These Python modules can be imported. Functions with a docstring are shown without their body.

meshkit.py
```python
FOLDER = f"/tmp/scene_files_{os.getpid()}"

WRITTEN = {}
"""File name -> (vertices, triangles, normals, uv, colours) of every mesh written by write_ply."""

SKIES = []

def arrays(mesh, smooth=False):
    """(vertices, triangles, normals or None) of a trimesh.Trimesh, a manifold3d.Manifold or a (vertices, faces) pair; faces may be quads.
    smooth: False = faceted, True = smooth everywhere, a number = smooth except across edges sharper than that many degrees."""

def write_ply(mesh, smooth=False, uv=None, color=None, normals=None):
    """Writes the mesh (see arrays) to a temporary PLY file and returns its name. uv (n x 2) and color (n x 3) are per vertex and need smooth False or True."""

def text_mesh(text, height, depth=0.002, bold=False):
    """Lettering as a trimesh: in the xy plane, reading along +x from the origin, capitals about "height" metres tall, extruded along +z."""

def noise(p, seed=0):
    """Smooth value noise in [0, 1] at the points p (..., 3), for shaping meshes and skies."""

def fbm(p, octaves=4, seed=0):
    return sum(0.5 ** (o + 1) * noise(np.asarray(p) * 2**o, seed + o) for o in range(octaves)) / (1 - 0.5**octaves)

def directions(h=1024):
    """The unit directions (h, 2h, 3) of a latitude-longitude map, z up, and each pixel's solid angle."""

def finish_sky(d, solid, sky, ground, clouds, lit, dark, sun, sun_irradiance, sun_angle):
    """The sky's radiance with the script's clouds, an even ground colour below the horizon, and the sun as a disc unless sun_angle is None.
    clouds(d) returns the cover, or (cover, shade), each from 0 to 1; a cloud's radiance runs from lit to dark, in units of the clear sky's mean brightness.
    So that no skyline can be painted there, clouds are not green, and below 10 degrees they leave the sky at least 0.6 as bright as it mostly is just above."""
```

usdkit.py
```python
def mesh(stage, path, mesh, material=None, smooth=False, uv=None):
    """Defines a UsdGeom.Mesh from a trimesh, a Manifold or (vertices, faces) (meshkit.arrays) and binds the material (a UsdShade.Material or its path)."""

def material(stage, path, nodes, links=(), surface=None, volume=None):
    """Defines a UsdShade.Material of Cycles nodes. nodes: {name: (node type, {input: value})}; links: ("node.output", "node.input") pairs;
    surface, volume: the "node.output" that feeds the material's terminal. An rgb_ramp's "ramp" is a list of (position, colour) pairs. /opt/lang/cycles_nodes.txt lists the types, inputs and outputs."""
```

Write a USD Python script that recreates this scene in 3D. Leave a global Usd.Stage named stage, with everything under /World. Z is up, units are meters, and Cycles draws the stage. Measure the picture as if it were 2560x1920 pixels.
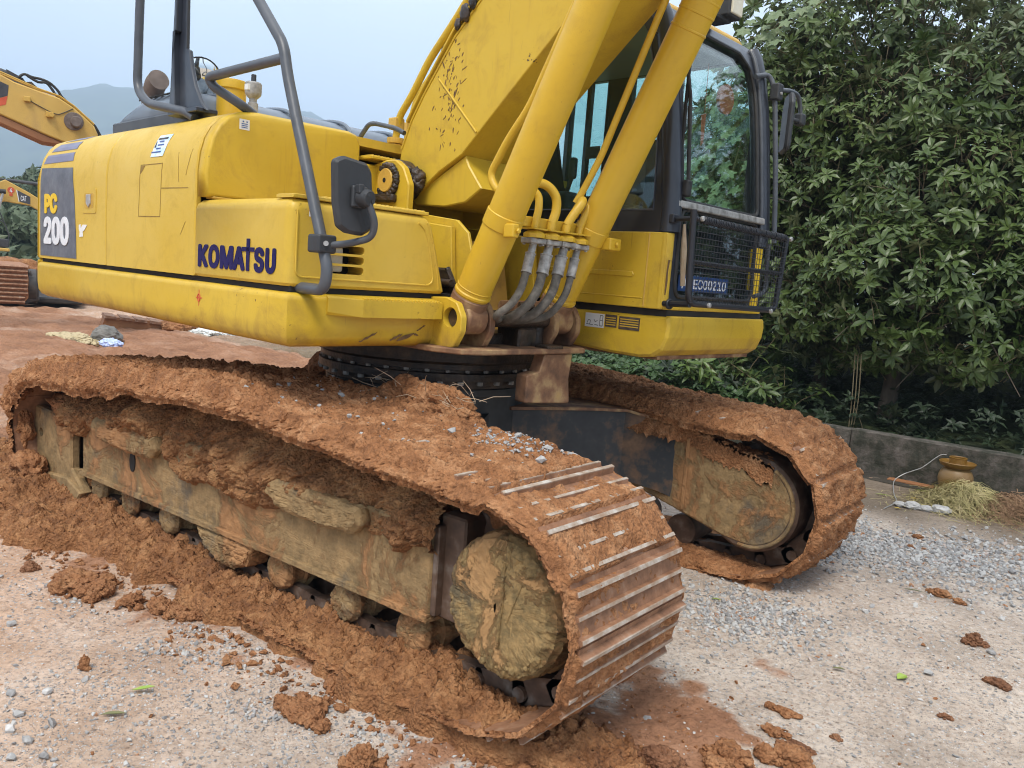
import math, random
import numpy as np, trimesh, manifold3d as m3
import shapely.geometry as sg
from scipy.spatial import cKDTree
from scipy.ndimage import gaussian_filter1d
from pxr import Usd, UsdGeom, UsdLux, UsdShade, Gf, Sdf, Vt
import usdkit, meshkit

stage = Usd.Stage.CreateInMemory()
world = UsdGeom.Xform.Define(stage, '/World')
stage.SetDefaultPrim(world.GetPrim())
UsdGeom.Scope.Define(stage, '/World/Looks')
PI = math.pi
rng = np.random.default_rng(7)
random.seed(7)

# ------------------------------------------------------------------ camera
EYE, YAW, PITCH, ROLL = (3.295, -3.355, 1.576), 2.244, -0.129, 0.076
_f = np.array([math.cos(PITCH) * math.cos(YAW), math.cos(PITCH) * math.sin(YAW), math.sin(PITCH)])
_r = np.array([math.sin(YAW), -math.cos(YAW), 0.0])
_u = np.cross(_r, _f)
_r, _u = math.cos(ROLL) * _r + math.sin(ROLL) * _u, -math.sin(ROLL) * _r + math.cos(ROLL) * _u
cam = UsdGeom.Camera.Define(stage, '/World/camera')
cam.AddTransformOp().Set(Gf.Matrix4d(*[float(v) for v in (*_r, 0, *_u, 0, *(-_f), 0, *EYE, 1)]))
cam.CreateHorizontalApertureAttr(36.0)
cam.CreateVerticalApertureAttr(27.0)
cam.CreateFocalLengthAttr(36.0 * 2038.2 / 2560)
cam.CreateClippingRangeAttr(Gf.Vec2f(0.05, 100000))
cam.CreateExposureAttr(1.34)

# ------------------------------------------------------------------ sky and sun (bright overcast)
SUN_EL, SUN_DIR = math.radians(58), np.array([0.35, -0.94])
SUN_DIR = SUN_DIR / np.linalg.norm(SUN_DIR)
sun = UsdLux.DistantLight.Define(stage, '/World/sun')
sun.CreateIntensityAttr(0.40)
sun.CreateAngleAttr(20.0)
sun.CreateColorAttr(Gf.Vec3f(1.0, 0.945, 0.86))
sun.GetPrim().CreateAttribute('inputs:normalize', Sdf.ValueTypeNames.Bool).Set(True)
_to = np.array([SUN_DIR[0] * math.cos(SUN_EL), SUN_DIR[1] * math.cos(SUN_EL), math.sin(SUN_EL)])
_x = np.cross([0, 0, 1.0], _to); _x /= np.linalg.norm(_x)
_y = np.cross(_to, _x)
sun.AddTransformOp().Set(Gf.Matrix4d(*[float(v) for v in (*_x, 0, *_y, 0, *_to, 0, 0, 0, 50, 1)]))
sky = UsdLux.DomeLight.Define(stage, '/World/sky')
skym = usdkit.material(stage, '/World/Looks/overcast_sky', {
    'sky': ('sky_texture', {'sky_type': 'single_scattering', 'sun_disc': False, 'sun_elevation': SUN_EL,
                            'sun_rotation': math.atan2(SUN_DIR[0], SUN_DIR[1]), 'altitude': 200.0, 'air_density': 1.0,
                            'aerosol_density': 2.0, 'ozone_density': 1.0}),
    'tc': ('texture_coordinate', {}),
    'mp': ('mapping', {'scale': (1.0, 1.0, 2.2)}),
    'n': ('noise_texture', {'scale': 1.6, 'detail': 5.0, 'roughness': 0.5}),
    'rp': ('rgb_ramp', {'ramp': [(0.25, (4.3, 4.95, 6.0)), (0.55, (5.1, 5.6, 6.35)), (0.8, (5.8, 6.1, 6.6))]}),
    'sx': ('separate_xyz', {}),
    'up': ('rgb_ramp', {'ramp': [(0.0, (0.90, 0.90, 0.90)), (0.25, (0.98, 0.98, 0.98)), (0.6, (1.32, 1.26, 1.18)), (1.0, (1.55, 1.44, 1.32))]}),
    'cie': ('mix', {'mix_type': 'multiply', 'fac': 1.0}),
    'mx': ('mix', {'fac': 0.86}),
    'bg': ('background_shader', {'strength': 0.1})},
    [('tc.generated', 'mp.vector'), ('mp.vector', 'n.vector'), ('n.fac', 'rp.fac'), ('sky.color', 'mx.color1'), ('tc.generated', 'sx.vector'), ('sx.z', 'up.fac'), ('rp.color', 'cie.color1'), ('up.color', 'cie.color2'), ('cie.color', 'mx.color2'),
     ('mx.color', 'bg.color')], surface='bg.background')
UsdShade.MaterialBindingAPI.Apply(sky.GetPrim()).Bind(skym)
sky.GetPrim().SetCustomDataByKey('kind', 'structure')

# ------------------------------------------------------------------ scene helpers
COUNT = {}
PSI = -0.083          # the upper structure is slewed this much on the tracks


def numbered(parent, name):
    k = COUNT.get((parent, name), 0)
    COUNT[(parent, name)] = k + 1
    return f'{parent}/{name}' if k == 0 else f'{parent}/{name}_{k:03d}'


def path_of(o):
    return '/World' if o is None else (o if isinstance(o, str) else str(o.GetPath()))


def tag(o, label=None, cat=None, group=None, kind=None):
    p = o.GetPrim() if hasattr(o, 'GetPrim') else o
    for k, v in (('label', label), ('category', cat), ('group', group), ('kind', kind)):
        if v:
            p.SetCustomDataByKey(k, v)
    return p


def thing(name, label, cat, loc=(0, 0, 0), rz=0.0, group=None, kind=None):
    x = UsdGeom.Xform.Define(stage, numbered('/World', name))
    x.AddTranslateOp().Set(Gf.Vec3d(*map(float, loc)))
    if rz:
        x.AddRotateZOp().Set(math.degrees(rz))
    return tag(x, label, cat, group, kind)


def obj(name, mesh, mat, parent=None, smooth=35, label=None, cat=None, group=None, kind=None, attrs=None):
    p = usdkit.mesh(stage, numbered(path_of(parent), name), mesh, M[mat] if isinstance(mat, str) else mat, smooth)
    if attrs:
        for k, v in attrs.items():
            UsdGeom.PrimvarsAPI(p).CreatePrimvar(k, Sdf.ValueTypeNames.FloatArray, 'vertex').Set(Vt.FloatArray.FromNumpy(np.asarray(v, np.float32)))
    return tag(p, label, cat, group, kind)


# ------------------------------------------------------------------ mesh helpers
def tm(v, f):
    return trimesh.Trimesh(np.asarray(v, float), np.asarray(f, int), process=False)


def cat(ms):
    ms = [m for m in ms if m is not None]
    return trimesh.util.concatenate(ms)


def box(x0, x1, y0, y1, z0, z1, b=0.006):
    """A box with chamfered edges."""
    x0, x1 = min(x0, x1), max(x0, x1); y0, y1 = min(y0, y1), max(y0, y1); z0, z1 = min(z0, z1), max(z0, z1)
    b = min(b, 0.45 * min(x1 - x0, y1 - y0, z1 - z0))
    P = []
    for sx in (0, 1):
        for sy in (0, 1):
            for sz in (0, 1):
                c = np.array([x1 if sx else x0, y1 if sy else y0, z1 if sz else z0])
                d = np.array([-1 if sx else 1, -1 if sy else 1, -1 if sz else 1]) * b
                for k in range(3):
                    q = c + d; q[k] = c[k]; P.append(q)
    return trimesh.convex.convex_hull(np.array(P))


def rbox(x0, x1, y0, y1, z0, z1, r=0.03, n=3):
    """A box with rounded edges."""
    a = np.linspace(0, PI / 2, n + 1)
    oct_ = np.array([[math.cos(p) * math.cos(t), math.cos(p) * math.sin(t), math.sin(p)] for p in a for t in a])
    P = []
    for sx in (0, 1):
        for sy in (0, 1):
            for sz in (0, 1):
                s = np.array([1 if sx else -1, 1 if sy else -1, 1 if sz else -1])
                c = np.array([x1 if sx else x0, y1 if sy else y0, z1 if sz else z0]) - s * r
                P.append(c + oct_ * s * r)
    return trimesh.convex.convex_hull(np.vstack(P))


def hull(P):
    return trimesh.convex.convex_hull(np.asarray(P, float))


AXM = {'z': np.eye(3), 'y': np.array([[1, 0, 0], [0, 0, -1], [0, 1, 0.0]]), 'x': np.array([[0, 0, 1], [1, 0, 0], [0, 1, 0.0]])}
# 'y': polygon (x, z) extruded towards -y;  'x': polygon (y, z) extruded towards +x;  'z': polygon (x, y) extruded up


def prism(poly, axis, a0, a1, bev=0.0):
    """A polygon (list of 2-D points or a shapely polygon, holes allowed) extruded along an axis from a0 to a1, with an optional chamfer."""
    pg = poly if hasattr(poly, 'exterior') else sg.Polygon(poly)
    pg = sg.polygon.orient(pg)
    a0, a1 = min(a0, a1), max(a0, a1)

    def ext(p, z0, z1):
        rings = [np.array(p.exterior.coords)[:-1]] + [np.array(i.coords)[:-1] for i in p.interiors]
        cs = m3.CrossSection(rings, m3.FillRule.EvenOdd)
        return m3.Manifold.extrude(cs, z1 - z0).translate((0, 0, z0))
    d = a1 - a0
    if bev <= 0 or bev * 2 >= d:
        man = ext(pg, 0, d)
    else:
        if pg.interiors:
            man = ext(pg, bev, d - bev)
            ins = pg.buffer(-bev, join_style=2)
            man = man + ext(ins, 0, d) if ins.geom_type == 'Polygon' and not ins.is_empty else ext(pg, 0, d)
        else:
            c = np.array(pg.exterior.coords)[:-1]
            n = len(c)
            e = np.roll(c, -1, 0) - c
            e /= np.linalg.norm(e, axis=1, keepdims=True) + 1e-12
            nr = np.stack([-e[:, 1], e[:, 0]], 1)
            pv = np.roll(nr, 1, 0)
            mm = nr + pv
            mm /= np.maximum((mm * mm).sum(1, keepdims=True), 0.25) / 2.0
            i = c + mm * bev
            L = [np.c_[i, np.zeros(n)], np.c_[c, np.full(n, bev)], np.c_[c, np.full(n, d - bev)], np.c_[i, np.full(n, d)]]
            F = []
            for k in range(3):
                for j in range(n):
                    a, b2 = k * n + j, k * n + (j + 1) % n
                    F += [[a, b2, b2 + n], [a, b2 + n, a + n]]
            tri = np.array(m3.triangulate([i]))
            F = np.vstack([F, tri[:, ::-1], tri + 3 * n])
            V = np.vstack(L)
            return _orient(tm(V, F), axis, a0, a1)
    v, f, _ = meshkit.arrays(man)
    return _orient(tm(v, f), axis, a0, a1)


def _orient(m, axis, a0, a1):
    v = np.array(m.vertices)
    if axis == 'y':
        v = np.c_[v[:, 0], a1 - v[:, 2], v[:, 1]]
    elif axis == 'x':
        v = np.c_[a0 + v[:, 2], v[:, 0], v[:, 1]]
    else:
        v = np.c_[v[:, 0], v[:, 1], a0 + v[:, 2]]
    return tm(v, m.faces)


def rounded(poly, r, seg=4):
    """2-D polygon with rounded corners (convex ones and re-entrant ones)."""
    pg = sg.Polygon(poly)
    return pg.buffer(-r, join_style=2).buffer(r, quad_segs=seg).buffer(r * .5, quad_segs=seg).buffer(-r * .5, quad_segs=seg).simplify(0.0004)


def rrect(x0, x1, z0, z1, r, seg=5):
    return sg.box(x0 + r, z0 + r, x1 - r, z1 - r).buffer(r, quad_segs=seg)


def spline(pts, n=8):
    """Catmull-Rom through the points."""
    p = np.asarray(pts, float)
    q = np.vstack([2 * p[0] - p[1], p, 2 * p[-1] - p[-2]])
    out = []
    for i in range(1, len(q) - 2):
        for t in np.linspace(0, 1, n, endpoint=False):
            a, b, c, d = q[i - 1], q[i], q[i + 1], q[i + 2]
            out.append(.5 * (2 * b + (c - a) * t + (2 * a - 5 * b + 4 * c - d) * t * t + (3 * b - a - 3 * c + d) * t ** 3))
    return np.vstack([out, p[-1]])


def bend(pts, r, n=6):
    """A polyline with its corners rounded at radius-like distance r."""
    p = np.asarray(pts, float)
    out = [p[0]]
    for i in range(1, len(p) - 1):
        a, b = p[i - 1] - p[i], p[i + 1] - p[i]
        la, lb = np.linalg.norm(a), np.linalg.norm(b)
        d = min(r, .48 * la, .48 * lb)
        s, e = p[i] + a / la * d, p[i] + b / lb * d
        for t in np.linspace(0, 1, n + 1):
            out.append((1 - t) ** 2 * s + 2 * t * (1 - t) * p[i] + t * t * e)
    out.append(p[-1])
    return np.array(out)


def tube(pts, r, sides=12):
    """A closed tube along a polyline; r may vary."""
    p = np.asarray(pts, float)
    r = np.broadcast_to(np.asarray(r, float), (len(p),))
    t = np.gradient(p, axis=0)
    t /= np.linalg.norm(t, axis=1, keepdims=True) + 1e-12
    ref = np.array([0, 0, 1.0]) if abs(t[0, 2]) < .9 else np.array([1.0, 0, 0])
    a = np.cross(t[0], ref); a /= np.linalg.norm(a)
    ang = np.arange(sides) * 2 * PI / sides
    V = []
    for i in range(len(p)):
        a = a - t[i] * (a @ t[i]); a /= np.linalg.norm(a)
        b = np.cross(t[i], a)
        V.append(p[i] + r[i] * (np.cos(ang)[:, None] * a + np.sin(ang)[:, None] * b))
    V = np.vstack(V + [p[:1], p[-1:]])
    F = []
    for i in range(len(p) - 1):
        for j in range(sides):
            k = (j + 1) % sides
            F += [[i * sides + j, i * sides + k, (i + 1) * sides + k], [i * sides + j, (i + 1) * sides + k, (i + 1) * sides + j]]
    c0, c1, e = len(p) * sides, len(p) * sides + 1, (len(p) - 1) * sides
    for j in range(sides):
        k = (j + 1) % sides
        F += [[c0, k, j], [c1, e + j, e + k]]
    return tm(V, F)


def cyl(p0, p1, r0, r1=None, sides=24, b=0.0):
    """A cylinder or cone between two points, with chamfered rims."""
    p0, p1 = np.asarray(p0, float), np.asarray(p1, float)
    r1 = r0 if r1 is None else r1
    if b <= 0:
        return tube([p0, p1], [r0, r1], sides)
    u = (p1 - p0) / np.linalg.norm(p1 - p0)
    return tube([p0, p0 + u * b * .02, p0 + u * b, p1 - u * b, p1 - u * b * .02, p1], [r0 - b, r0 - b * .9, r0, r1, r1 - b * .9, r1 - b], sides)


def lathe(prof, c=(0, 0, 0), axis='z', n=32):
    """prof: (radius, height) pairs, bottom to top."""
    pr = np.asarray(prof, float)
    a = np.arange(n) * 2 * PI / n
    V = np.stack([np.outer(pr[:, 0], np.cos(a)), np.outer(pr[:, 0], np.sin(a)), np.repeat(pr[:, 1:], n, 1)], -1).reshape(-1, 3)
    F = []
    for i in range(len(pr) - 1):
        for j in range(n):
            k = (j + 1) % n
            F += [[i * n + j, i * n + k, (i + 1) * n + k], [i * n + j, (i + 1) * n + k, (i + 1) * n + j]]
    if axis == 'y':      # height runs towards -y
        V = np.c_[V[:, 0], -V[:, 2], V[:, 1]]
    if axis == 'x':
        V = np.c_[V[:, 2], V[:, 0], V[:, 1]]
    return tm(V + np.asarray(c, float), F)


def bolt(c, d, r=0.014, h=0.012):
    """A hexagonal bolt head at c pointing along d."""
    d = np.asarray(d, float); d = d / np.linalg.norm(d)
    return cyl(np.asarray(c, float), np.asarray(c, float) + d * h, r, sides=6, b=0.003)


def grid_faces(nu, nv, closed=False):
    i, j = np.meshgrid(np.arange(nu if closed else nu - 1), np.arange(nv - 1), indexing='ij')
    a = i * nv + j
    b = ((i + 1) % nu) * nv + j
    q = np.stack([a, b, b + 1, a + 1], -1).reshape(-1, 4)
    return np.vstack([q[:, [0, 1, 2]], q[:, [0, 2, 3]]])


def turn(m, a=PSI):
    """From the upper structure's own axes to the world."""
    c, s = math.cos(a), math.sin(a)
    v = np.array(m.vertices)
    return tm(np.c_[c * v[:, 0] - s * v[:, 1], s * v[:, 0] + c * v[:, 1], v[:, 2]], m.faces)


def spt(x, y, z):
    c, s = math.cos(PSI), math.sin(PSI)
    return np.array([c * x - s * y, s * x + c * y, z])


def moved(m, d):
    return tm(np.array(m.vertices) + np.asarray(d, float), m.faces)


def letters(text, x0, x1, z0, z1, bold=True, depth=0.003):
    """Lettering fitted to a rectangle: returned in the plane x, z with its face towards -y at y = 0."""
    m = meshkit.text_mesh(text, 0.1, depth, bold)
    v = np.array(m.vertices)
    lo, hi = v.min(0), v.max(0)
    return tm(np.c_[x0 + (v[:, 0] - lo[0]) / (hi[0] - lo[0]) * (x1 - x0), -v[:, 2], z0 + (v[:, 1] - lo[1]) / (hi[1] - lo[1]) * (z1 - z0)], m.faces)


def heavy(m, d):
    """Thickens lettering to a fat weight: shifted copies, each a hair deeper than the last."""
    out = []
    for k, (dx, dz) in enumerate(((0, 0), (d, 0), (-d, 0), (0, d * .6), (0, -d * .6), (d * .7, d * .4), (-d * .7, d * .4), (d * .7, -d * .4), (-d * .7, -d * .4))):
        out.append(moved(m, (dx, -.00012 * k, dz)))
    return cat(out)


def lump(c, r, seed, sub=3, amp=0.35, freq=2.2, squash=(1, 1, 1)):
    """A lumpy, broken clod."""
    s = trimesh.creation.icosphere(sub, 1.0)
    d = np.array(s.vertices)
    n = meshkit.fbm(d * freq + seed * 7.31, 4, seed)
    n2 = np.abs(meshkit.fbm(d * freq * 2.7 + seed * 3.1, 3, seed + 5) - .5) * 2
    rad = 1 + amp * (n - .5) * 2 - amp * .45 * n2
    return tm(d * rad[:, None] * r * np.asarray(squash) + np.asarray(c, float), s.faces)


def _jitter(j, seed):
    h = (j[:, 0] * 374761393 + j[:, 1] * 668265263 + j[:, 2] * 2147483647 + seed * 1442695) & 0xFFFFFFFF
    o = []
    for k in range(3):
        h = ((h ^ (h >> 13)) * 1274126177 + 97 * k) & 0xFFFFFFFF
        o.append(((h >> 8) & 0xFFFF) / 65535.0)
    return j + np.stack(o, -1)


def worley(p, seed=0):
    """Distances to the two nearest of jittered cell points, and a number of the nearest one, for crumbly soil (3-D)."""
    p = np.asarray(p, float)
    o = 1 << 20
    c = np.floor(p).astype(np.int64) + o
    key = np.unique((c[:, 0] << 42) + (c[:, 1] << 21) + c[:, 2])
    near = np.array([(a << 42) + (b << 21) + d for a in (-1, 0, 1) for b in (-1, 0, 1) for d in (-1, 0, 1)])
    key = np.unique((key[:, None] + near[None]).ravel())
    c = np.stack([key >> 42, (key >> 21) & (2 * o - 1), key & (2 * o - 1)], 1) - o
    d, i = cKDTree(_jitter(c, seed)).query(p, k=2, workers=-1)
    h = key[i[:, 0]]
    h = ((h ^ (h >> 21) ^ (h >> 42)) * 1274126177 + seed * 97) & 0xFFFFFFFF
    h = ((h ^ (h >> 15)) * 668265263) & 0xFFFFFFFF
    return d, ((h >> 8) & 0xFFFF) / 65535.0


def crumbs(p, s, seed=0):
    """Relief of crumbled mud, 0 to 1: round lumps of size s with creases between, smaller ones on top."""
    q = np.asarray(p, float) / s
    q = q + (np.stack([meshkit.noise(q * .9 + 11, seed), meshkit.noise(q * .9 + 23, seed + 1), meshkit.noise(q * .9 + 37, seed + 2)], -1) - .5) * 1.0
    out = 0
    for k, w in ((1.0, .66), (2.1, .34)):
        d, r = worley(q * k + 5 * k, seed + int(3 * k))
        e = np.clip((d[:, 1] - d[:, 0]) / .42, 0, 1)
        out = out + w * np.sqrt(1 - (1 - e) ** 2) * (.45 + .55 * r)
    return out


def sstep(a, b, x):
    t = np.clip((np.asarray(x, float) - a) / (b - a), 0, 1)
    return t * t * (3 - 2 * t)

# ------------------------------------------------------------------ materials
M = {}


def mat(name, nodes, links, surface='p.BSDF'):
    M[name] = usdkit.material(stage, f'/World/Looks/{name}', nodes, links, surface=surface)
    return M[name]


def simple(name, ramp, scale=6.0, rough=0.6, detail=6.0, bump=0.0, bscale=60.0, bdist=0.004, metallic=0.0, spec=0.5, stretch=(1, 1, 1), coat=0.0, nrough=0.55, distortion=0.0):
    """Colour from one noise through a ramp, with a finer noise as relief."""
    n = {'tc': ('texture_coordinate', {}), 'mp': ('mapping', {'scale': stretch}),
         'n': ('noise_texture', {'scale': scale, 'detail': detail, 'roughness': nrough, 'distortion': distortion}),
         'r': ('rgb_ramp', {'ramp': ramp}),
         'p': ('principled_bsdf', {'roughness': rough, 'metallic': metallic, 'specular_ior_level': spec, 'coat_weight': coat})}
    l = [('tc.object', 'mp.vector'), ('mp.vector', 'n.vector'), ('n.fac', 'r.fac'), ('r.color', 'p.base_color')]
    if bump:
        n['bn'] = ('noise_texture', {'scale': bscale, 'detail': 6.0, 'roughness': 0.6})
        n['b'] = ('bump', {'strength': bump, 'distance': bdist})
        l += [('mp.vector', 'bn.vector'), ('bn.fac', 'b.height'), ('b.normal', 'p.normal')]
    return mat(name, n, l)


def paint(name, base, faded, dirt=(0.17, 0.085, 0.035), grime=0.35, specks=0.5, rough=0.42, low=(1.22, 1.34, 0.75)):
    """Sun-faded machine paint with dust patches, run-down streaks, chips and mud specks."""
    chip = (0.045, 0.02, 0.01)
    n = {'tc': ('texture_coordinate', {}),
         'n1': ('noise_texture', {'scale': 1.3, 'detail': 5.0, 'roughness': 0.6}),
         'r1': ('rgb_ramp', {'ramp': [(0.35, base), (0.68, faded)]}),
         'n2': ('noise_texture', {'scale': 4.5, 'detail': 8.0, 'roughness': 0.72, 'distortion': 0.6}),
         'r2': ('rgb_ramp', {'ramp': [(0.52, (0, 0, 0)), (0.75, (grime,) * 3)]}),
         'm1': ('mix', {'color2': dirt}),
         'mps': ('mapping', {'scale': (26.0, 26.0, 2.2)}),
         'n3': ('noise_texture', {'scale': 1.0, 'detail': 4.0, 'roughness': 0.6}),
         'r3': ('rgb_ramp', {'ramp': [(0.58, (0, 0, 0)), (0.78, (grime * .55,) * 3)]}),
         'm2': ('mix', {'color2': (dirt[0] * 1.25, dirt[1] * 1.15, dirt[2])}),
         'n4': ('noise_texture', {'scale': 55.0, 'detail': 3.0, 'roughness': 0.55}),
         'n5': ('noise_texture', {'scale': 3.1, 'detail': 3.0, 'roughness': 0.6}),
         'mu': ('math', {'math_type': 'multiply'}),
         'r4': ('rgb_ramp', {'ramp': [(0.44, (0, 0, 0)), (0.475, (specks,) * 3)]}),
         'm3': ('mix', {'color2': chip}),
         'mpc': ('mapping', {'rotation': (0.35, 0.62, 0.2), 'scale': (150.0, 150.0, 3.0)}), 'n6': ('noise_texture', {'scale': 1.0, 'detail': 2.0, 'roughness': 0.5}),
         'r6': ('rgb_ramp', {'ramp': [(0.735, (0, 0, 0)), (0.76, (0.55, 0.55, 0.55))]}), 'm4': ('mix', {'color2': (0.20, 0.115, 0.02)}),
         'sz': ('separate_xyz', {}), 'zr': ('map_range', {'from_min': low[0], 'from_max': low[1], 'to_min': low[2], 'to_max': 0.0, 'clamp': True}),
         'zm': ('math', {'math_type': 'multiply'}), 'zn': ('rgb_ramp', {'ramp': [(0.35, (0, 0, 0)), (0.62, (1, 1, 1))]}), 'm5': ('mix', {'color2': (0.24, 0.125, 0.045)}),
         'rr': ('rgb_ramp', {'ramp': [(0.3, (rough - .06,) * 3), (0.75, (rough + .25,) * 3)]}),
         'bn': ('noise_texture', {'scale': 2.4, 'detail': 3.0, 'roughness': 0.5}),
         'b': ('bump', {'strength': 0.25, 'distance': 0.012}),
         'p': ('principled_bsdf', {'specular_ior_level': 0.42, 'coat_weight': 0.06, 'coat_roughness': 0.25})}
    l = [('tc.object', 'n1.vector'), ('n1.fac', 'r1.fac'), ('tc.object', 'n2.vector'), ('n2.fac', 'r2.fac'), ('r1.color', 'm1.color1'), ('r2.color', 'm1.fac'),
         ('tc.object', 'mps.vector'), ('mps.vector', 'n3.vector'), ('n3.fac', 'r3.fac'), ('m1.color', 'm2.color1'), ('r3.color', 'm2.fac'),
         ('tc.object', 'n4.vector'), ('tc.object', 'n5.vector'), ('n4.fac', 'mu.value1'), ('n5.fac', 'mu.value2'), ('mu.value', 'r4.fac'),
         ('m2.color', 'm3.color1'), ('r4.color', 'm3.fac'), ('tc.object', 'mpc.vector'), ('mpc.vector', 'n6.vector'), ('n6.fac', 'r6.fac'), ('m3.color', 'm4.color1'), ('r6.color', 'm4.fac'),
         ('tc.object', 'sz.vector'), ('sz.z', 'zr.value'), ('n2.fac', 'zn.fac'), ('zr.result', 'zm.value1'), ('zn.color', 'zm.value2'), ('m4.color', 'm5.color1'), ('zm.value', 'm5.fac'), ('m5.color', 'p.base_color'), ('n2.fac', 'rr.fac'), ('rr.color', 'p.roughness'),
         ('tc.object', 'bn.vector'), ('bn.fac', 'b.height'), ('b.normal', 'p.normal')]
    return mat(name, n, l)


paint('yellow_paint', (0.545, 0.350, 0.020), (0.59, 0.40, 0.045), grime=0.42, specks=0.75)
paint('faded_yellow', (0.56, 0.365, 0.032), (0.60, 0.415, 0.070), grime=0.26, specks=0.4)
paint('boom_yellow', (0.535, 0.345, 0.018), (0.57, 0.385, 0.036), grime=0.40, specks=0.95)
paint('cylinder_yellow', (0.57, 0.35, 0.02), (0.60, 0.385, 0.036), grime=0.22, specks=0.6, rough=0.36)
paint('worn_yellow', (0.58, 0.36, 0.035), (0.30, 0.16, 0.05), grime=0.9, specks=1.0, rough=0.55)
paint('old_yellow', (0.52, 0.31, 0.045), (0.56, 0.36, 0.08), grime=0.5, specks=0.7, rough=0.5)
simple('rusty_plate', [(0.3, (0.07, 0.035, 0.02)), (0.5, (0.20, 0.10, 0.05)), (0.62, (0.33, 0.21, 0.10)), (0.8, (0.42, 0.27, 0.09))], 9, 0.7, bump=0.5)
simple('dark_steel', [(0.35, (0.012, 0.011, 0.010)), (0.7, (0.05, 0.038, 0.030))], 7, 0.55, bump=0.3)
simple('greasy_steel', [(0.35, (0.012, 0.009, 0.007)), (0.6, (0.05, 0.03, 0.018)), (0.8, (0.14, 0.08, 0.035))], 14, 0.42, bump=0.7, bscale=45, bdist=0.01)
simple('rail_paint', [(0.3, (0.050, 0.056, 0.066)), (0.75, (0.085, 0.092, 0.105))], 9, 0.42, bump=0.15)
simple('black_plastic', [(0.3, (0.022, 0.024, 0.027)), (0.6, (0.034, 0.036, 0.040)), (0.85, (0.085, 0.085, 0.085))], 5, 0.55, bump=0.25, bscale=140)
simple('cab_paint', [(0.3, (0.013, 0.015, 0.022)), (0.62, (0.024, 0.028, 0.038)), (0.85, (0.075, 0.080, 0.088))], 3.2, 0.36, bump=0.1, coat=.2)
simple('black_rubber', [(0.3, (0.012, 0.012, 0.012)), (0.8, (0.035, 0.033, 0.031))], 12, 0.6)
simple('hood_gray', [(0.3, (0.115, 0.145, 0.185)), (0.75, (0.175, 0.205, 0.245))], 2.5, 0.45)
simple('hood_dark', [(0.3, (0.045, 0.052, 0.065)), (0.75, (0.07, 0.078, 0.092))], 4, 0.5)
simple('hose_skin', [(0.30, (0.055, 0.048, 0.038)), (0.5, (0.095, 0.084, 0.068)), (0.72, (0.17, 0.15, 0.125))], 30, 0.75, bump=0.12, bscale=120, nrough=0.6)
simple('dusty_zinc', [(0.3, (0.16, 0.15, 0.135)), (0.6, (0.38, 0.365, 0.34)), (0.85, (0.50, 0.48, 0.45))], 26, 0.55, bump=0.3, metallic=0.2)
simple('zinc', [(0.3, (0.32, 0.31, 0.30)), (0.8, (0.55, 0.54, 0.52))], 30, 0.4, metallic=0.5)
simple('worn_steel', [(0.32, (0.24, 0.13, 0.07)), (0.46, (0.33, 0.28, 0.23)), (0.7, (0.50, 0.46, 0.40))], 22, 0.5, bump=0.4, metallic=0.15)
simple('plate_steel', [(0.3, (0.15, 0.075, 0.042)), (0.55, (0.29, 0.15, 0.085)), (0.75, (0.37, 0.29, 0.22))], 14, 0.8, bump=0.6, bscale=70, bdist=0.006)
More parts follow.
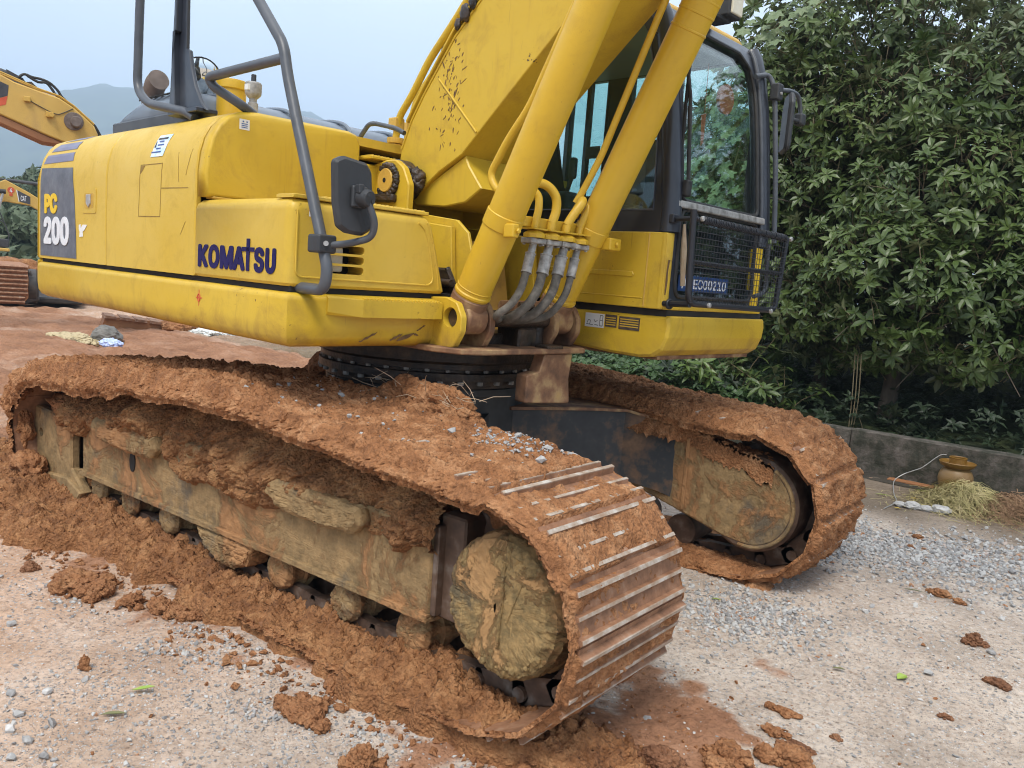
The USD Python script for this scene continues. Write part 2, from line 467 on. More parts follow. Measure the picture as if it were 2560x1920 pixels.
mat('shoe_steel', {'tc': ('texture_coordinate', {}), 'n': ('noise_texture', {'scale': 16.0, 'detail': 8.0, 'roughness': 0.65}),
    'a': ('attribute', {'attribute': 'tip'}), 'r1': ('rgb_ramp', {'ramp': [(0.3, (0.13, 0.062, 0.034)), (0.55, (0.27, 0.135, 0.072)), (0.75, (0.35, 0.225, 0.15))]}),
    'r2': ('rgb_ramp', {'ramp': [(0.30, (0.25, 0.15, 0.09)), (0.50, (0.33, 0.26, 0.20)), (0.64, (0.46, 0.42, 0.37))]}),
    'k': ('rgb_ramp', {'ramp': [(0.78, (0, 0, 0)), (0.98, (1, 1, 1))]}), 'm': ('mix', {}), 'b': ('bump', {'strength': 0.5, 'distance': 0.006}),
    'p': ('principled_bsdf', {'roughness': 0.62, 'specular_ior_level': 0.4})},
    [('tc.object', 'n.vector'), ('n.fac', 'r1.fac'), ('n.fac', 'r2.fac'), ('a.fac', 'k.fac'), ('k.color', 'm.fac'), ('r1.color', 'm.color1'), ('r2.color', 'm.color2'),
     ('m.color', 'p.base_color'), ('n.fac', 'b.height'), ('b.normal', 'p.normal')])
simple('link_steel', [(0.3, (0.035, 0.022, 0.016)), (0.55, (0.11, 0.065, 0.042)), (0.75, (0.24, 0.20, 0.165))], 11, 0.6, bump=0.4)
simple('exhaust_rust', [(0.3, (0.10, 0.075, 0.062)), (0.75, (0.20, 0.155, 0.13))], 12, 0.75, bump=0.3)
def smeared(name, clean, dusty, smear, dark, sc=1.0, bumpy=1.0):
    """Steel plate with dried dirt: mottled dust, thicker orange smears with their own relief, rubbed dark patches and fine upright run marks."""
    n = {'tc': ('texture_coordinate', {}),
         'n1': ('noise_texture', {'scale': 11.0 * sc, 'detail': 10.0, 'roughness': 0.72}), 'r1': ('rgb_ramp', {'ramp': [(0.34, clean), (0.62, dusty)]}),
         'n2': ('noise_texture', {'scale': 2.7 * sc, 'detail': 11.0, 'roughness': 0.70, 'distortion': 0.5}), 'r2': ('rgb_ramp', {'ramp': [(0.50, (0, 0, 0)), (0.56, (0.85, 0.85, 0.85))]}),
         'm1': ('mix', {}), 'n4': ('noise_texture', {'scale': 24.0, 'detail': 5.0, 'roughness': 0.6}), 'r4': ('rgb_ramp', {'ramp': [(0.3, tuple(.72 * c for c in smear)), (0.7, tuple(1.2 * c for c in smear))]}),
         'n3': ('noise_texture', {'scale': 2.1 * sc, 'detail': 9.0, 'roughness': 0.66}), 'mp3': ('mapping', {'location': (7, 3, 5)}), 'r3': ('rgb_ramp', {'ramp': [(0.55, (0, 0, 0)), (0.63, (0.75, 0.75, 0.75))]}),
         'm2': ('mix', {'color2': dark}),
         'mps': ('mapping', {'scale': (60, 60, 5)}), 'n5': ('noise_texture', {'scale': 1.0, 'detail': 4.0, 'roughness': 0.6}), 'r5': ('rgb_ramp', {'ramp': [(0.60, (0, 0, 0)), (0.72, (0.6, 0.6, 0.6))]}),
         'm3': ('mix', {'color2': tuple(1.25 * c for c in dusty)}),
         'h': ('math', {'math_type': 'multiply_add', 'value2': 0.6}), 'b': ('bump', {'strength': 1.0 * bumpy, 'distance': 0.012}),
         'p': ('principled_bsdf', {'roughness': 0.86, 'specular_ior_level': 0.3})}
    l = [('tc.object', 'n1.vector'), ('n1.fac', 'r1.fac'), ('tc.object', 'mp3.vector'), ('mp3.vector', 'n3.vector'), ('n3.fac', 'r3.fac'), ('r1.color', 'm2.color1'), ('r3.color', 'm2.fac'),
         ('tc.object', 'mps.vector'), ('mps.vector', 'n5.vector'), ('n5.fac', 'r5.fac'), ('m2.color', 'm3.color1'), ('r5.color', 'm3.fac'),
         ('tc.object', 'n2.vector'), ('n2.fac', 'r2.fac'), ('tc.object', 'n4.vector'), ('n4.fac', 'r4.fac'), ('m3.color', 'm1.color1'), ('r4.color', 'm1.color2'), ('r2.color', 'm1.fac'), ('m1.color', 'p.base_color'),
         ('r2.color', 'h.value1'), ('n4.fac', 'h.value3'), ('h.value', 'b.height'), ('b.normal', 'p.normal')]
    return mat(name, n, l)


smeared('dried_mud_steel', (0.17, 0.115, 0.055), (0.33, 0.215, 0.100), (0.34, 0.170, 0.072), (0.085, 0.075, 0.060))
smeared('hub_mud', (0.14, 0.100, 0.045), (0.33, 0.215, 0.090), (0.40, 0.225, 0.095), (0.065, 0.058, 0.040), sc=2.2)
simple('carbody_paint', [(0.30, (0.012, 0.015, 0.019)), (0.50, (0.030, 0.033, 0.036)), (0.60, (0.13, 0.075, 0.042)), (0.74, (0.25, 0.14, 0.075))], 3.4, 0.6, detail=9, bump=0.45, bscale=30, nrough=0.66)
simple('ring_paint', [(0.3, (0.012, 0.016, 0.02)), (0.6, (0.04, 0.045, 0.047)), (0.8, (0.13, 0.12, 0.10))], 8, 0.55, bump=0.3)
simple('sticker_white', [(0.2, (0.68, 0.68, 0.66)), (0.9, (0.78, 0.78, 0.76))], 9, 0.5)
simple('sticker_blue', [(0.35, (0.42, 0.60, 0.78)), (0.6, (0.70, 0.78, 0.84))], 26, 0.5)
simple('decal_slate', [(0.34, (0.075, 0.085, 0.105)), (0.5, (0.105, 0.115, 0.140)), (0.66, (0.145, 0.155, 0.175))], 13, 0.6, detail=9, bump=0.3, bscale=30, nrough=0.7)
simple('decal_stripe', [(0.3, (0.13, 0.13, 0.20)), (0.8, (0.20, 0.20, 0.29))], 5, 0.45)
simple('letter_blue', [(0.3, (0.007, 0.005, 0.060)), (0.8, (0.013, 0.009, 0.085))], 9, 0.6, spec=.25)
simple('letter_white', [(0.3, (0.58, 0.60, 0.63)), (0.7, (0.72, 0.73, 0.75))], 16, 0.55)
simple('letter_yellow', [(0.3, (0.68, 0.44, 0.01)), (0.8, (0.76, 0.52, 0.02))], 9, 0.5)
simple('letter_red', [(0.3, (0.48, 0.06, 0.02)), (0.8, (0.58, 0.11, 0.04))], 9, 0.5)
simple('print_dark', [(0.3, (0.03, 0.03, 0.035)), (0.8, (0.07, 0.07, 0.075))], 9, 0.6)
simple('print_blue', [(0.3, (0.05, 0.10, 0.30)), (0.8, (0.08, 0.14, 0.36))], 9, 0.6)
simple('plate_blue', [(0.3, (0.012, 0.045, 0.16)), (0.8, (0.022, 0.075, 0.22))], 9, 0.45)
simple('label_brown', [(0.3, (0.05, 0.035, 0.028)), (0.8, (0.10, 0.075, 0.06))], 30, 0.6)
simple('scuff_brown', [(0.3, (0.10, 0.055, 0.02)), (0.8, (0.22, 0.12, 0.04))], 30, 0.8)
simple('hairline', [(0.3, (0.20, 0.12, 0.02)), (0.8, (0.33, 0.20, 0.03))], 30, 0.7)
simple('void_black', [(0.3, (0.004, 0.004, 0.004)), (0.8, (0.010, 0.010, 0.010))], 9, 0.8)
simple('orange_plastic', [(0.3, (0.24, 0.075, 0.03)), (0.8, (0.32, 0.11, 0.05))], 9, 0.4)
simple('lamp_lens', [(0.3, (0.62, 0.58, 0.44)), (0.8, (0.72, 0.70, 0.60))], 40, 0.25, bump=.6, bscale=90)
simple('seat_cloth', [(0.3, (0.013, 0.014, 0.016)), (0.8, (0.03, 0.031, 0.034))], 30, 0.9)
simple('cat_yellow', [(0.3, (0.44, 0.265, 0.05)), (0.6, (0.54, 0.34, 0.075)), (0.85, (0.36, 0.22, 0.08))], 1.6, 0.5, detail=8, stretch=(1, 1, .5))
simple('cat_brown', [(0.3, (0.23, 0.09, 0.03)), (0.8, (0.33, 0.15, 0.06))], 2, 0.6)
simple('concrete_wall', [(0.32, (0.014, 0.017, 0.009)), (0.45, (0.034, 0.033, 0.022)), (0.56, (0.075, 0.064, 0.052)), (0.72, (0.14, 0.12, 0.105))], 6.5, 0.9, detail=9, bump=0.7, bscale=26, bdist=0.015, nrough=.7)
simple('glazed_jar', [(0.34, (0.20, 0.105, 0.018)), (0.50, (0.19, 0.118, 0.050)), (0.62, (0.21, 0.160, 0.120))], 2.6, 0.48, spec=.4, stretch=(.4, .4, 2.2))
simple('jar_rim', [(0.3, (0.13, 0.062, 0.010)), (0.8, (0.24, 0.13, 0.028))], 6, 0.28, spec=.6)
simple('dry_grass', [(0.3, (0.19, 0.18, 0.06)), (0.5, (0.33, 0.28, 0.12)), (0.7, (0.45, 0.37, 0.20))], 14, 0.8)
simple('brown_straw', [(0.3, (0.16, 0.085, 0.045)), (0.8, (0.31, 0.19, 0.10))], 9, 0.85)
simple('pale_twig', [(0.3, (0.34, 0.25, 0.16)), (0.8, (0.48, 0.38, 0.27))], 20, 0.8)
simple('bark', [(0.3, (0.035, 0.026, 0.018)), (0.8, (0.11, 0.085, 0.06))], 12, 0.9, bump=.8, bscale=30, bdist=.02, stretch=(1, 1, .3))
simple('vine_stem', [(0.3, (0.09, 0.07, 0.035)), (0.8, (0.17, 0.13, 0.07))], 12, 0.8)
simple('tan_cloth', [(0.3, (0.40, 0.32, 0.18)), (0.8, (0.52, 0.43, 0.27))], 9, 0.9, bump=.4, bscale=14, bdist=.03)
simple('blue_plastic', [(0.3, (0.38, 0.47, 0.74)), (0.8, (0.55, 0.62, 0.84))], 9, 0.4)
simple('white_plastic', [(0.3, (0.58, 0.60, 0.58)), (0.8, (0.74, 0.75, 0.73))], 9, 0.5)
simple('grey_rubble', [(0.3, (0.10, 0.095, 0.085)), (0.8, (0.22, 0.205, 0.185))], 9, 0.9, bump=.6)
simple('lichen', [(0.3, (0.42, 0.24, 0.05)), (0.8, (0.54, 0.33, 0.08))], 14, 0.9, bump=.6)
simple('far_forest', [(0.35, (0.020, 0.034, 0.018)), (0.65, (0.05, 0.075, 0.035))], 0.03, 0.9, detail=9)
simple('far_tree', [(0.3, (0.055, 0.078, 0.040)), (0.5, (0.085, 0.110, 0.055)), (0.75, (0.15, 0.145, 0.075))], 0.8, 0.8)
simple('dark_soil', [(0.3, (0.018, 0.014, 0.009)), (0.8, (0.05, 0.04, 0.026))], 5, 0.95, bump=.6, bscale=20, bdist=.03)
simple('wet_leaf_green', [(0.3, (0.20, 0.30, 0.04)), (0.8, (0.32, 0.40, 0.08))], 30, 0.45)
simple('olive_leaf', [(0.3, (0.10, 0.11, 0.04)), (0.8, (0.18, 0.17, 0.07))], 30, 0.55)
simple('yellow_leaf', [(0.3, (0.45, 0.30, 0.03)), (0.8, (0.55, 0.38, 0.06))], 30, 0.55)
for k, (a, b) in enumerate([((0.24, 0.235, 0.23), (0.42, 0.41, 0.395)), ((0.38, 0.37, 0.355), (0.56, 0.545, 0.52)), ((0.18, 0.176, 0.175), (0.32, 0.31, 0.30)), ((0.36, 0.29, 0.25), (0.50, 0.41, 0.36)), ((0.34, 0.17, 0.09), (0.45, 0.25, 0.14))]):
    simple(f'stone_{"grey pale dark pink orange".split()[k]}', [(0.3, a), (0.7, b)], 30, 0.85, bump=.5, bscale=90)


def mud_mat(name, dark, mid, light, wet=0.0, scale=7.0, pebbles=True):
    n = {'tc': ('texture_coordinate', {}),
         'n1': ('noise_texture', {'scale': scale, 'detail': 8.0, 'roughness': 0.68, 'distortion': 0.4}),
         'r1': ('rgb_ramp', {'ramp': [(0.30, dark), (0.50, mid), (0.72, light)]}),
         'v': ('voronoi_texture', {'scale': 78.0, 'randomness': 1.0}),
         'vn': ('noise_texture', {'scale': 40.0, 'detail': 2.0}),
         'n2': ('noise_texture', {'scale': 55.0, 'detail': 5.0, 'roughness': 0.62}),
         'n3': ('noise_texture', {'scale': 130.0, 'detail': 3.0, 'roughness': 0.55}),
         'h1': ('math', {'math_type': 'multiply', 'value2': -0.55}),
         'h2': ('math', {'math_type': 'add'}),
         'h3': ('math', {'math_type': 'multiply_add', 'value2': 0.35}),
         'b': ('bump', {'strength': 1.0, 'distance': 0.016}),
         'rg': ('rgb_ramp', {'ramp': [(0.3, (0.80 - wet * .4,) * 3), (0.7, (0.95 - wet * .2,) * 3)]}),
         'r2': ('rgb_ramp', {'ramp': [(0.32, (0.72, 0.70, 0.68)), (0.5, (1, 1, 1)), (0.68, (1.2, 1.2, 1.2))]}),
         'mm': ('mix', {'mix_type': 'multiply', 'fac': 1.0}),
         'p': ('principled_bsdf', {'specular_ior_level': 0.30})}
    l = [('tc.object', 'n1.vector'), ('n1.fac', 'r1.fac'), ('tc.object', 'v.vector'), ('tc.object', 'n2.vector'), ('tc.object', 'n3.vector'),
         ('v.distance', 'h1.value1'), ('h1.value', 'h2.value1'), ('n2.fac', 'h2.value2'), ('n3.fac', 'h3.value1'), ('h2.value', 'h3.value3'),
         ('h3.value', 'b.height'), ('b.normal', 'p.normal'), ('n1.fac', 'rg.fac'), ('rg.color', 'p.roughness'), ('n2.fac', 'r2.fac'),
         ('r1.color', 'mm.color1'), ('r2.color', 'mm.color2'), ('mm.color', 'p.base_color')]
    return mat(name, n, l)


mud_mat('fresh_mud', (0.15, 0.060, 0.023), (0.28, 0.125, 0.049), (0.45, 0.235, 0.105), wet=.3, scale=9)
mud_mat('packed_mud', (0.17, 0.068, 0.026), (0.32, 0.142, 0.058), (0.50, 0.270, 0.135), scale=8)
mud_mat('dry_mud', (0.15, 0.064, 0.025), (0.285, 0.135, 0.055), (0.43, 0.245, 0.110), scale=6)
mud_mat('clod_mud', (0.20, 0.082, 0.033), (0.31, 0.140, 0.060), (0.42, 0.22, 0.105), wet=.2, scale=11)
mud_mat('dark_clod', (0.15, 0.065, 0.032), (0.24, 0.11, 0.055), (0.33, 0.165, 0.085), wet=.4, scale=11)


def leaf_mat(name, a, b, c, under, gloss=0.42, scale=1.1):
    n = {'tc': ('texture_coordinate', {}), 'g': ('geometry', {}),
         'n1': ('noise_texture', {'scale': scale, 'detail': 3.0, 'roughness': 0.6}),
         'ad': ('math', {'math_type': 'multiply_add', 'value2': 0.55}),
         'r1': ('rgb_ramp', {'ramp': [(0.30, a), (0.62, b), (0.98, c)]}),
         'mx': ('mix', {'color2': under}),
         'p': ('principled_bsdf', {'roughness': gloss, 'specular_ior_level': 0.45}),
         't': ('translucent_bsdf', {}),
         'mc': ('mix_closure', {'fac': 0.16})}
    l = [('tc.object', 'n1.vector'), ('g.random_per_island', 'ad.value1'), ('n1.fac', 'ad.value3'), ('ad.value', 'r1.fac'),
         ('g.backfacing', 'mx.fac'), ('r1.color', 'mx.color1'), ('mx.color', 'p.base_color'), ('mx.color', 't.color'),
         ('p.BSDF', 'mc.closure1'), ('t.BSDF', 'mc.closure2')]
    return mat(name, n, l, surface='mc.closure')


leaf_mat('tree_leaf', (0.036, 0.064, 0.013), (0.085, 0.125, 0.030), (0.22, 0.245, 0.060), (0.125, 0.140, 0.065), gloss=.42)
leaf_mat('tree_leaf_dull', (0.028, 0.050, 0.012), (0.066, 0.095, 0.026), (0.155, 0.17, 0.050), (0.11, 0.12, 0.06), gloss=.46)
leaf_mat('young_leaf', (0.065, 0.11, 0.025), (0.11, 0.165, 0.04), (0.19, 0.235, 0.07), (0.12, 0.16, 0.06))
leaf_mat('vine_leaf', (0.085, 0.13, 0.05), (0.14, 0.19, 0.085), (0.22, 0.27, 0.13), (0.17, 0.21, 0.12), gloss=.5)
leaf_mat('ground_cover', (0.022, 0.050, 0.014), (0.055, 0.11, 0.028), (0.12, 0.19, 0.055), (0.09, 0.13, 0.05), gloss=.5)
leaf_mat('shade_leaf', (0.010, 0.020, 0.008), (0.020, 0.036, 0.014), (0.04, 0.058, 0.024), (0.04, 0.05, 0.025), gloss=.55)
leaf_mat('far_leaf', (0.050, 0.075, 0.040), (0.085, 0.115, 0.055), (0.15, 0.155, 0.08), (0.10, 0.12, 0.06), gloss=.6)


def pane(name, tint, rough=0.02, strength=1.0):
    return mat(name, {'f': ('layer_weight', {'blend': 0.5}), 'pw': ('math', {'math_type': 'power', 'value2': 4.0}), 'ma': ('math', {'math_type': 'multiply_add', 'value2': 0.85 * strength, 'value3': 0.045 * strength, 'use_clamp': True}),
                      't': ('transparent_bsdf', {'color': tint}), 'g': ('glossy_bsdf', {'color': (0.95, 0.97, 0.97), 'roughness': rough}),
                      'm': ('mix_closure', {})}, [('f.facing', 'pw.value1'), ('pw.value', 'ma.value1'), ('ma.value', 'm.fac'), ('t.BSDF', 'm.closure1'), ('g.BSDF', 'm.closure2')], surface='m.closure')


pane('windshield', (0.93, 0.98, 0.96))
pane('side_glass', (0.80, 0.925, 0.905))
mat('mirror', {'p': ('principled_bsdf', {'base_color': (0.8, 0.82, 0.8), 'metallic': 1.0, 'roughness': 0.06})}, [])
mat('wire_black', {'p': ('principled_bsdf', {'base_color': (0.012, 0.013, 0.018), 'roughness': 0.45})}, [])

# ------------------------------------------------------------------ ground
def spaced(a, b, step, far, left=1.16, right=1.16):
    mid = np.arange(a, b + step / 2, step)
    o, d, x = [], step, b
    while x < far:
        d *= right if x < 14 else 1.3; x += d; o.append(x)
    lo, d, x = [], step, a
    while x > -far:
        d *= left if x > -26 else 1.3; x -= d; lo.append(x)
    return np.concatenate([lo[::-1], mid, o])


def base_height(x, y):
    h = 0.055 * sstep(-0.2, 1.0, y)
    h = h + 0.30 * sstep(4.56, 4.64, y) * sstep(-2.2, -1.2, x) + 0.55 * sstep(5.2, 9.0, y) * sstep(-14, -6, x)
    h = h + 1.2 * sstep(60, 400, np.hypot(x, y)) * 0
    return h


def ground_height(x, y):
    p = np.stack([x, y, 0 * x], -1)
    h = base_height(x, y) + (meshkit.fbm(p * 1.1, 3, 3) - .5) * 0.035 + (meshkit.fbm(p * 6, 3, 9) - .5) * 0.012
    left = sstep(-2.6, -4.5, x)
    h = h + left * ((meshkit.fbm(p * np.array([.5, 1.6, 1]), 4, 21) - .5) * .20 + np.abs(meshkit.fbm(p * np.array([.7, 3.2, 1]), 3, 33) - .5) * .12)
    return h


def place_z(x, y):
    return float(ground_height(np.array([float(x)]), np.array([float(y)]))[0])


gx, gy = spaced(-3.2, 3.6, .02, 3000, 1.022, 1.16), spaced(-3.0, 5.1, .02, 3000, 1.16, 1.10)
GX, GY = np.meshgrid(gx, gy, indexing='ij')
GZ = ground_height(GX, GY)
P2 = np.stack([GX, GY, 0 * GX], -1)
nz = meshkit.fbm(P2 * .9, 4, 41)
fine = meshkit.fbm(P2 * 5, 4, 43)
far_l = sstep(-2.4, -4.5, GX) * (np.abs(GX) < 34) * (np.abs(GY) < 16)
idx_ = far_l > 0
GZ[idx_] += far_l[idx_] * ((crumbs(P2[idx_] * np.array([.55, 1.0, 1]), .42, 61) - .4) * .11 + (crumbs(P2[idx_], .13, 63) - .4) * .055)
crumb_zone = np.exp(-(((GX - 1.95) / .42) ** 2 + ((GY + .62) / .5) ** 2)) + .7 * np.exp(-(((GX - 2.25) / .5) ** 2 + ((GY + .95) / .32) ** 2)) + .6 * np.exp(-(((GX - 0.5) / 2.2) ** 2 + ((GY + 1.55) / .22) ** 2))
mud = np.clip(sstep(.50, .66, crumb_zone * .72 + (fine - .5) * 1.35 + .03), 0, 1)
mud = np.maximum(mud, sstep(-2.6, -3.8, GX) * sstep(.25, .55, nz + .12) * sstep(4.9, 4.3, GY))
red = np.clip(sstep(1.6, -1.6, GX + .35 * GY + (nz - .5) * 2.6), 0, 1)
damp = sstep(2.9, 3.8, GY + (nz - .5) * 2.2) * sstep(-3, -1, GX)
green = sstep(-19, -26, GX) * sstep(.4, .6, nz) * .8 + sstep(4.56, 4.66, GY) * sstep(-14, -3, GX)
GZ = GZ + (mud * (crumbs(P2.reshape(-1, 3), .05, 5).reshape(GX.shape) - .3) * .022) * (np.abs(GX) < 6)
n = {'tc': ('texture_coordinate', {}),
     'n1': ('noise_texture', {'scale': 1.7, 'detail': 9.0, 'roughness': 0.66}),
     'grey': ('rgb_ramp', {'ramp': [(0.30, (0.30, 0.245, 0.195)), (0.48, (0.42, 0.345, 0.28)), (0.60, (0.48, 0.405, 0.335)), (0.74, (0.56, 0.485, 0.41))]}),
     'redr': ('rgb_ramp', {'ramp': [(0.30, (0.33, 0.19, 0.11)), (0.48, (0.45, 0.295, 0.20)), (0.60, (0.50, 0.355, 0.265)), (0.74, (0.54, 0.42, 0.335))]}),
     'mudr': ('rgb_ramp', {'ramp': [(0.30, (0.20, 0.095, 0.052)), (0.55, (0.31, 0.16, 0.09)), (0.75, (0.40, 0.235, 0.15))]}),
     'dampr': ('rgb_ramp', {'ramp': [(0.30, (0.11, 0.085, 0.06)), (0.6, (0.20, 0.155, 0.115))]}),
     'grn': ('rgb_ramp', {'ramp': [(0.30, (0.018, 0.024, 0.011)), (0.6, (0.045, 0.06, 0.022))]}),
     'ared': ('attribute', {'attribute': 'red'}), 'amud': ('attribute', {'attribute': 'mud'}), 'adamp': ('attribute', {'attribute': 'damp'}), 'agrn': ('attribute', {'attribute': 'green'}),
     'm1': ('mix', {}), 'm2': ('mix', {}), 'm3': ('mix', {}), 'm4': ('mix', {}),
     # grit: small stones of several colours pressed into the dirt
     'v': ('voronoi_texture', {'scale': 62.0}), 'v2': ('voronoi_texture', {'scale': 150.0}),
     'sel': ('separate_color', {'color_type': 'rgb'}), 'sel2': ('separate_color', {'color_type': 'rgb'}),
     'd1': ('rgb_ramp', {'ramp': [(0.30, (1, 1, 1)), (0.40, (0, 0, 0))]}),
     'd2': ('rgb_ramp', {'ramp': [(0.32, (1, 1, 1)), (0.44, (0, 0, 0))]}),
     'k1': ('rgb_ramp', {'ramp': [(0.60, (0, 0, 0)), (0.64, (0.95, 0.95, 0.95))]}),
     'k2': ('rgb_ramp', {'ramp': [(0.45, (0, 0, 0)), (0.50, (0.85, 0.85, 0.85))]}),
     'f1': ('math', {'math_type': 'multiply'}), 'f2': ('math', {'math_type': 'multiply'}),
     'c1': ('rgb_ramp', {'ramp': [(0.0, (0.16, 0.155, 0.15)), (0.3, (0.36, 0.355, 0.35)), (0.55, (0.62, 0.60, 0.58)), (0.75, (0.36, 0.25, 0.18)), (1.0, (0.20, 0.19, 0.185))]}),
     's1': ('mix', {}), 's2': ('mix', {}),
     'nf': ('noise_texture', {'scale': 34.0, 'detail': 8.0, 'roughness': 0.7}),
     'rf': ('rgb_ramp', {'ramp': [(0.30, (0.66, 0.63, 0.60)), (0.5, (1, 1, 1)), (0.70, (1.22, 1.22, 1.22))]}),
     'mf': ('mix', {'mix_type': 'multiply', 'fac': 1.0}),
     'h1': ('math', {'math_type': 'multiply_add', 'value2': 0.55}), 'h2': ('math', {'math_type': 'multiply_add', 'value2': 0.8}),
     'b': ('bump', {'strength': 0.8, 'distance': 0.010}),
     'p': ('principled_bsdf', {'roughness': 0.92, 'specular_ior_level': 0.25})}
l = [('tc.object', 'n1.vector')] + [('n1.fac', f'{k}.fac') for k in ('grey', 'redr', 'mudr', 'dampr', 'grn')] + [
    ('grey.color', 'm1.color1'), ('redr.color', 'm1.color2'), ('ared.fac', 'm1.fac'),
    ('tc.object', 'v.vector'), ('tc.object', 'v2.vector'), ('v.color', 'sel.color'), ('v2.color', 'sel2.color'),
    ('v.distance', 'd1.fac'), ('v2.distance', 'd2.fac'), ('sel.r', 'k1.fac'), ('sel2.r', 'k2.fac'),
    ('d1.color', 'f1.value1'), ('k1.color', 'f1.value2'), ('d2.color', 'f2.value1'), ('k2.color', 'f2.value2'),
    ('sel.g', 'c1.fac'), ('m1.color', 's2.color1'), ('c1.color', 's2.color2'), ('f2.value', 's2.fac'),
    ('s2.color', 's1.color1'), ('c1.color', 's1.color2'), ('f1.value', 's1.fac'),
    ('s1.color', 'm2.color1'), ('dampr.color', 'm2.color2'), ('adamp.fac', 'm2.fac'),
    ('m2.color', 'm3.color1'), ('mudr.color', 'm3.color2'), ('amud.fac', 'm3.fac'),
    ('m3.color', 'm4.color1'), ('grn.color', 'm4.color2'), ('agrn.fac', 'm4.fac'),
    ('tc.object', 'nf.vector'), ('nf.fac', 'rf.fac'), ('m4.color', 'mf.color1'), ('rf.color', 'mf.color2'), ('mf.color', 'p.base_color'),
    ('f1.value', 'h1.value1'), ('nf.fac', 'h1.value3'), ('f2.value', 'h2.value1'), ('h1.value', 'h2.value3'), ('h2.value', 'b.height'), ('b.normal', 'p.normal')]
mat('gritty_ground', n, l)
obj('ground', tm(np.stack([GX, GY, GZ], -1).reshape(-1, 3), grid_faces(len(gx), len(gy))), 'gritty_ground', smooth=True,
    label='gritty beige and reddish dirt ground of the yard', cat='ground', kind='structure',
    attrs={'red': red.ravel(), 'mud': mud.ravel(), 'damp': damp.ravel(), 'green': green.ravel()})

# far hills, in the haze
hx = np.linspace(0, 1, 160)


def hill(name, az0, az1, dist, depth, crest, label, seed):
    A = np.radians(np.linspace(az0, az1, 240))
    R = np.linspace(0, 1, 26)
    AA, RR = np.meshgrid(A, R, indexing='ij')
    prof = np.interp(np.degrees(A), *crest)
    prof = gaussian_filter1d(prof, 2.2)
    prof = prof + (meshkit.fbm(np.stack([np.degrees(A) * .6, 0 * A, 0 * A + seed], -1), 3, seed) - .5) * 16 + (meshkit.fbm(np.stack([np.degrees(A) * 6, 0 * A, 0 * A + seed], -1), 3, seed + 9) - .5) * 9
    dd = dist + RR * depth
    Z = prof[:, None] * np.sin(np.clip(RR * 1.15, 0, 1) * PI / 2) ** 1.1
    X, Y = EYE[0] + dd * np.cos(AA), EYE[1] + dd * np.sin(AA)
    Z = Z + (meshkit.fbm(np.stack([X, Y, 0 * X], -1) / 60, 5, seed + 3) - .5) * 34 * RR - 4
    obj(name, tm(np.stack([X, Y, Z], -1).reshape(-1, 3), grid_faces(240, 26)), 'far_forest', smooth=True, label=label, cat='hill', kind='structure')


hill('hill', 112, 200, 1100, 900, ([112, 136, 140, 142.2, 143.2, 144.2, 145.6, 147.5, 150, 152, 153.6, 154.7, 155.5, 156.3, 157.2, 158.2, 160, 163, 175, 200], [40, 190, 235, 300, 325, 322, 300, 318, 322, 310, 322, 312, 316, 308, 296, 285, 262, 230, 210, 120]),
     'hazy blue wooded hill behind the yard', 3)


def loft(poly, levels, axis='z', close=True):
    """Copies of an outline, each inset by the given amount, at heights along an axis: rounded bodies. levels: (inset, height)."""
    pg = sg.polygon.orient(poly if hasattr(poly, 'exterior') else sg.Polygon(poly))
    c = np.array(pg.exterior.coords)[:-1]
    n = len(c)
    e = np.roll(c, -1, 0) - c
    e /= np.linalg.norm(e, axis=1, keepdims=True) + 1e-12
    nr = np.stack([-e[:, 1], e[:, 0]], 1)
    mm = nr + np.roll(nr, 1, 0)
    mm /= np.maximum((mm * mm).sum(1, keepdims=True), 0.25) / 2.0
    V = np.vstack([np.c_[c + mm * i, np.full(n, h)] for i, h in levels])
    F = []
    for k in range(len(levels) - 1):
        for j in range(n):
            a, b = k * n + j, k * n + (j + 1) % n
            F += [[a, b, b + n], [a, b + n, a + n]]
    lo = np.array(m3.triangulate([c + mm * levels[0][0]])); hi = np.array(m3.triangulate([c + mm * levels[-1][0]]))
    F = np.vstack([F, lo[:, ::-1], hi + (len(levels) - 1) * n])
    m = tm(V, F)
    return m if axis == 'z' else _orient(m, axis, 0.0, 0.0)


def to_man(m):
    return m3.Manifold(m3.Mesh(vert_properties=np.asarray(m.vertices, np.float32), tri_verts=np.asarray(m.faces, np.uint32)))


def cut(m, *tools):
    a = to_man(m)
    for t in tools:
        a = a - to_man(t)
    v, f, _ = meshkit.arrays(a)
    return tm(v, f)


def rough_up(m, edge, amp, size, seed):
    """Splits a mesh finely and pushes its surface in and out: caked dirt."""
    v, f = trimesh.remesh.subdivide_to_size(m.vertices, m.faces, edge, max_iter=12)
    m = trimesh.Trimesh(v, f, process=True)
    n = m.vertex_normals
    h = crumbs(m.vertices, size, seed) - .4 + (meshkit.fbm(np.array(m.vertices) * 6, 3, seed) - .5)
    return tm(m.vertices + n * (h * amp)[:, None], m.faces)


# ------------------------------------------------------------------ the excavator: tracks and lower frame
EX = thing('excavator', 'mud-caked yellow crawler excavator filling the middle of the yard, cab to the right', 'excavator')

SPX, SPZ, IDX, IDZ = 1.657, 0.483, -1.80, 0.452
RS, RI = 0.408, 0.395


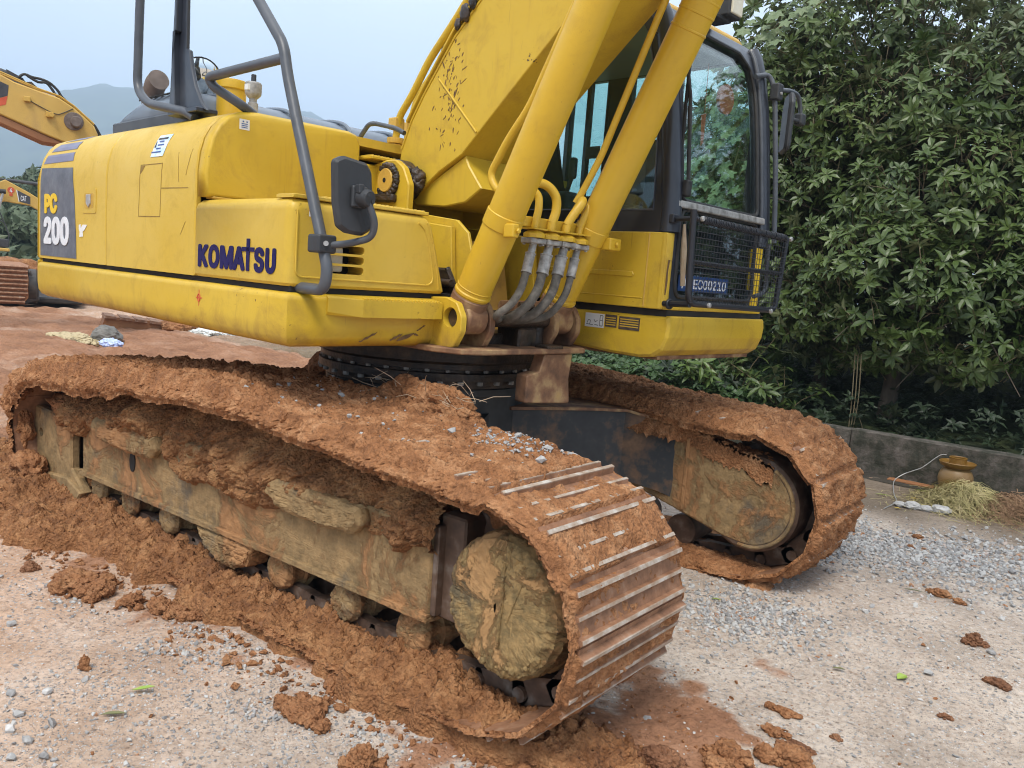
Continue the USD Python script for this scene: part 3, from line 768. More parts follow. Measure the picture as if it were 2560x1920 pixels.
def track_line(n=48):
    a = np.radians(np.linspace(88, -88, 60))
    pts = [np.c_[SPX + RS * np.cos(a), SPZ + RS * np.sin(a)]]
    bx = np.linspace(1.45, -1.5, 40)
    pts.append(np.c_[bx, np.interp(bx, [-1.5, -1.2, 1.25, 1.45], [.040, .026, .026, .048])])
    a = np.radians(np.linspace(272, 92, 60))
    pts.append(np.c_[IDX + RI * np.cos(a), IDZ + RI * np.sin(a)])
    tx = np.linspace(-1.5, 1.5, 50)
    tz = np.interp(tx, [-1.5, -1.1, -.6, -.2, .2, .6, 1.0, 1.5], [.862, .895, .935, .965, .965, .945, .915, .892])
    pts.append(np.c_[tx, tz])
    p = np.vstack(pts)
    p = np.vstack([p, p[:1]])
    s = np.r_[0, np.cumsum(np.linalg.norm(np.diff(p, axis=0), axis=1))]
    u = np.linspace(0, s[-1], n + 1)[:-1] + .03
    q = np.stack([np.interp(u, s, p[:, 0]), np.interp(u, s, p[:, 1])], 1)
    return q


TP = track_line()
NS = len(TP)
SHOE = [(-.010, -.012), (.184, -.012), (.184, 0), (.176, 0), (.171, .021), (.159, .021), (.153, 0), (.106, 0), (.101, .018), (.090, .018), (.085, 0), (.034, 0), (.029, .027), (.015, .027), (.009, 0), (-.010, 0)]


def build_track(y0, y1, near, seed):
    sgn = 1
    # chain: rail links along the path, inset from the shoes
    links = []
    ym = (y0 + y1) / 2
    for i in range(NS):
        p, q = TP[i], TP[(i + 1) % NS]
        t = (q - p) / np.linalg.norm(q - p); nrm = np.array([t[1], -t[0]]) * -1
        L = np.linalg.norm(q - p)
        nrm = np.array([-t[1], t[0]])
        for dy in (-.085, .085):
            pr = [(-.01, -.018), (L + .012, -.018), (L + .03, -.05), (L + .012, -.105), (L * .6, -.112), (L * .4, -.112), (-.01, -.105), (-.03, -.05)]
            m = prism(pr, 'y', ym + dy - .022, ym + dy + .022)
            v = np.array(m.vertices)
            links.append(tm(np.c_[p[0] + v[:, 0] * t[0] + v[:, 2] * nrm[0], v[:, 1], p[1] + v[:, 0] * t[1] + v[:, 2] * nrm[1]], m.faces))
        c = p + nrm * -.062
        links.append(cyl((c[0], ym - .125, c[1]), (c[0], ym + .125, c[1]), .028, sides=10))
    tr = obj('track', cat(links), 'link_steel', EX, smooth=30, label='crawler track caked in red mud, nearer the camera' if near else 'crawler track caked in red mud, on the far side')
    frames = []
    for i in range(NS):
        p, q = TP[i], TP[(i + 1) % NS]
        t = (q - p) / np.linalg.norm(q - p)
        nrm = np.array([-t[1], t[0]])
        frames.append((p, t, nrm, np.linalg.norm(q - p)))
        m = prism(SHOE, 'y', y0 + .004, y1 - .004)
        v = np.array(m.vertices)
        obj('track_shoe', tm(np.c_[p[0] + v[:, 0] * t[0] + v[:, 2] * nrm[0], v[:, 1], p[1] + v[:, 0] * t[1] + v[:, 2] * nrm[1]], m.faces), 'shoe_steel', tr, smooth=False, attrs={'tip': v[:, 2] / np.where(v[:, 0] < .06, .027, np.where(v[:, 0] < .13, .0185, .021))})
    # mud lying on and hanging from the shoes
    ns, nv, ne = (22, 74, 9) if near else (16, 52, 7)
    lat = np.linspace(0, 1, nv)
    rows = []
    for i, (p, t, nrm, L) in enumerate(frames):
        for k in range(ns):
            s = (k + .5) / ns * L
            rows.append((p[0] + t[0] * s, p[1] + t[1] * s, nrm[0], nrm[1], s, min(s, L - s)))
    R = np.array(rows)
    U = len(R)
    cx, cz, nx, nz_, ss, gap = R.T
    front = sstep(1.42, 1.70, cx) * sstep(.9, .86, cz) + sstep(1.66, 1.7, cx)
    front = np.clip(front, 0, 1)
    top = sstep(.2, .8, nz_)
    y = y0 + (y1 - y0) * lat
    X = np.repeat(cx[:, None], nv, 1); Zc = np.repeat(cz[:, None], nv, 1); Y = np.repeat(y[None], U, 0)
    P = np.stack([X, Y, Zc], -1)
    big = meshkit.fbm(P * np.array([2.6, 3.4, 2.6]), 4, seed)
    fin = crumbs(P.reshape(-1, 3), .055, seed).reshape(U, nv)
    mic = crumbs(P.reshape(-1, 3), .024, seed + 4).reshape(U, nv)
    streak = meshkit.fbm(P * np.array([1.2, 22, 1.2]), 3, seed + 8)
    level = np.where(front > .5, 0.0165 if near else .027, .034)[:, None] + (1 - front)[:, None] * .014 * top[:, None]
    level = level - (sstep(.1, .7, cx) * (1 - front) * top * .016)[:, None]
    fz = 1 - (.62 if near else 0) * front[:, None]
    rearpile = (sstep(.9, -.6, cx) * top)[:, None]
    T = level + (big - .5) * (.045 + .05 * rearpile) * (1 - .45 * front[:, None]) + (fin - .40) * (.046 + .016 * rearpile) * fz + (mic - .40) * .018 * fz + (streak - .5) * .016 * top[:, None]
    bare = sstep(.56, .70, meshkit.fbm(P * np.array([3.5, 2.0, 3.5]) + 40, 3, seed + 2))
    T = T - bare * (.022 if near else .012) * (1 - rearpile)
    T = T - (front[:, None] * (gap < .012)[:, None]) * .03
    edge = np.minimum(lat, 1 - lat)[None] * (y1 - y0)
    T = T * (.80 + .20 * sstep(0, .05, edge)) - .001
    # drooping rims
    def rim(side, yy):
        Pe = np.stack([cx, np.full(U, yy), cz], -1)
        droop = .022 + .075 * meshkit.fbm(Pe * 4.2, 3, seed + 11) + .085 * sstep(-.2, -1.2, cx) * top * meshkit.fbm(Pe * 7, 3, seed + 17)
        droop = droop * (.35 + .65 * top) * (1 - .5 * front)
        out = .006 + .034 * meshkit.fbm(Pe * 9, 3, seed + 13) + .02 * top
        A, B = [], []
        for k in range(1, ne + 1):
            f = k / ne
            Pk = np.stack([cx, np.full(U, yy), cz], -1) + np.array([0, .01 * k * side, 0])
            c = crumbs(Pk - np.c_[0 * cx, 0 * cx, droop * f], .042, seed + 21)
            lum = (c - .45) * .042 * (1 - .3 * front)
            A.append(yy + side * (out * math.sin(min(1, f * 1.5) * PI / 2) * (1.0 if f < .85 else .55) + lum))
            B.append(-droop * f ** 1.2 - (0.012 if f == 1 else 0))
        return np.array(A).T, np.array(B).T
    a0, b0 = rim(-1, y0); a1, b1 = rim(1, y1)
    YY = np.hstack([a0[:, ::-1], Y, a1]); TT = np.hstack([b0[:, ::-1], T, b1])
    V = np.stack([cx[:, None] + nx[:, None] * TT, YY, cz[:, None] + nz_[:, None] * TT], -1)
    keep = V.shape[1]
    obj('mud_cake', tm(V.reshape(-1, 3), grid_faces(U, keep, True)), 'packed_mud', tr, smooth=60, kind='stuff', label='red mud caked over the track shoes')
    if near:
        idx = []
        r = np.random.default_rng(seed)
        cand = np.argwhere((np.repeat((top > .8)[:, None], keep, 1)) & (V[..., 0] > .1) & (V[..., 0] < 1.62) & (V[..., 1] > -1.36) & (V[..., 1] < -.78))
        st = []
        for a, b in cand[r.choice(len(cand), 2600, replace=False)]:
            q = V[a, b]
            if r.random() > .04 + .96 * math.exp(-(((q[0] - 1.40) / .16) ** 2 + ((q[1] + .88) / .12) ** 2)):
                continue
            st.append(pebble(q + np.array([0, 0, .004]), r.uniform(.004, .012) * (1 + 1.3 * (r.random() > .93)), r))
        obj('gravel', cat(st), 'stone_grey', tr, smooth=False, kind='stuff', label='pale gravel stuck on the track mud')
    return tr


def pebble(c, s, r, flat=.7, n=11):
    p = r.normal(size=(n, 3)); p /= np.linalg.norm(p, axis=1, keepdims=True)
    p *= np.array([1.0, r.uniform(.6, .95), flat * r.uniform(.7, 1.1)]) * s * r.uniform(.85, 1.1, (n, 1))
    a = r.uniform(0, 2 * PI)
    p = np.c_[p[:, 0] * math.cos(a) - p[:, 1] * math.sin(a), p[:, 0] * math.sin(a) + p[:, 1] * math.cos(a), p[:, 2]]
    return trimesh.convex.convex_hull(p + np.asarray(c, float))


TRN = build_track(-1.402, -.742, True, 101)
TRF = build_track(.742, 1.402, False, 202)


def wheel(name, c, r, parent, mat_='link_steel', label=None):
    m = lathe([(0, -.11), (r * .55, -.11), (r * .6, -.09), (r * .86, -.085), (r, -.07), (r, -.045), (r * 1.06, -.04), (r * 1.06, .04), (r, .045), (r, .07), (r * .86, .085), (r * .6, .09), (r * .55, .11), (0, .11)], c, 'y', 40)
    return obj(name, m, mat_, parent, smooth=40, label=label)


def sprocket(y):
    pts = []
    for k in range(21):
        for a, r in ((-.36, .295), (-.2, .30), (-.09, .345), (.09, .345), (.2, .30), (.36, .295)):
            t = (k + a) / 21 * 2 * PI
            pts.append((SPX + r * math.cos(t), SPZ + r * math.sin(t)))
    return prism(pts, 'y', y - .035, y + .035, .008)


# near track frame -------------------------------------------------------------
frame = prism([(-1.56, .262), (1.302, .306), (1.302, .645), (-1.30, .645), (-1.56, .56)], 'y', -1.25, -.96, .008)
TF = obj('track_frame', rough_up(frame, .04, .004, .05, 3), 'dried_mud_steel', EX, smooth=30, label='track frame beam of the nearer track, coated in dried mud')
obj('frame_flange', rough_up(prism([(-1.57, .243), (1.308, .288), (1.308, .318), (-1.57, .273)], 'y', -1.268, -.95, .004), .03, .006, .03, 8), 'dried_mud_steel', TF, smooth=40)
obj('end_plate', cat([box(1.30, 1.425, -1.21, -.95, .30, .70, .008), box(1.304, 1.33, -1.247, -.95, .315, .66, .004)]), 'link_steel', TF)
obj('motor_bracket', prism([(1.36, .26), (1.62, .30), (1.66, .80), (1.42, .86), (1.30, .80), (1.30, .3)], 'y', -1.0, -.93, .008), 'link_steel', TF)
guard = cut(prism([(-2.262, .525), (-2.262, .235), (-2.04, .165), (-1.965, .122), (-1.53, .105), (-1.485, .148), (-1.655, .262), (-1.655, .545), (-2.2, .565)], 'y', -1.275, -1.22, .010),
            cyl((-2.08, -1.3, .405), (-2.08, -1.2, .405), .028))
GD = obj('idler_guard', rough_up(guard, .03, .003, .05, 12), 'dried_mud_steel', TF, smooth=30, label='bent steel plate with a round hole in front of the idler')
obj('guard_rib', prism([(-2.05, .175), (-1.955, .118), (-1.52, .100), (-1.475, .150), (-1.66, .205)], 'y', -1.30, -1.262, .008), 'dried_mud_steel', TF)
obj('frame_slot', prism([(-.955 + .030 * math.cos(a), .44 + .055 * math.sin(a)) for a in np.linspace(0, 2 * PI, 24)[:-1]], 'y', -1.256, -1.24), 'void_black', TF, smooth=False)
for xa, xb, za in ((-1.34, -.62, .50), (.33, .97, .515)):
    st = prism([(xa, za + .06), (xa + .10, za + .012), (xa + .42, za), (xb - .06, za + .02), (xb, za + .07), (xb - .02, za + .13), (xa + .03, za + .13)], 'y', -1.315, -1.24, .02)
    obj('step_bracket', rough_up(st, .022, .014, .05, int(40 + 9 * xa)), 'dried_mud_steel', TF, smooth=45)
for k, x in enumerate((-1.43, -1.06, -.64, .33, .79, 1.19)):
    ro = lathe([(0, -.13), (.07, -.13), (.092, -.12), (.092, -.085), (.078, -.08), (.078, .005), (.094, .01), (.094, .05), (.078, .055), (.066, .075), (.066, .10), (.082, .108), (.086, .125), (.072, .148), (.03, .155), (0, .155)], (x, -1.075, .195), 'y', 28)
    obj('track_roller', rough_up(ro, .014, .014, .032, 60 + k), 'dried_mud_steel', TF, smooth=45)
obj('roller_guard', rough_up(prism([(-.29, .255), (.19, .265), (.13, .165), (.03, .125), (-.09, .122), (-.22, .17)], 'y', -1.262, -1.13, .015), .018, .022, .05, 71), 'dried_mud_steel', TF, smooth=45)
wheel('idler', (IDX, -1.072, IDZ), .29, EX)
obj('sprocket', sprocket(-1.072), 'link_steel', EX, smooth=30)
hub = lathe([(.32, .93), (.335, .95), (.335, 1.0), (.315, 1.02), (.262, 1.03), (.252, 1.06), (.246, 1.20), (.240, 1.295), (.228, 1.320), (.200, 1.334), (.12, 1.337), (.02, 1.337)], (1.70, 0, .492), 'y', 72)
hubm = trimesh.Trimesh(*trimesh.remesh.subdivide_to_size(hub.vertices, hub.faces, .018, max_iter=12), process=True)
hv = np.array(hubm.vertices)
rr = np.hypot(hv[:, 0] - 1.70, hv[:, 2] - .492)
ca = np.arctan2(hv[:, 2] - .492, hv[:, 0] - 1.70)
hn = hubm.vertex_normals
amt = (crumbs(hv, .05, 5) - .35) * .016 + (meshkit.fbm(hv * 8, 4, 6) - .5) * .028 + (crumbs(hv, .02, 9) - .4) * .006
amt = amt * (.35 + .65 * sstep(.12, .2, rr))
hv = hv + hn * amt[:, None] + np.c_[np.cos(ca), 0 * ca, np.sin(ca)] * (np.maximum(0, np.cos(ca * 22)) * .0025 * sstep(.17, .215, rr) * sstep(-1.25, -1.31, hv[:, 1]))[:, None]
FD = obj('final_drive', tm(hv, hubm.faces), 'hub_mud', EX, smooth=60, label='round final drive cover caked with dried mud')
obj('cover_ridge', cat([rough_up(prism([(1.702, .36), (1.712, .36), (1.722, .66), (1.708, .66)], 'y', -1.344, -1.33, .003), .012, .007, .02, 3),
                        rough_up(prism([(1.694, .47), (1.718, .47), (1.722, .56), (1.698, .56)], 'y', -1.346, -1.33, .003), .012, .007, .02, 4),
                        rough_up(prism([(1.735, .46), (1.742, .455), (1.792, .60), (1.786, .605)], 'y', -1.342, -1.33, .002), .012, .004, .02, 5)]), 'hub_mud', FD, smooth=40)
for k in range(9):
    a = math.radians(200 + k * 18)
    obj('cover_bolt', lump((1.70 + .207 * math.cos(a), -1.328, .492 + .207 * math.sin(a)), .0135 + .003 * math.sin(k * 2.7), 300 + k, 2, .3), 'hub_mud', FD, smooth=True)

# mud packed between the frame and the upper run
bx = np.linspace(-1.80, 1.33, 330)
bs = np.linspace(0, 1, 74)
BX, BS = np.meshgrid(bx, bs, indexing='ij')
zb = np.interp(bx, [-1.8, -1.6, -1.3, -.6, -.3, .1, .35, .95, 1.33], [.50, .49, .53, .52, .43, .45, .50, .50, .52])
zb = zb + (meshkit.fbm(np.c_[bx * 7, 0 * bx, 0 * bx], 4, 5) - .5) * .17
zt = np.interp(bx, [-1.8, -1.3, -.6, 0, .7, 1.33], [.76, .84, .90, .935, .89, .84])
BZ = zb[:, None] + (zt - zb)[:, None] * BS
BY = -1.250 + .15 * sstep(.25, 1.0, BS) ** 1.1
Pb = np.stack([BX, BY, BZ], -1)
rel = .022 + (crumbs(Pb.reshape(-1, 3), .095, 31).reshape(BX.shape) - .45) * .070 + (crumbs(Pb.reshape(-1, 3), .036, 33).reshape(BX.shape) - .45) * .026 + (meshkit.fbm(Pb * 3.2, 4, 37) - .45) * .17
rel = rel + .09 * np.exp(-(((BX + .82) / .16) ** 2 + ((BZ - .76) / .10) ** 2)) + .06 * np.exp(-(((BX + 1.0) / .28) ** 2 + ((BZ - .68) / .06) ** 2)) - .07 * np.exp(-(((BX + .62) / .05) ** 2 + ((BZ - .70) / .12) ** 2))
BY = BY - rel * sstep(0, .10, BS) * (1 - .4 * sstep(.85, 1, BS))
obj('mud_bank', tm(np.stack([BX, BY + .012 * (1 - sstep(0, .05, BS)), BZ], -1).reshape(-1, 3), grid_faces(len(bx), len(bs))), 'dry_mud', TF, smooth=70, kind='stuff', label='mud packed on top of the track frame')
obj('mud_lump', cat([lump((-1.86, -1.20, .60), .13, 8, 4, .4, squash=(1.7, .6, .5)), lump((-2.20, -1.33, .42), .10, 21, 4, .45, squash=(.7, .6, 1.5)), lump((-2.16, -1.36, .70), .10, 22, 4, .45, squash=(.9, .6, .9)), lump((-2.05, -1.36, .20), .13, 23, 4, .45, squash=(1.3, .7, .8)), lump((-2.28, -1.36, .58), .09, 24, 4, .45, squash=(.8, .7, 1.2)), lump((-.83, -1.17, .80), .125, 9, 4, .42, squash=(1, .7, .95)), lump((1.05, -1.12, .70), .14, 10, 4, .4, squash=(1.6, .6, .7)),
                     lump((1.52, -1.06, .74), .13, 11, 4, .4, squash=(1.1, .6, .8))]), 'packed_mud', TF, smooth=60, kind='stuff')

# far track frame and its inner motor cover ---------------------------------------
arc = [(SPX + .01 + .232 * math.cos(a), .475 + .232 * math.sin(a)) for a in np.radians(np.linspace(84, -88, 22))]
cover = [(-1.5, .30), (1.02, .40), (1.30, .325), (1.55, .255)] + arc[::-1] + [(1.42, .715), (1.27, .775), (1.0, .80), (-1.5, .66)]
FF = obj('track_frame', rough_up(prism(cover, 'y', .80, 1.05, .012), .035, .005, .05, 21), 'dried_mud_steel', EX, smooth=30, label='track frame of the far track with its rounded inner motor cover')
rimp = [(SPX + .01 + .236 * math.cos(a), .475 + .236 * math.sin(a)) for a in np.radians(np.linspace(60, -100, 24))]
obj('cover_rim', tube([(x, .803, z) for x, z in rimp], .011, 8), 'dried_mud_steel', FF)
obj('cover_seam', box(1.268, 1.292, .789, .805, .35, .765, .005), 'dried_mud_steel', FF)
obj('motor_housing', lathe([(0, -1.16), (.20, -1.16), (.262, -1.10), (.262, -.82), (.245, -.802), (0, -.802)], (SPX + .01, 0, .475), 'y', 48), 'link_steel', FF)
for x in (-1.1, -.6, -.1, .4, .86, 1.22):
    obj('track_roller', lathe([(0, -.13), (.09, -.13), (.09, .13), (0, .13)], (x, 1.07, .19), 'y', 20), 'link_steel', FF)
wheel('idler', (IDX, 1.072, IDZ), .29, EX)
obj('sprocket', sprocket(1.072), 'link_steel', EX, smooth=30)
lx = np.linspace(.70, 1.78, 130); ls = np.linspace(0, 1, 26)
LX, LS = np.meshgrid(lx, ls, indexing='ij')
LZ0 = np.interp(lx, [.7, 1.0, 1.27, 1.5, 1.78], [.87, .845, .80, .745, .70])
LY = .70 + .24 * LS + .10 * (1 - sstep(.7, 1.2, LX)) * (LS - .3)
Pl = np.stack([LX, LY, 0 * LX + .8], -1)
LZ = LZ0[:, None] + (crumbs(Pl.reshape(-1, 3), .06, 51).reshape(LX.shape) - .3) * .06 + (meshkit.fbm(Pl * 5, 4, 53) - .45) * .08 - .10 * sstep(.18, 0, LS)
LY = np.maximum(LY, .792 * sstep(1.05, 1.25, LX) + .0)
obj('mud_bank', tm(np.stack([LX, LY, LZ], -1).reshape(-1, 3), grid_faces(len(lx), len(ls))), 'packed_mud', FF, smooth=60, kind='stuff')

# carbody: hub, legs ---------------------------------------------------------------
CB = obj('carbody', lathe([(.52, .62), (.57, .66), (.57, .94), (.58, .95), (.58, .985), (.57, .99), (0, .99)], (0, 0, 0), 'z', 64), 'ring_paint', EX, label='dark lower frame hub with legs to both tracks')


def leg(pts, zt, zb0, label=None):
    """A box-section leg: a plan outline carried from a sloping top to a sloping bottom; pts: (x, y, top, bottom)."""
    p = np.array(pts, float)
    top_, bot = p[:, [0, 1, 2]], p[:, [0, 1, 3]]
    n = len(p)
    tri = np.array(m3.triangulate([p[:, :2]]))
    F = []
    for j in range(n):
        k = (j + 1) % n
        F += [[j, k, k + n], [j, k + n, j + n]]
    return tm(np.vstack([bot, top_]), np.vstack([F, tri[:, ::-1], tri + n]))


obj('leg', leg([(.30, .20, .86, .50), (.56, .10, .86, .50), (.68, .30, .868, .50), (.80, .51, .868, .49), (.925, .68, .866, .47), (1.12, .77, .83, .43), (1.28, .83, .79, .38), (1.28, 1.0, .79, .38), (.6, 1.0, .84, .40), (.35, .6, .86, .5)], 0, 0), 'carbody_paint', CB, smooth=25)
obj('leg_top_plate', leg([(.20, .10, .885, .868), (.58, .06, .885, .868), (.70, .29, .885, .869), (.82, .50, .885, .869), (.945, .67, .882, .867), (1.13, .755, .845, .831), (1.28, .815, .806, .791), (1.28, 1.02, .81, .79), (.4, 1.02, .885, .86), (.2, .6, .885, .868)], 0, 0), 'rusty_plate', CB, smooth=25)
obj('leg', leg([(.20, -.30, .86, .50), (.56, -.10, .86, .50), (.72, -.35, .86, .48), (.95, -.70, .84, .45), (1.1, -.95, .80, .42), (.5, -1.0, .8, .42), (.3, -.6, .85, .5)], 0, 0), 'carbody_paint', CB, smooth=25)
obj('leg', leg([(-.30, .30, .86, .50), (-.5, .15, .86, .5), (-1.0, .95, .8, .42), (-.5, 1.0, .8, .42)], 0, 0), 'carbody_paint', CB, smooth=25)
obj('leg', leg([(-.30, -.30, .86, .50), (-.5, -.95, .8, .42), (-1.1, -.95, .8, .42), (-.55, -.1, .86, .5)], 0, 0), 'carbody_paint', CB, smooth=25)
pile = lump((.66, -.70, .86), .30, 17, 5, .26, 1.7, squash=(1.25, .55, .72))
pv = np.array(pile.vertices); pn = pile.vertex_normals
pile = tm(pv + pn * ((crumbs(pv, .06, 77) - .35) * .05)[:, None], pile.faces)
PM = obj('mud_lump', pile, 'packed_mud', CB, smooth=60, kind='stuff', label='heap of mud and roots between the track and the slew ring')
rts = []
for k in range(46):
    a = rng.uniform(0, 2 * PI)
    q = np.array([.66 + .33 * rng.uniform(-1, 1), -.70 + .13 * rng.uniform(-1, 1), 1.03 + .03 * rng.uniform(-1, 1)])
    d = np.array([math.cos(a), math.sin(a), rng.uniform(-.2, .8)]) * rng.uniform(.05, .15)
    rts.append(tube([q, q + d * .5 + rng.normal(0, .008, 3), q + d + [0, 0, -.015]], [.0017, .0015, .0008], 4))
obj('roots', cat(rts), 'pale_twig', CB, kind='stuff')
obj('lichen_patch', lump((.36, -.93, .965), .11, 45, 4, .3, squash=(1.4, .8, .28)), 'lichen', CB, smooth=60)

# slew ring ------------------------------------------------------------------------
SR = obj('slew_ring', lathe([(.54, .99), (.585, .992), (.585, 1.03), (.622, 1.034), (.622, 1.072), (.590, 1.076), (.590, 1.088), (.612, 1.092), (.612, 1.118), (.625, 1.124), (.642, 1.134), (.642, 1.216), (.60, 1.220)], (0, 0, 0), 'z', 96), 'greasy_steel', EX, smooth=25, label='slew ring with a row of bolts')
for k in range(36):
    a = 2 * PI * k / 36
    if -2.6 < math.atan2(math.sin(a - math.radians(-45)), math.cos(a - math.radians(-45))) < 2.6:
        obj('ring_bolt', bolt((.611 * math.cos(a), .611 * math.sin(a), 1.034), (0, 0, -1), .0165, .020), 'dusty_zinc', SR, smooth=False)
        b = a + .06
        obj('ring_bolt', bolt((.602 * math.cos(b), .602 * math.sin(b), 1.093), (0, 0, -1), .014, .016), 'dusty_zinc', SR, smooth=False)


# ------------------------------------------------------------------ the excavator: upper structure (own axes: x forward, y left, z up)
def uo(name, mesh, mat_, parent=None, smooth=32, **kw):
    return obj(name, turn(mesh), mat_, EX if parent is None else parent, smooth, **kw)


SIDE = [(-1.365, 1.478), (-1.367, 1.70), (-1.365, 1.95), (-1.357, 2.03), (-1.338, 2.10), (-1.308, 2.155), (-1.265, 2.20), (-1.205, 2.228), (-1.12, 2.240), (-.90, 2.246)]


def door(x0, x1, gap=0.004, t=.03):
    inner = [(y + t * (1 if i < 6 else .5), z - (t if i > 4 else 0)) for i, (y, z) in enumerate(SIDE)][::-1]
    inner[-1] = (SIDE[0][0] + t, SIDE[0][1])
    return prism(SIDE + inner, 'x', x0 + gap, x1 - gap, .006)


DA = uo('engine_door', door(-2.290, -1.158, .006), 'faded_yellow', smooth=40, label='rear side door with the dark model panel and stripes')
DB = uo('engine_door', door(-1.156, -.090, .006), 'faded_yellow', smooth=40, label='plain side door with a blue sticker')


def on_side(pts, off=.0025, t=.0015):
    """A thin sheet lying on the side doors' surface: outline points (x, z) following the shoulder."""
    sy, sz = np.array([p[0] for p in SIDE]), np.array([p[1] for p in SIDE])
    pg = sg.Polygon(pts)
    m = prism(pg, 'y', 0, t)
    v, f = trimesh.remesh.subdivide_to_size(m.vertices, m.faces, .05, max_iter=12)
    v = np.array(v)
    L = np.r_[0, np.cumsum(np.hypot(np.diff(sy), np.diff(sz)))] + sz[0]
    y = np.interp(v[:, 2], L, sy); z = np.interp(v[:, 2], L, sz)
    dy = np.gradient(np.interp(np.linspace(L[0], L[-1], 400), L, sy)); dz = np.gradient(np.interp(np.linspace(L[0], L[-1], 400), L, sz))
    ny = -np.interp(v[:, 2], np.linspace(L[0], L[-1], 400), dz / np.hypot(dy, dz)); nz2 = np.interp(v[:, 2], np.linspace(L[0], L[-1], 400), dy / np.hypot(dy, dz))
    h = off + (0 - v[:, 1])
    return tm(np.c_[v[:, 0], y + ny * h, z + nz2 * h], f)


uo('decal_panel', on_side([(-2.245, 1.495), (-1.605, 1.495), (-1.612, 1.65), (-1.64, 1.85), (-1.690, 2.02), (-2.245, 2.035)]), 'decal_slate', DA, smooth=60)
for z0, z1, xa, xb, xc, xd in ((2.062, 2.118, -2.235, -1.715, -1.735, -2.205), (2.142, 2.205, -2.185, -1.740, -1.755, -2.135), (2.228, 2.29, -2.11, -1.76, -1.765, -2.05)):
    uo('decal_stripe', on_side([(xa, z0), (xb, z0), (xc, z1), (xd, z1)]), 'decal_stripe', DA, smooth=60)
uo('lettering', moved(heavy(letters('PC', -2.145, -1.935, 1.760, 1.869), .011), (0, -1.3695, 0)), 'letter_yellow', DA, smooth=False, label='yellow letters PC')
uo('lettering', moved(heavy(letters('200', -2.155, -1.728, 1.573, 1.730), .011), (0, -1.3695, 0)), 'letter_white', DA, smooth=False, label='white figures 200')
lr = rrect(-1.505, -1.300, 1.757, 1.893, .012)
uo('latch_recess', prism(lr, 'y', -1.3695, -1.360), 'faded_yellow', DA)
uo('latch_well', prism(rrect(-1.470, -1.335, 1.785, 1.868, .01), 'y', -1.3705, -1.362), 'worn_yellow', DA)
uo('latch', prism([(-1.43, 1.86), (-1.37, 1.86), (-1.37, 1.81), (-1.40, 1.79), (-1.43, 1.81)], 'y', -1.378, -1.366, .003), 'zinc', DA)
uo('torn_label', on_side([(-1.56, 1.69), (-1.535, 1.695), (-1.53, 1.672), (-1.50, 1.692), (-1.43, 1.692), (-1.475, 1.66), (-1.50, 1.655), (-1.495, 1.625), (-1.555, 1.622), (-1.545, 1.65), (-1.56, 1.665)]), 'sticker_white', DA, smooth=False)
uo('sticker', on_side([(-.585, 2.145), (-.440, 2.145), (-.470, 2.030), (-.610, 2.030)]), 'sticker_blue', DB, smooth=60)
for k in range(5):
    z = 2.128 - .018 * k
    xa = -.575 - .008 * k + (.035 if k in (1, 2, 3) else 0)
    uo('print_line', on_side([(xa, z), (-.470 - .008 * k - .02 * (k % 2), z), (-.472 - .008 * k - .02 * (k % 2), z - (.010 if k == 0 else .006)), (xa - .002, z - (.010 if k == 0 else .006))], .0045, .0006), 'print_dark' if k == 0 else 'print_blue', DB, smooth=60)
uo('warning_sign', on_side([(-.592, 2.078), (-.573, 2.078), (-.582, 2.112)], .0045, .0006), 'print_dark', DB, smooth=60)


def outline(pts, w=.004):
    return sg.LineString(list(pts) + [pts[0]]).buffer(w / 2, join_style=2)


def ring_on_side(pts, w=.004):
    out = []
    for a, b in zip(pts, list(pts[1:]) + [pts[0]]):
        d = np.subtract(b, a); n_ = np.array([-d[1], d[0]]) / (np.linalg.norm(d) + 1e-9) * w / 2
        out.append(on_side([a + n_, b + n_, b - n_, a - n_], .0012, .0008))
    return cat(out)


uo('old_sticker_mark', cat([ring_on_side([np.array(p) for p in [(-.715, 1.995), (-.462, 1.995), (-.468, 1.742), (-.722, 1.742)]]), on_side([(-.71, 1.99), (-.665, 1.99), (-.69, 1.965), (-.712, 1.95)], .0012, .0008)]), 'hairline', DB, smooth=60)
uo('scratches', cat([on_side([(-.465, 1.875), (-.17, 1.872), (-.17, 1.875), (-.465, 1.879)], .0012, .0006), on_side([(-.16, 2.05), (-.20, 1.93), (-.197, 1.93), (-.157, 2.05)], .0012, .0006),
                     on_side([(-.30, 2.04), (-.27, 1.90), (-.267, 1.90), (-.297, 2.04)], .0012, .0006), on_side([(-.19, 1.72), (-.24, 1.66), (-.237, 1.66), (-.187, 1.72)], .0012, .0006)]), 'hairline', DB, smooth=60)

# counterweight at the tail
a = np.linspace(math.radians(207.5), math.radians(152.5), 40)
tail = [(-2.30, 1.366), (-2.36, 1.35)] + [(2.735 * math.cos(t), 2.735 * math.sin(t)) for t in a[::-1]] + [(-2.36, -1.35), (-2.30, -1.366)]
CW = uo('counterweight', loft(tail, [(.13, 1.228), (.05, 1.245), (.015, 1.27), (0, 1.32), (0, 1.458), (.006, 1.464), (.012, 1.467), (.012, 1.473), (.006, 1.478), (0, 1.484), (0, 1.97), (.02, 2.05), (.06, 2.12), (.12, 2.18), (.20, 2.22), (.28, 2.235)]), 'yellow_paint', smooth=40, label='rounded yellow counterweight at the tail')
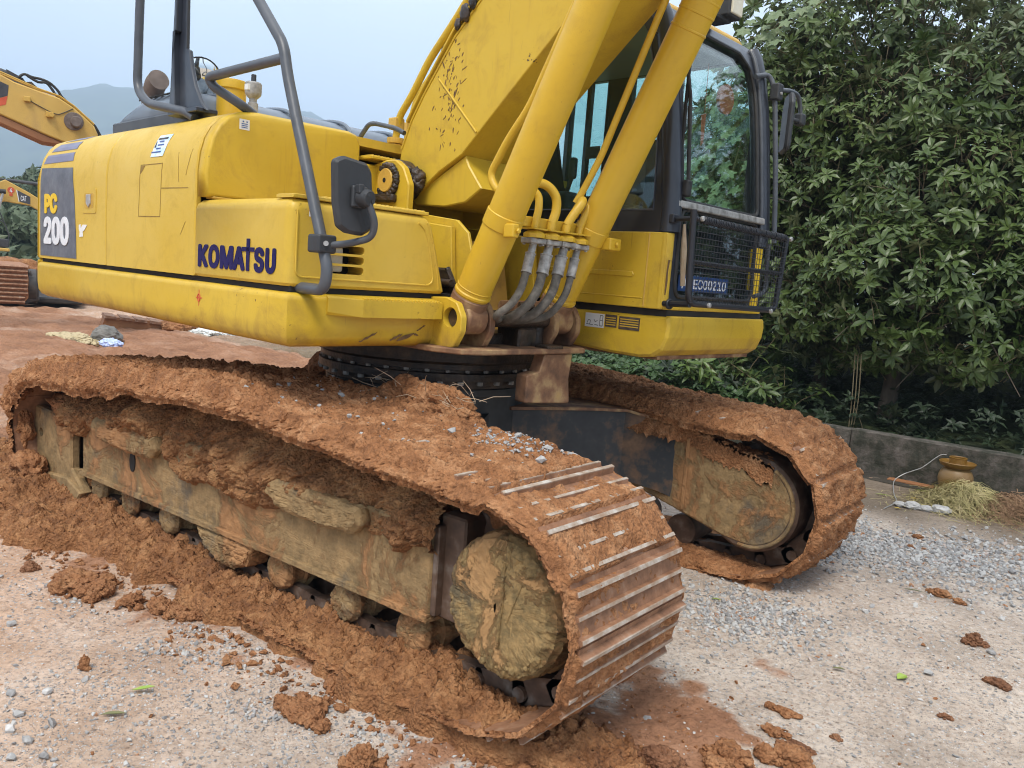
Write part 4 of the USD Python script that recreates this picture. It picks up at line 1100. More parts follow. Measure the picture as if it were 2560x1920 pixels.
# lower skirt: right side and front of the tank
sk = [(-2.285, -1.372), (.728, -1.372), (.728, -.470), (.60, -.460), (-2.285, -.46)]
SKT = uo('side_skirt', loft(sk, [(.10, 1.232), (.045, 1.237), (.018, 1.252), (.004, 1.280), (0, 1.33), (0, 1.425), (.004, 1.442), (.016, 1.452), (.03, 1.455)]), 'yellow_paint', smooth=40, label='long yellow lower skirt of the right side')
uo('balance_mark', cat([box(-.0235, -.0195, -1.3738, -1.371, 1.345, 1.418, .0005), box(-.052, .009, -1.3738, -1.371, 1.379, 1.384, .0005)] +
   [tube([(-.0215 + .013 * math.cos(t), -1.3735, 1.3815 + .017 * math.sin(t)) for t in np.linspace(0, 2 * PI, 20)], .0022, 5)]), 'letter_red', SKT, smooth=False, label='small red crossed-circle mark')
uo('step_bar', prism([(.726, 1.452), (.742, 1.448), (.800, 1.395), (.800, 1.388), (.726, 1.362)], 'y', 0, .0001), 'yellow_paint', SKT) if False else None
bar = hull([(.729, y, z) for y in (-1.195, -.628) for z in (1.452, 1.372)] + [(.795, y, z) for y in (-1.06, -.628) for z in (1.440, 1.368)] + [(.74, -1.195, 1.44), (.74, -1.195, 1.385)])
uo('step_bar', bar, 'yellow_paint', SKT, smooth=20, label='welded anti-slip step bar')
uo('step_teeth', cat([box(.76, .795, -1.05 + .018 * k, -1.05 + .018 * k + .010, 1.438, 1.4475, .002) for k in range(23)]), 'yellow_paint', SKT, smooth=False)
uo('skirt_gap', box(-2.28, .70, -1.345, -.49, 1.4545, 1.480, .002), 'void_black', SKT)
scf = []
for x, y, w, h, ang in ((.7325, -.98, .055, .006, -.5), (.7325, -.78, .05, .010, -.35), (.7325, -.83, .04, .007, -.45), (.7325, -.69, .03, .006, -.6), (.7325, -.60, .02, .01, -.9), (.7325, -.72, .018, .005, .3)):
    pg = sg.Point(0, 0).buffer(1, quad_segs=4)
    e = [(y + w * px_ * math.cos(ang) - h * py_ * math.sin(ang), 1.31 + (.012 if y > -.75 else 0) - .03 * (y < -.7) + w * px_ * -math.sin(ang) * .8 + h * py_ + .01 * math.sin(px_ * 9 + y * 40) * .2) for px_, py_ in list(pg.exterior.coords)[:-1]]
    scf.append(prism(e, 'x', .7284, .7292))
uo('scuffs', cat(scf), 'scuff_brown', SKT, smooth=False)

# tank / tool box with the maker's name
td = [(-.084, -1.366), (.716, -1.366), (.716, -.545), (-.084, -.545)]
td = sg.Polygon(td)
tdr = sg.Polygon([(-.084, -1.366), (.666, -1.366), (.694, -1.360), (.710, -1.344), (.716, -1.316), (.716, -.565), (.70, -.548), (-.084, -.548)])
tank = loft(tdr, [(.012, 1.478), (.0, 1.490), (0, 1.775), (.006, 1.80), (.022, 1.817), (.045, 1.823)])
tv = np.array(tank.vertices); tv[:, 1] -= np.where(tv[:, 1] > -.7, (tv[:, 2] - 1.478) * .17 + .06 * sstep(1.66, 1.83, tv[:, 2]), 0)
tank = tm(tv, tank.faces)
slots = [prism(rrect(-1.185, -1.012, z0, z0 + .032, .013), 'x', .60, .80) for z0 in (1.539, 1.581, 1.623)]
TK = uo('tank_box', cut(tank, *slots), 'faded_yellow', smooth=40, label='yellow tank and tool box with the maker name')
uo('slot_shade', box(.60, .604, -1.19, -1.0, 1.53, 1.665, .001), 'void_black', TK)
uo('work_lamp', rbox(.606, .675, -1.19, -1.085, 1.545, 1.65, .012), 'lamp_lens', TK, label='work lamp behind the slots')
ribp = [(-1.335, 1.775), (-1.335, 1.535), (-1.315, 1.517), (-.66, 1.514), (-.635, 1.525), (-.628, 1.55), (-.665, 1.70), (-.695, 1.765), (-.73, 1.785)]
uo('panel_rib', tube(bend([(.7165, y, z) for y, z in ribp], .02), .0042, 6), 'faded_yellow', TK)
uo('panel_rib', tube(bend([(.7165, y, z) for y, z in [(-.592, 1.495), (-.600, 1.55), (-.640, 1.70), (-.68, 1.79)]], .02), .0035, 6), 'faded_yellow', TK)
uo('top_trim', prism([(-1.352, 1.822), (-1.352, 1.834), (-1.34, 1.838), (-.665, 1.838), (-.665, 1.822)], 'x', .58, .706, .003), 'faded_yellow', TK)
uo('tread_teeth', cat([box(.62, .70, -1.20 + .022 * k, -1.20 + .022 * k + .010, 1.836, 1.8425, .002) for k in range(24)]), 'faded_yellow', TK, smooth=False)
word = [('K', -.050, .045, 1.522, 1.620), ('O', .050, .150, 1.520, 1.622), ('M', .158, .275, 1.522, 1.620), ('A', .272, .375, 1.522, 1.620), ('S', .452, .532, 1.520, 1.622), ('U', .542, .622, 1.520, 1.620)]
uo('lettering', cat([moved(heavy(letters(c, x0 + .006, x1 - .006, z0 + .003, z1 - .003, depth=.001), .0075), (0, -1.3672, 0)) for c, x0, x1, z0, z1 in word] +
                    [box(.348, .452, -1.3702, -1.3665, 1.602, 1.620, .001), box(.388, .414, -1.3702, -1.3665, 1.522, 1.655, .001)]), 'letter_blue', TK, smooth=False, label='blue lettering KOMATSU')
uo('warning_label', box(.7160, .7172, -1.285, -1.245, 1.755, 1.785, .0003), 'sticker_white', TK)
uo('warning_strip', box(.7162, .7180, -1.285, -1.245, 1.775, 1.786, .0003), 'letter_red', TK)

# front end of the engine hood
hd = sg.Polygon([(-.086, -1.3655), (-.055, -1.3655), (-.025, -1.356), (-.006, -1.335), (0.0, -1.305), (0.0, -.545), (-.02, -.525), (-.086, -.52)])
hv_ = loft(hd, [(0, 1.832), (0, 2.02), (.004, 2.08), (.016, 2.14), (.034, 2.185), (.055, 2.215), (.08, 2.236)]) if False else None
front = prism([(-1.366, 1.832), (-1.367, 1.95), (-1.357, 2.03), (-1.338, 2.10), (-1.308, 2.155), (-1.265, 2.20), (-1.205, 2.228), (-1.12, 2.240), (-.62, 2.246), (-.57, 2.235), (-.545, 2.19), (-.54, 1.832)], 'x', -.0865, .0, .018)
HD = uo('engine_hood', front, 'yellow_paint', smooth=50, label='front face of the engine hood')
uo('hood_lip', box(-.07, .008, -1.33, -.56, 1.826, 1.836, .003), 'worn_yellow', HD)
uo('sticker', prism(rrect(-1.215, -1.165, 2.150, 2.196, .002), 'x', .0, .0012), 'sticker_white', HD)
uo('print_line', cat([box(.0012, .0018, -1.205, -1.175, z, z + .004, .0002) for z in (2.158, 2.166, 2.174)] + [box(.0012, .0018, -1.20 + .018 * k, -1.193 + .018 * k, 2.183, 2.189, .0002) for k in (0, 1)]), 'print_blue', HD, smooth=False)
uo('hood_top', prism([(-2.28, 2.19), (-.09, 2.20), (-.09, 2.244), (-2.28, 2.235)], 'y', -1.10, 1.2, .01), 'faded_yellow', HD)
uo('engine_bay', box(-2.27, -.10, -1.21, 1.30, 1.25, 2.10, .01), 'dark_steel', HD)
uo('left_panel', box(-2.29, -.55, 1.31, 1.365, 1.25, 2.24, .02), 'yellow_paint', HD)
uo('deck_strip', cat([box(-.06, .06, -.52, -.10, 2.125, 2.140, .003)] + [box(-.05, .055, -.515 + .02 * k, -.505 + .02 * k, 2.139, 2.146, .002) for k in range(20)]), 'yellow_paint', HD, smooth=False)
uo('deck_block', box(-.30, .02, -.53, .34, 1.47, 2.10, .01), 'boom_yellow', HD)
# grey top cover of the engine with its ribs and louvres
gx0, gx1 = -1.62, -.52
prof = [(gx0, 2.235), (gx0, 2.335), (-1.50, 2.375), (-1.37, 2.405), (-1.2, 2.42), (-.85, 2.415), (-.66, 2.395), (-.56, 2.355), (gx1, 2.30), (gx1, 2.235)]
GC = uo('engine_cover', prism(prof, 'y', -1.15, 1.0, .05), 'hood_gray', smooth=50, label='grey engine cover on top of the machine')
uo('cover_base', box(gx0 - .01, gx1 + .012, -1.165, 1.01, 2.232, 2.30, .008), 'hood_dark', GC)
for y in (-.98, -.62, -.26, .10, .46):
    uo('cover_rib', tube(spline([(-.50, y, 2.29), (-.545, y, 2.362), (-.655, y, 2.402), (-.85, y, 2.42), (-1.1, y, 2.425)], 4), .012, 8), 'hood_gray', GC)
uo('louvre', cat([hull([(-1.30 + .085 * k + dx + sh, yy, 2.408 + .0 + .022 * (yy > -1.12) + .002) for dx in (0, .045) for yy, sh in ((-1.145, 0.0), (-1.098, .03))] + [(-1.30 + .085 * k + dx + sh, yy, 2.40 + .022 * (yy > -1.12)) for dx in (0, .045) for yy, sh in ((-1.145, 0.0), (-1.098, .03))]) for k in range(5)]), 'void_black', GC, smooth=False)
EXH = uo('exhaust_pipe', tube(spline([(-1.47, -1.0, 2.28), (-1.475, -1.0, 2.42), (-1.465, -1.0, 2.49), (-1.42, -1.005, 2.535), (-1.36, -1.01, 2.555)], 5), .058, 24), 'exhaust_rust', smooth=40, label='brown exhaust pipe cut off at a slant')
FC = uo('filler_neck', lathe([(0, 0), (.072, 0), (.072, .19), (.070, .195)], (-.505, -1.0, 2.236), 'z', 36), 'cylinder_yellow', label='yellow filler neck with its cap')
uo('filler_cap', lathe([(.074, .175), (.080, .18), (.080, .212), (.076, .222), (0, .226)], (-.505, -1.0, 2.236), 'z', 36), 'cylinder_yellow', FC)
uo('cap_nut', cyl((-.52, -1.02, 2.46), (-.52, -1.02, 2.475), .013, sides=6), 'cylinder_yellow', FC)
BR = uo('breather', lathe([(0, 0), (.024, 0), (.024, .075), (.018, .08), (.018, .095), (.024, .10), (.036, .112), (.039, .125), (.039, .165), (.034, .172), (0, .174)], (-.19, -1.05, 2.236), 'z', 24), 'dusty_zinc', label='grey metal breather')
uo('breather_knob', cyl((-.19, -1.05, 2.408), (-.19, -1.05, 2.445), .012, sides=12, b=.003), 'black_plastic', BR)
uo('breather_label', prism([(-.200, 2.368), (-.165, 2.366), (-.165, 2.392), (-.200, 2.394)], 'y', -1.0905, -1.080), 'sticker_white', BR)

# hand rails and mirrors of the right side
RC = uo('hand_rail', tube(bend([(-.25, -1.30, 3.08), (.27, -1.30, 2.655), (.505, -1.30, 2.425), (.545, -1.30, 2.30), (.64, -1.30, 2.09), (.82, -1.30, 1.70), (.885, -1.30, 1.555), (.868, -1.30, 1.475), (.60, -1.305, 1.475)], .05, 6), .0225, 16), 'rail_paint', smooth=60, label='tall front hand rail of dark tube')
uo('cross_bar', tube(bend([(.515, -1.30, 2.375), (-.10, -1.30, 2.372), (-.135, -1.30, 2.366), (-.115, -1.285, 2.33), (-.02, -1.21, 2.265), (-.05, -1.12, 2.235)], .035, 6), .0215, 14), 'rail_paint', RC, smooth=60)
uo('hand_rail', tube(bend([(-1.02, -1.25, 3.15), (-1.045, -1.25, 2.80), (-1.06, -1.25, 2.42), (-.92, -1.25, 2.335), (-.50, -1.24, 2.262), (-.44, -1.22, 2.23)], .07, 7), .0225, 16), 'rail_paint', smooth=60, label='rear hand rail of dark tube')
PS = uo('rail_post', cat([prism([(-.675, 2.300), (-.335, 2.262), (-.385, 2.30), (-.455, 2.385), (-.500, 2.48), (-.525, 2.56), (-.56, 2.575), (-.57, 3.1), (-.605, 3.1), (-.615, 2.66), (-.645, 2.655), (-.66, 2.45)], 'y', -1.215, -1.195, .004),
                          prism([(-.645, 2.655), (-.615, 2.66), (-.600, 3.1), (-.612, 3.1), (-.66, 2.45), (-.675, 2.30), (-.61, 2.30)], 'y', -1.245, -1.19, .004),
                          box(-.68, -.36, -1.25, -1.14, 2.252, 2.275, .004)]), 'cab_paint', smooth=25, label='dark folded post carrying the rear mirror')
uo('post_bracket', prism([(-.60, 2.73), (-.60, 2.95), (-.75, 2.98), (-.64, 2.76)], 'y', -1.205, -1.185, .003), 'cab_paint', PS)
mc = np.array([-.85, -1.0, 2.515])
ma = np.array([.84, -.42, -.30]); ma /= np.linalg.norm(ma)
RM = uo('round_mirror', tube([mc - ma * .05, mc - ma * .03, mc - ma * .005, mc], [.03, .08, .103, .105], 28), 'black_plastic', PS, smooth=40, label='round convex mirror on the post')
sph = trimesh.creation.icosphere(3, 1.0)
sv = np.array(sph.vertices); keepf = (sv @ ma)[sph.faces].min(1) > .93
R_ = .098 / math.sin(math.acos(.93))
uo('mirror_glass', trimesh.Trimesh(sv * R_ + mc + ma * (.001 - R_ * .93), sph.faces[keepf], process=True), 'mirror', RM, smooth=True) if False else uo('mirror_glass', lathe([(.097, .001), (.08, .010), (.06, .017), (.03, .022), (0.0005, .024)], (0, 0, 0), 'z', 28).apply_transform(trimesh.geometry.align_vectors([0, 0, 1], ma)).apply_translation(mc), 'mirror', PS, smooth=True)
uo('mirror_arm', cat([cyl((-.66, -1.19, 2.55), tuple(mc - ma * .03), .012), rbox(-.72, -.655, -1.21, -1.17, 2.50, 2.60, .015), cyl((-.70, -1.2, 2.45), (-.67, -1.2, 2.60), .016)]), 'black_plastic', PS)
mir = rounded([(-1.355, 1.952), (-1.315, 1.972), (-1.21, 1.960), (-1.185, 1.93), (-1.165, 1.76), (-1.175, 1.715), (-1.215, 1.690), (-1.285, 1.695), (-1.325, 1.715), (-1.345, 1.80)], .02)
MR = uo('side_mirror', loft(mir, [(.022, .935), (.006, .940), (0, .955), (.004, .975), (.02, .990)], 'x') if False else prism(mir, 'x', .945, .985, .012), 'black_plastic', smooth=40, label='black rectangular mirror seen from behind')
uo('mirror_clamp', rbox(.985, 1.004, -1.285, -1.215, 1.79, 1.87, .008), 'black_plastic', MR)
uo('mirror_joint', cyl((.995, -1.245, 1.83), (1.045, -1.235, 1.825), .034, .032, 24, .006), 'black_plastic', MR)
uo('joint_cover', cat([rbox(1.0, 1.03, -1.275, -1.252, 1.84, 1.875, .005), cyl((1.045, -1.245, 1.838), (1.05, -1.245, 1.838), .007), cyl((1.045, -1.225, 1.815), (1.05, -1.225, 1.815), .007)]), 'black_plastic', MR)
uo('mirror_arm', tube(bend([(.845, -1.30, 1.645), (.93, -1.25, 1.655), (1.01, -1.195, 1.685), (1.035, -1.20, 1.74), (1.03, -1.235, 1.815)], .05), .0135, 12), 'rail_paint', MR, smooth=60)
uo('rail_clamp', rbox(.805, .885, -1.345, -1.262, 1.615, 1.685, .010), 'black_plastic', MR)
uo('clamp_bolt', cyl((.888, -1.315, 1.652), (.894, -1.318, 1.652), .010, sides=10), 'zinc', MR)

# main frame: deck plate, brackets --------------------------------------------------
DP = uo('deck_plate', prism([(-.5, -.66), (.55, -.68), (.80, -.68), (.93, -.62), (.97, -.5), (.97, .20), (.90, .26), (.4, .45), (-.5, .45)], 'z', 1.222, 1.248, .005), 'rusty_plate', smooth=25, label='rusty yellow deck plate above the slew ring')
uo('bearing_cover', box(-.5, .70, -.5, .3, 1.200, 1.224, .004), 'greasy_steel', DP)
CFR = uo('main_frame', prism([(-.25, 1.215), (.62, 1.215), (.60, 1.46), (.56, 1.80), (-.05, 1.86), (-.25, 1.86)], 'y', -.40, -.37, .004), 'boom_yellow', smooth=25, label='welded main frame webs under the boom foot')
uo('web_plate', prism([(-.25, 1.215), (.62, 1.215), (.55, 1.80), (-.25, 1.86)], 'y', .20, .23, .004), 'boom_yellow', CFR, smooth=25)
uo('web_plate', prism([(-.12, 1.50), (.60, 1.50), (.70, 1.62), (.645, 1.775), (.56, 1.835), (.22, 1.872), (-.12, 1.90)], 'y', -.365, -.345, .004), 'boom_yellow', CFR)
uo('cross_web', box(.30, .34, -.36, .20, 1.215, 1.70, .004), 'old_yellow', CFR)
uo('front_web', hull([(.55, -.30, 1.215), (.55, .10, 1.215), (.42, -.30, 1.75), (.42, .10, 1.75), (.52, -.30, 1.215), (.52, .10, 1.215), (.39, -.30, 1.75), (.39, .10, 1.75)]), 'worn_yellow', CFR)
for y in (-.600, -.418, .035, .205):
    br = prism(rounded([(.50, 1.245), (.865, 1.245), (.912, 1.32), (.912, 1.39), (.875, 1.45), (.80, 1.47), (.50, 1.455)], .03), 'y', y - .018, y + .018, .004)
    br = cut(br, cyl((.838, y - .1, 1.380), (.838, y + .1, 1.380), .046, sides=24)) if y in (-.6,) else br
    uo('cylinder_bracket', br, 'yellow_paint' if y == -.6 else 'rusty_plate', CFR, smooth=30)
uo('bracket_pad', prism([(.60, 1.235), (.74, 1.235), (.74, 1.45), (.60, 1.45)], 'y', -.60, -.47, .01), 'yellow_paint', CFR)
uo('cylinder_pin', cyl((.838, -.592, 1.380), (.838, .24, 1.380), .040, sides=20), 'greasy_steel', CFR)
uo('stop_block', cat([prism(rounded([(-.085, 1.222), (.125, 1.222), (.110, 1.09), (.13, .965), (-.205, .985), (-.205, 1.12), (-.115, 1.135)], .012), 'x', .88, .955, .006)]), 'rusty_plate', DP, smooth=25, label='heavy steel stop hanging below the deck')
uo('grease_block', cat([box(.70, .86, -.18, -.05, 1.21, 1.34, .01), lathe([(0, 0), (.045, 0), (.045, .10), (.03, .12), (.03, .17), (0, .17)], (.80, .0, 1.25), 'z', 16), box(.88, .97, -.09, .03, 1.245, 1.262, .004)]), 'greasy_steel', DP)
uo('front_fittings', cat([box(.50, .75, -.30, .05, 1.212, 1.30, .01), lathe([(0, 0), (.05, 0), (.05, .14), (.03, .16), (0, .16)], (.72, .14, 1.21), 'z', 18), tube(spline([(.72, .14, 1.35), (.78, .1, 1.42), (.72, -.05, 1.44)], 5), .02, 8)]), 'greasy_steel', CFR)
uo('valve_cluster', cat([box(.45, .60, -.50, -.41, 1.48, 1.60, .01), cyl((.60, -.48, 1.53), (.68, -.48, 1.53), .018, sides=12), cyl((.60, -.44, 1.50), (.67, -.44, 1.50), .02, sides=12), tube(spline([(.62, -.46, 1.60), (.66, -.45, 1.52), (.66, -.44, 1.42)], 5), .014, 8)]), 'greasy_steel', CFR)
uo('edge_grease', lump((.63, -.43, 1.46), .045, 5, 3, .4, squash=(1, 1.2, .7)), 'greasy_steel', CFR, smooth=60)

# boom ---------------------------------------------------------------------------------
BY0, BY1 = -.335, .095
bprof = [(.045, 2.10), (.055, 2.18), (.115, 2.34), (.21, 2.47), (.43, 2.73), (.60, 2.875), (2.55, 4.60), (3.2, 4.95), (4.4, 5.05), (4.4, 4.45), (3.4, 4.35), (2.7, 4.02), (.84, 2.425), (.53, 2.152), (.37, 2.075), (.23, 1.985), (.16, 1.955), (.08, 1.965), (.04, 2.02)]
BM = uo('boom', prism(bprof, 'y', BY0, BY1, .004), 'boom_yellow', smooth=20, label='thick yellow boom rising out of the picture')
uo('boom_foot_shell', prism([(.06, 2.0), (.17, 1.915), (.40, 1.905), (.55, 1.925), (.66, 1.99), (.56, 2.10), (.53, 2.15), (.37, 2.07), (.2, 1.985)], 'y', -.31, .09, .006), 'boom_yellow', BM, smooth=30)
uo('foot_boss', cyl((.12, -.40, 2.03), (.12, .16, 2.03), .098, sides=32, b=.01), 'greasy_steel', BM)
uo('weld_seam', cat([tube([(.33, -.336, 2.525), (.625, -.336, 2.250)], .006, 6), tube([(.062, -.336, 2.20), (.13, -.336, 2.34), (.22, -.336, 2.465), (.43, -.336, 2.715), (.60, -.336, 2.86), (2.4, -.336, 4.45)], .006, 6)]), 'boom_yellow', BM)
uo('top_flange', prism([(.10, 2.33), (.205, 2.475), (.425, 2.74), (.60, 2.888), (2.5, 4.57), (2.49, 4.58), (.59, 2.90), (.417, 2.75), (.197, 2.485), (.092, 2.34)], 'y', BY0 - .012, BY1 + .012, .003), 'boom_yellow', BM)
spl = []
r = np.random.default_rng(19)
for k in range(110):
    x = .43 + .045 * r.normal() - .10 * (k % 4 == 0) * r.random(); z = 2.52 + .16 * r.normal() + .5 * (x - .42)
    if z > .98 * (x - .55) + 2.84 or z < .93 * (x - .53) + 2.19 or x < .14:
        continue
    L, w_ = r.uniform(.003, .013) * (1 + (r.random() > .85)), r.uniform(.0014, .0045)
    a = r.normal(1.3, .5)
    e = [(x + L * math.cos(q) * math.cos(a) - w_ * math.sin(q) * math.sin(a) * (1 + .4 * math.sin(3 * q + k)), z + L * math.cos(q) * math.sin(a) + w_ * math.sin(q) * math.cos(a)) for q in np.linspace(0, 2 * PI, 9)[:-1]]
    spl.append(prism(e, 'y', BY0 - .0012, BY0 + .001))
uo('mud_splashes', cat(spl), 'scuff_brown', BM, smooth=False, kind='stuff')
uo('grease_lumps', cat([lump((.60 - .05 * k, -.345, 2.90 - .045 * k - (.02 if k > 3 else 0)), .022 + .006 * (k % 3), 70 + k, 2, .5, squash=(1, .5, 1.3)) for k in range(-1, 4)]), 'greasy_steel', BM, smooth=60, kind='stuff')
PB = uo('pin_bracket', prism(rounded([(-.14, 1.84), (.285, 1.84), (.285, 2.0), (.235, 2.085), (.17, 2.125), (.09, 2.125), (-.14, 2.085)], .03), 'y', -.455, -.415, .006), 'boom_yellow', smooth=30, label='upright bracket holding the boom foot pin')
uo('foot_pin', cyl((.12, -.482, 2.02), (.12, -.40, 2.02), .060, sides=30, b=.004), 'old_yellow', PB)
uo('pin_hole', cyl((.12, -.4835, 2.02), (.12, -.475, 2.02), .012, sides=12), 'void_black', PB)
gc = [lump((.12 + .074 * math.cos(t), -.462, 2.02 + .074 * math.sin(t)), .019, 90 + k, 2, .45) for k, t in enumerate(np.linspace(-2.4, 2.2, 17))]
uo('grease_ring', cat(gc + [rough_up(box(.03, .20, -.492, -.455, 1.912, 1.952, .008), .02, .012, .03, 6)] + [lump((.19 + .02 * (k % 2), -.398, 1.86 + .02 * k), .022, 120 + k, 2, .5) for k in range(12)] + [lump((.24, -.37, 1.99 + .012 * k), .03 + .008 * (k % 3), 140 + k, 2, .55) for k in range(6)]), 'greasy_steel', PB, smooth=60, kind='stuff')
uo('shim_stack', cyl((.12, -.415, 2.02), (.12, -.345, 2.02), .115, sides=30, b=.004), 'greasy_steel', PB)
uo('pin_bracket', prism(rounded([(-.14, 1.84), (.285, 1.84), (.285, 2.0), (.235, 2.085), (.17, 2.125), (.09, 2.125), (-.14, 2.085)], .03), 'y', .165, .205, .006), 'boom_yellow', smooth=30)
# pipes along the top of the boom
for y, pts in ((-.15, [(.95, 3.5), (.30, 2.965), (.20, 2.865), (.02, 2.70), (-.11, 2.53), (-.215, 2.42), (-.232, 2.33), (-.237, 2.28)]), (.05, [(.8, 3.6), (.14, 3.04), (-.14, 2.73), (-.31, 2.585), (-.352, 2.47), (-.385, 2.36), (-.39, 2.30)])):
    PP = uo('boom_pipe', tube(bend([(x, y, z) for x, z in pts], .06, 5), .020, 12), 'boom_yellow', BM, smooth=60)
    x, z = pts[-1]
    uo('pipe_clamp', rbox(x - .034, x + .034, y - .034, y + .034, z + .07, z + .135, .008), 'old_yellow', BM)
    uo('pipe_flange', cat([lathe([(0, 0), (.045, 0), (.048, .01), (.048, .03), (0, .03)], (x, y, z - .005), 'z', 18), lathe([(0, 0), (.04, 0), (.04, .025), (0, .025)], (x, y, z - .034), 'z', 8)]), 'old_yellow', BM)
    uo('pipe_hose', cat([cyl((x, y, z - .03), (x - .004, y, z - .14), .022, sides=14), cyl((x - .003, y, z - .12), (x - .012, y, z - .36), .031, sides=14, b=.004)]), 'dusty_zinc', BM, smooth=40)
uo('back_rail', tube(bend([(-.40, -.30, 2.22), (-.37, -.30, 2.29), (-.29, -.30, 2.358), (-.24, -.30, 2.36), (-.05, -.30, 2.322), (.03, -.30, 2.29)], .04), .013, 10), 'rail_paint', HD, smooth=60)

# boom cylinders --------------------------------------------------------------------------
ux = np.array([1.40 - .845, 2.70 - 1.47]); ux = np.array([.452, 0, .892]) * 1.0
ux = np.array([.612, 0, 1.22]); ux /= np.linalg.norm(ux)
for y, xs in ((-.505, .838), (.12, .826)):
    base = np.array([xs, y, 1.462])
    at_ = lambda t: base + ux * t
    CY = uo('boom_cylinder', cyl(at_(.02), at_(1.62), .0815, sides=40), 'cylinder_yellow', smooth=40, label='thick yellow boom cylinder')
    uo('cylinder_foot', cat([cyl(at_(-.035), at_(.03), .088, sides=40, b=.012), cyl((xs, y - .062, 1.380), (xs, y + .062, 1.380), .075, sides=28, b=.01), hull(list(at_(0) + .07 * np.array([[math.cos(q) * .89, math.sin(q), -math.cos(q) * .4] for q in np.linspace(0, 6, 12)])) + [(xs + .07 * math.cos(q), y + s * .055, 1.380 + .07 * math.sin(q)) for q in np.linspace(0, 6, 10) for s in (-1, 1)])]), 'rusty_plate', CY, smooth=40)
    uo('weld_ring', cat([cyl(at_(.028), at_(.050), .0865, sides=40, b=.006), cyl(at_(.062), at_(.068), .0835, sides=40, b=.002)]), 'cylinder_yellow', CY, smooth=40)
    for t0 in (1.395, 1.47, 1.525):
        uo('cylinder_ring', cyl(at_(t0), at_(t0 + .012), .0845, sides=40, b=.003), 'cylinder_yellow', CY, smooth=40)
    uo('cylinder_head', cyl(at_(1.47), at_(1.66), .0835, sides=40, b=.006), 'cylinder_yellow', CY, smooth=40)
    uo('piston_rod', cyl(at_(1.6), at_(3.0), .048, sides=24), 'zinc', CY)
    uo('cylinder_band', cat([cyl(at_(.365), at_(.435), .0865, sides=40, b=.003)]), 'cylinder_yellow', CY, smooth=40)
    s = 1 if y < 0 else -1
    cb = at_(.40)
    uo('band_lug', cat([rbox(cb[0] + .055, cb[0] + .115, cb[1] - .055 + .07 * (y > 0), cb[1] - .015 + .12 * (y > 0), cb[2] - .075, cb[2] - .015, .008), bolt((cb[0] + .118, cb[1] - .03 + .09 * (y > 0), cb[2] - .045), (1, 0, 0), .012, .012)]), 'cylinder_yellow', CY)
# bar carrying the hose manifold, flanges, loops and hoses
HB = uo('hose_bar', cat([box(.985, 1.000, -.42, .06, 1.810, 1.858, .004), box(.955, .998, .08, .13, 1.80, 1.855, .004)]), 'cylinder_yellow', label='bar between the boom cylinders with four hose flanges')
FY = [-.305, -.195, -.088, .010]
for k, y in enumerate(FY):
    R1 = (.018, .0215, .0215, .0175)[k]
    z = 1.768 + (0, 0, 0, -.004)[k]
    uo('clamp_plate', hull([(1.005 + dx, y + dy, 1.800 + dz) for dx in (-.03, .055) for dy in (-.045, .045) for dz in (0, .007)]), 'cylinder_yellow', HB)
    uo('pipe_stub', tube([(1.018, y + .008, 1.84), (1.018, y, 1.80), (1.018, y, 1.775)], R1, 14), 'cylinder_yellow', HB, smooth=50)
    uo('hose_flange', cat([lathe([(.024, .035), (.046, .022), (.050, .018), (.050, 0), (0, 0)], (1.02, y, z - .004), 'z', 10)]), 'cylinder_yellow', HB, smooth=30)
    uo('flange_clamp', cat([box(1.02 - .036, 1.02 + .036, y - .050, y + .050, z - .030, z - .006, .004)] + [bolt((1.02 + sx * .024, y + sy * .036, z - .030), (0, 0, -1), .008, .008) for sx in (-1, 1) for sy in (-1, 1)]), 'dusty_zinc', HB, smooth=False)
    p = [(1.02, y, z - .03), (1.026, y - .022, z - .09)]
    uo('hose_ferrule', cat([tube(p, R1 * .95, 14), tube([(1.024, y - .018, z - .075), (1.031, y - .046, z - .165)], R1 * 1.28, 14), tube([(1.024, y - .018, z - .075), (1.0245, y - .0195, z - .081)], R1 * 1.42, 14), tube([(1.0303, y - .0435, z - .158), (1.031, y - .046, z - .165)], R1 * 1.38, 14)]), 'dusty_zinc', HB, smooth=40)
    hp = [(1.030, y - .043, z - .155), (1.042, y - .085, z - .24), (1.03, y - .130, z - .310), (.985, y - .165, z - .362), (.91, -.385 + .05 * k, z - .386), (.80, -.36 + .05 * k, z - .392), (.60, -.30 + .06 * k, z - .38)]
    uo('hydraulic_hose', tube(spline(hp, 6), R1 * 1.0, 14), 'hose_skin', HB, smooth=50)
uo('pipe_loop', tube(spline([(1.018, -.297, 1.84), (1.02, -.288, 1.90), (1.01, -.290, 1.955), (.98, -.330, 1.985), (.95, -.40, 1.99)], 6), .018, 14), 'cylinder_yellow', HB, smooth=50)
uo('pipe_loop', tube(spline([(1.018, -.187, 1.84), (1.022, -.170, 1.90), (1.02, -.180, 1.965), (1.0, -.235, 2.01), (.97, -.33, 2.01), (.95, -.40, 2.0)], 6), .0215, 14), 'cylinder_yellow', HB, smooth=50)
uo('pipe_loop', tube(spline([(1.018, -.08, 1.84), (1.03, -.055, 1.89), (1.045, -.020, 1.945), (1.03, .005, 1.965), (.99, .02, 1.93), (.95, .05, 1.90)], 6), .0215, 14), 'cylinder_yellow', HB, smooth=50)
uo('pipe_loop', tube(spline([(1.018, .018, 1.84), (1.03, .038, 1.90), (1.035, .062, 1.95), (1.01, .085, 1.955), (.96, .10, 1.92)], 6), .018, 14), 'cylinder_yellow', HB, smooth=50)
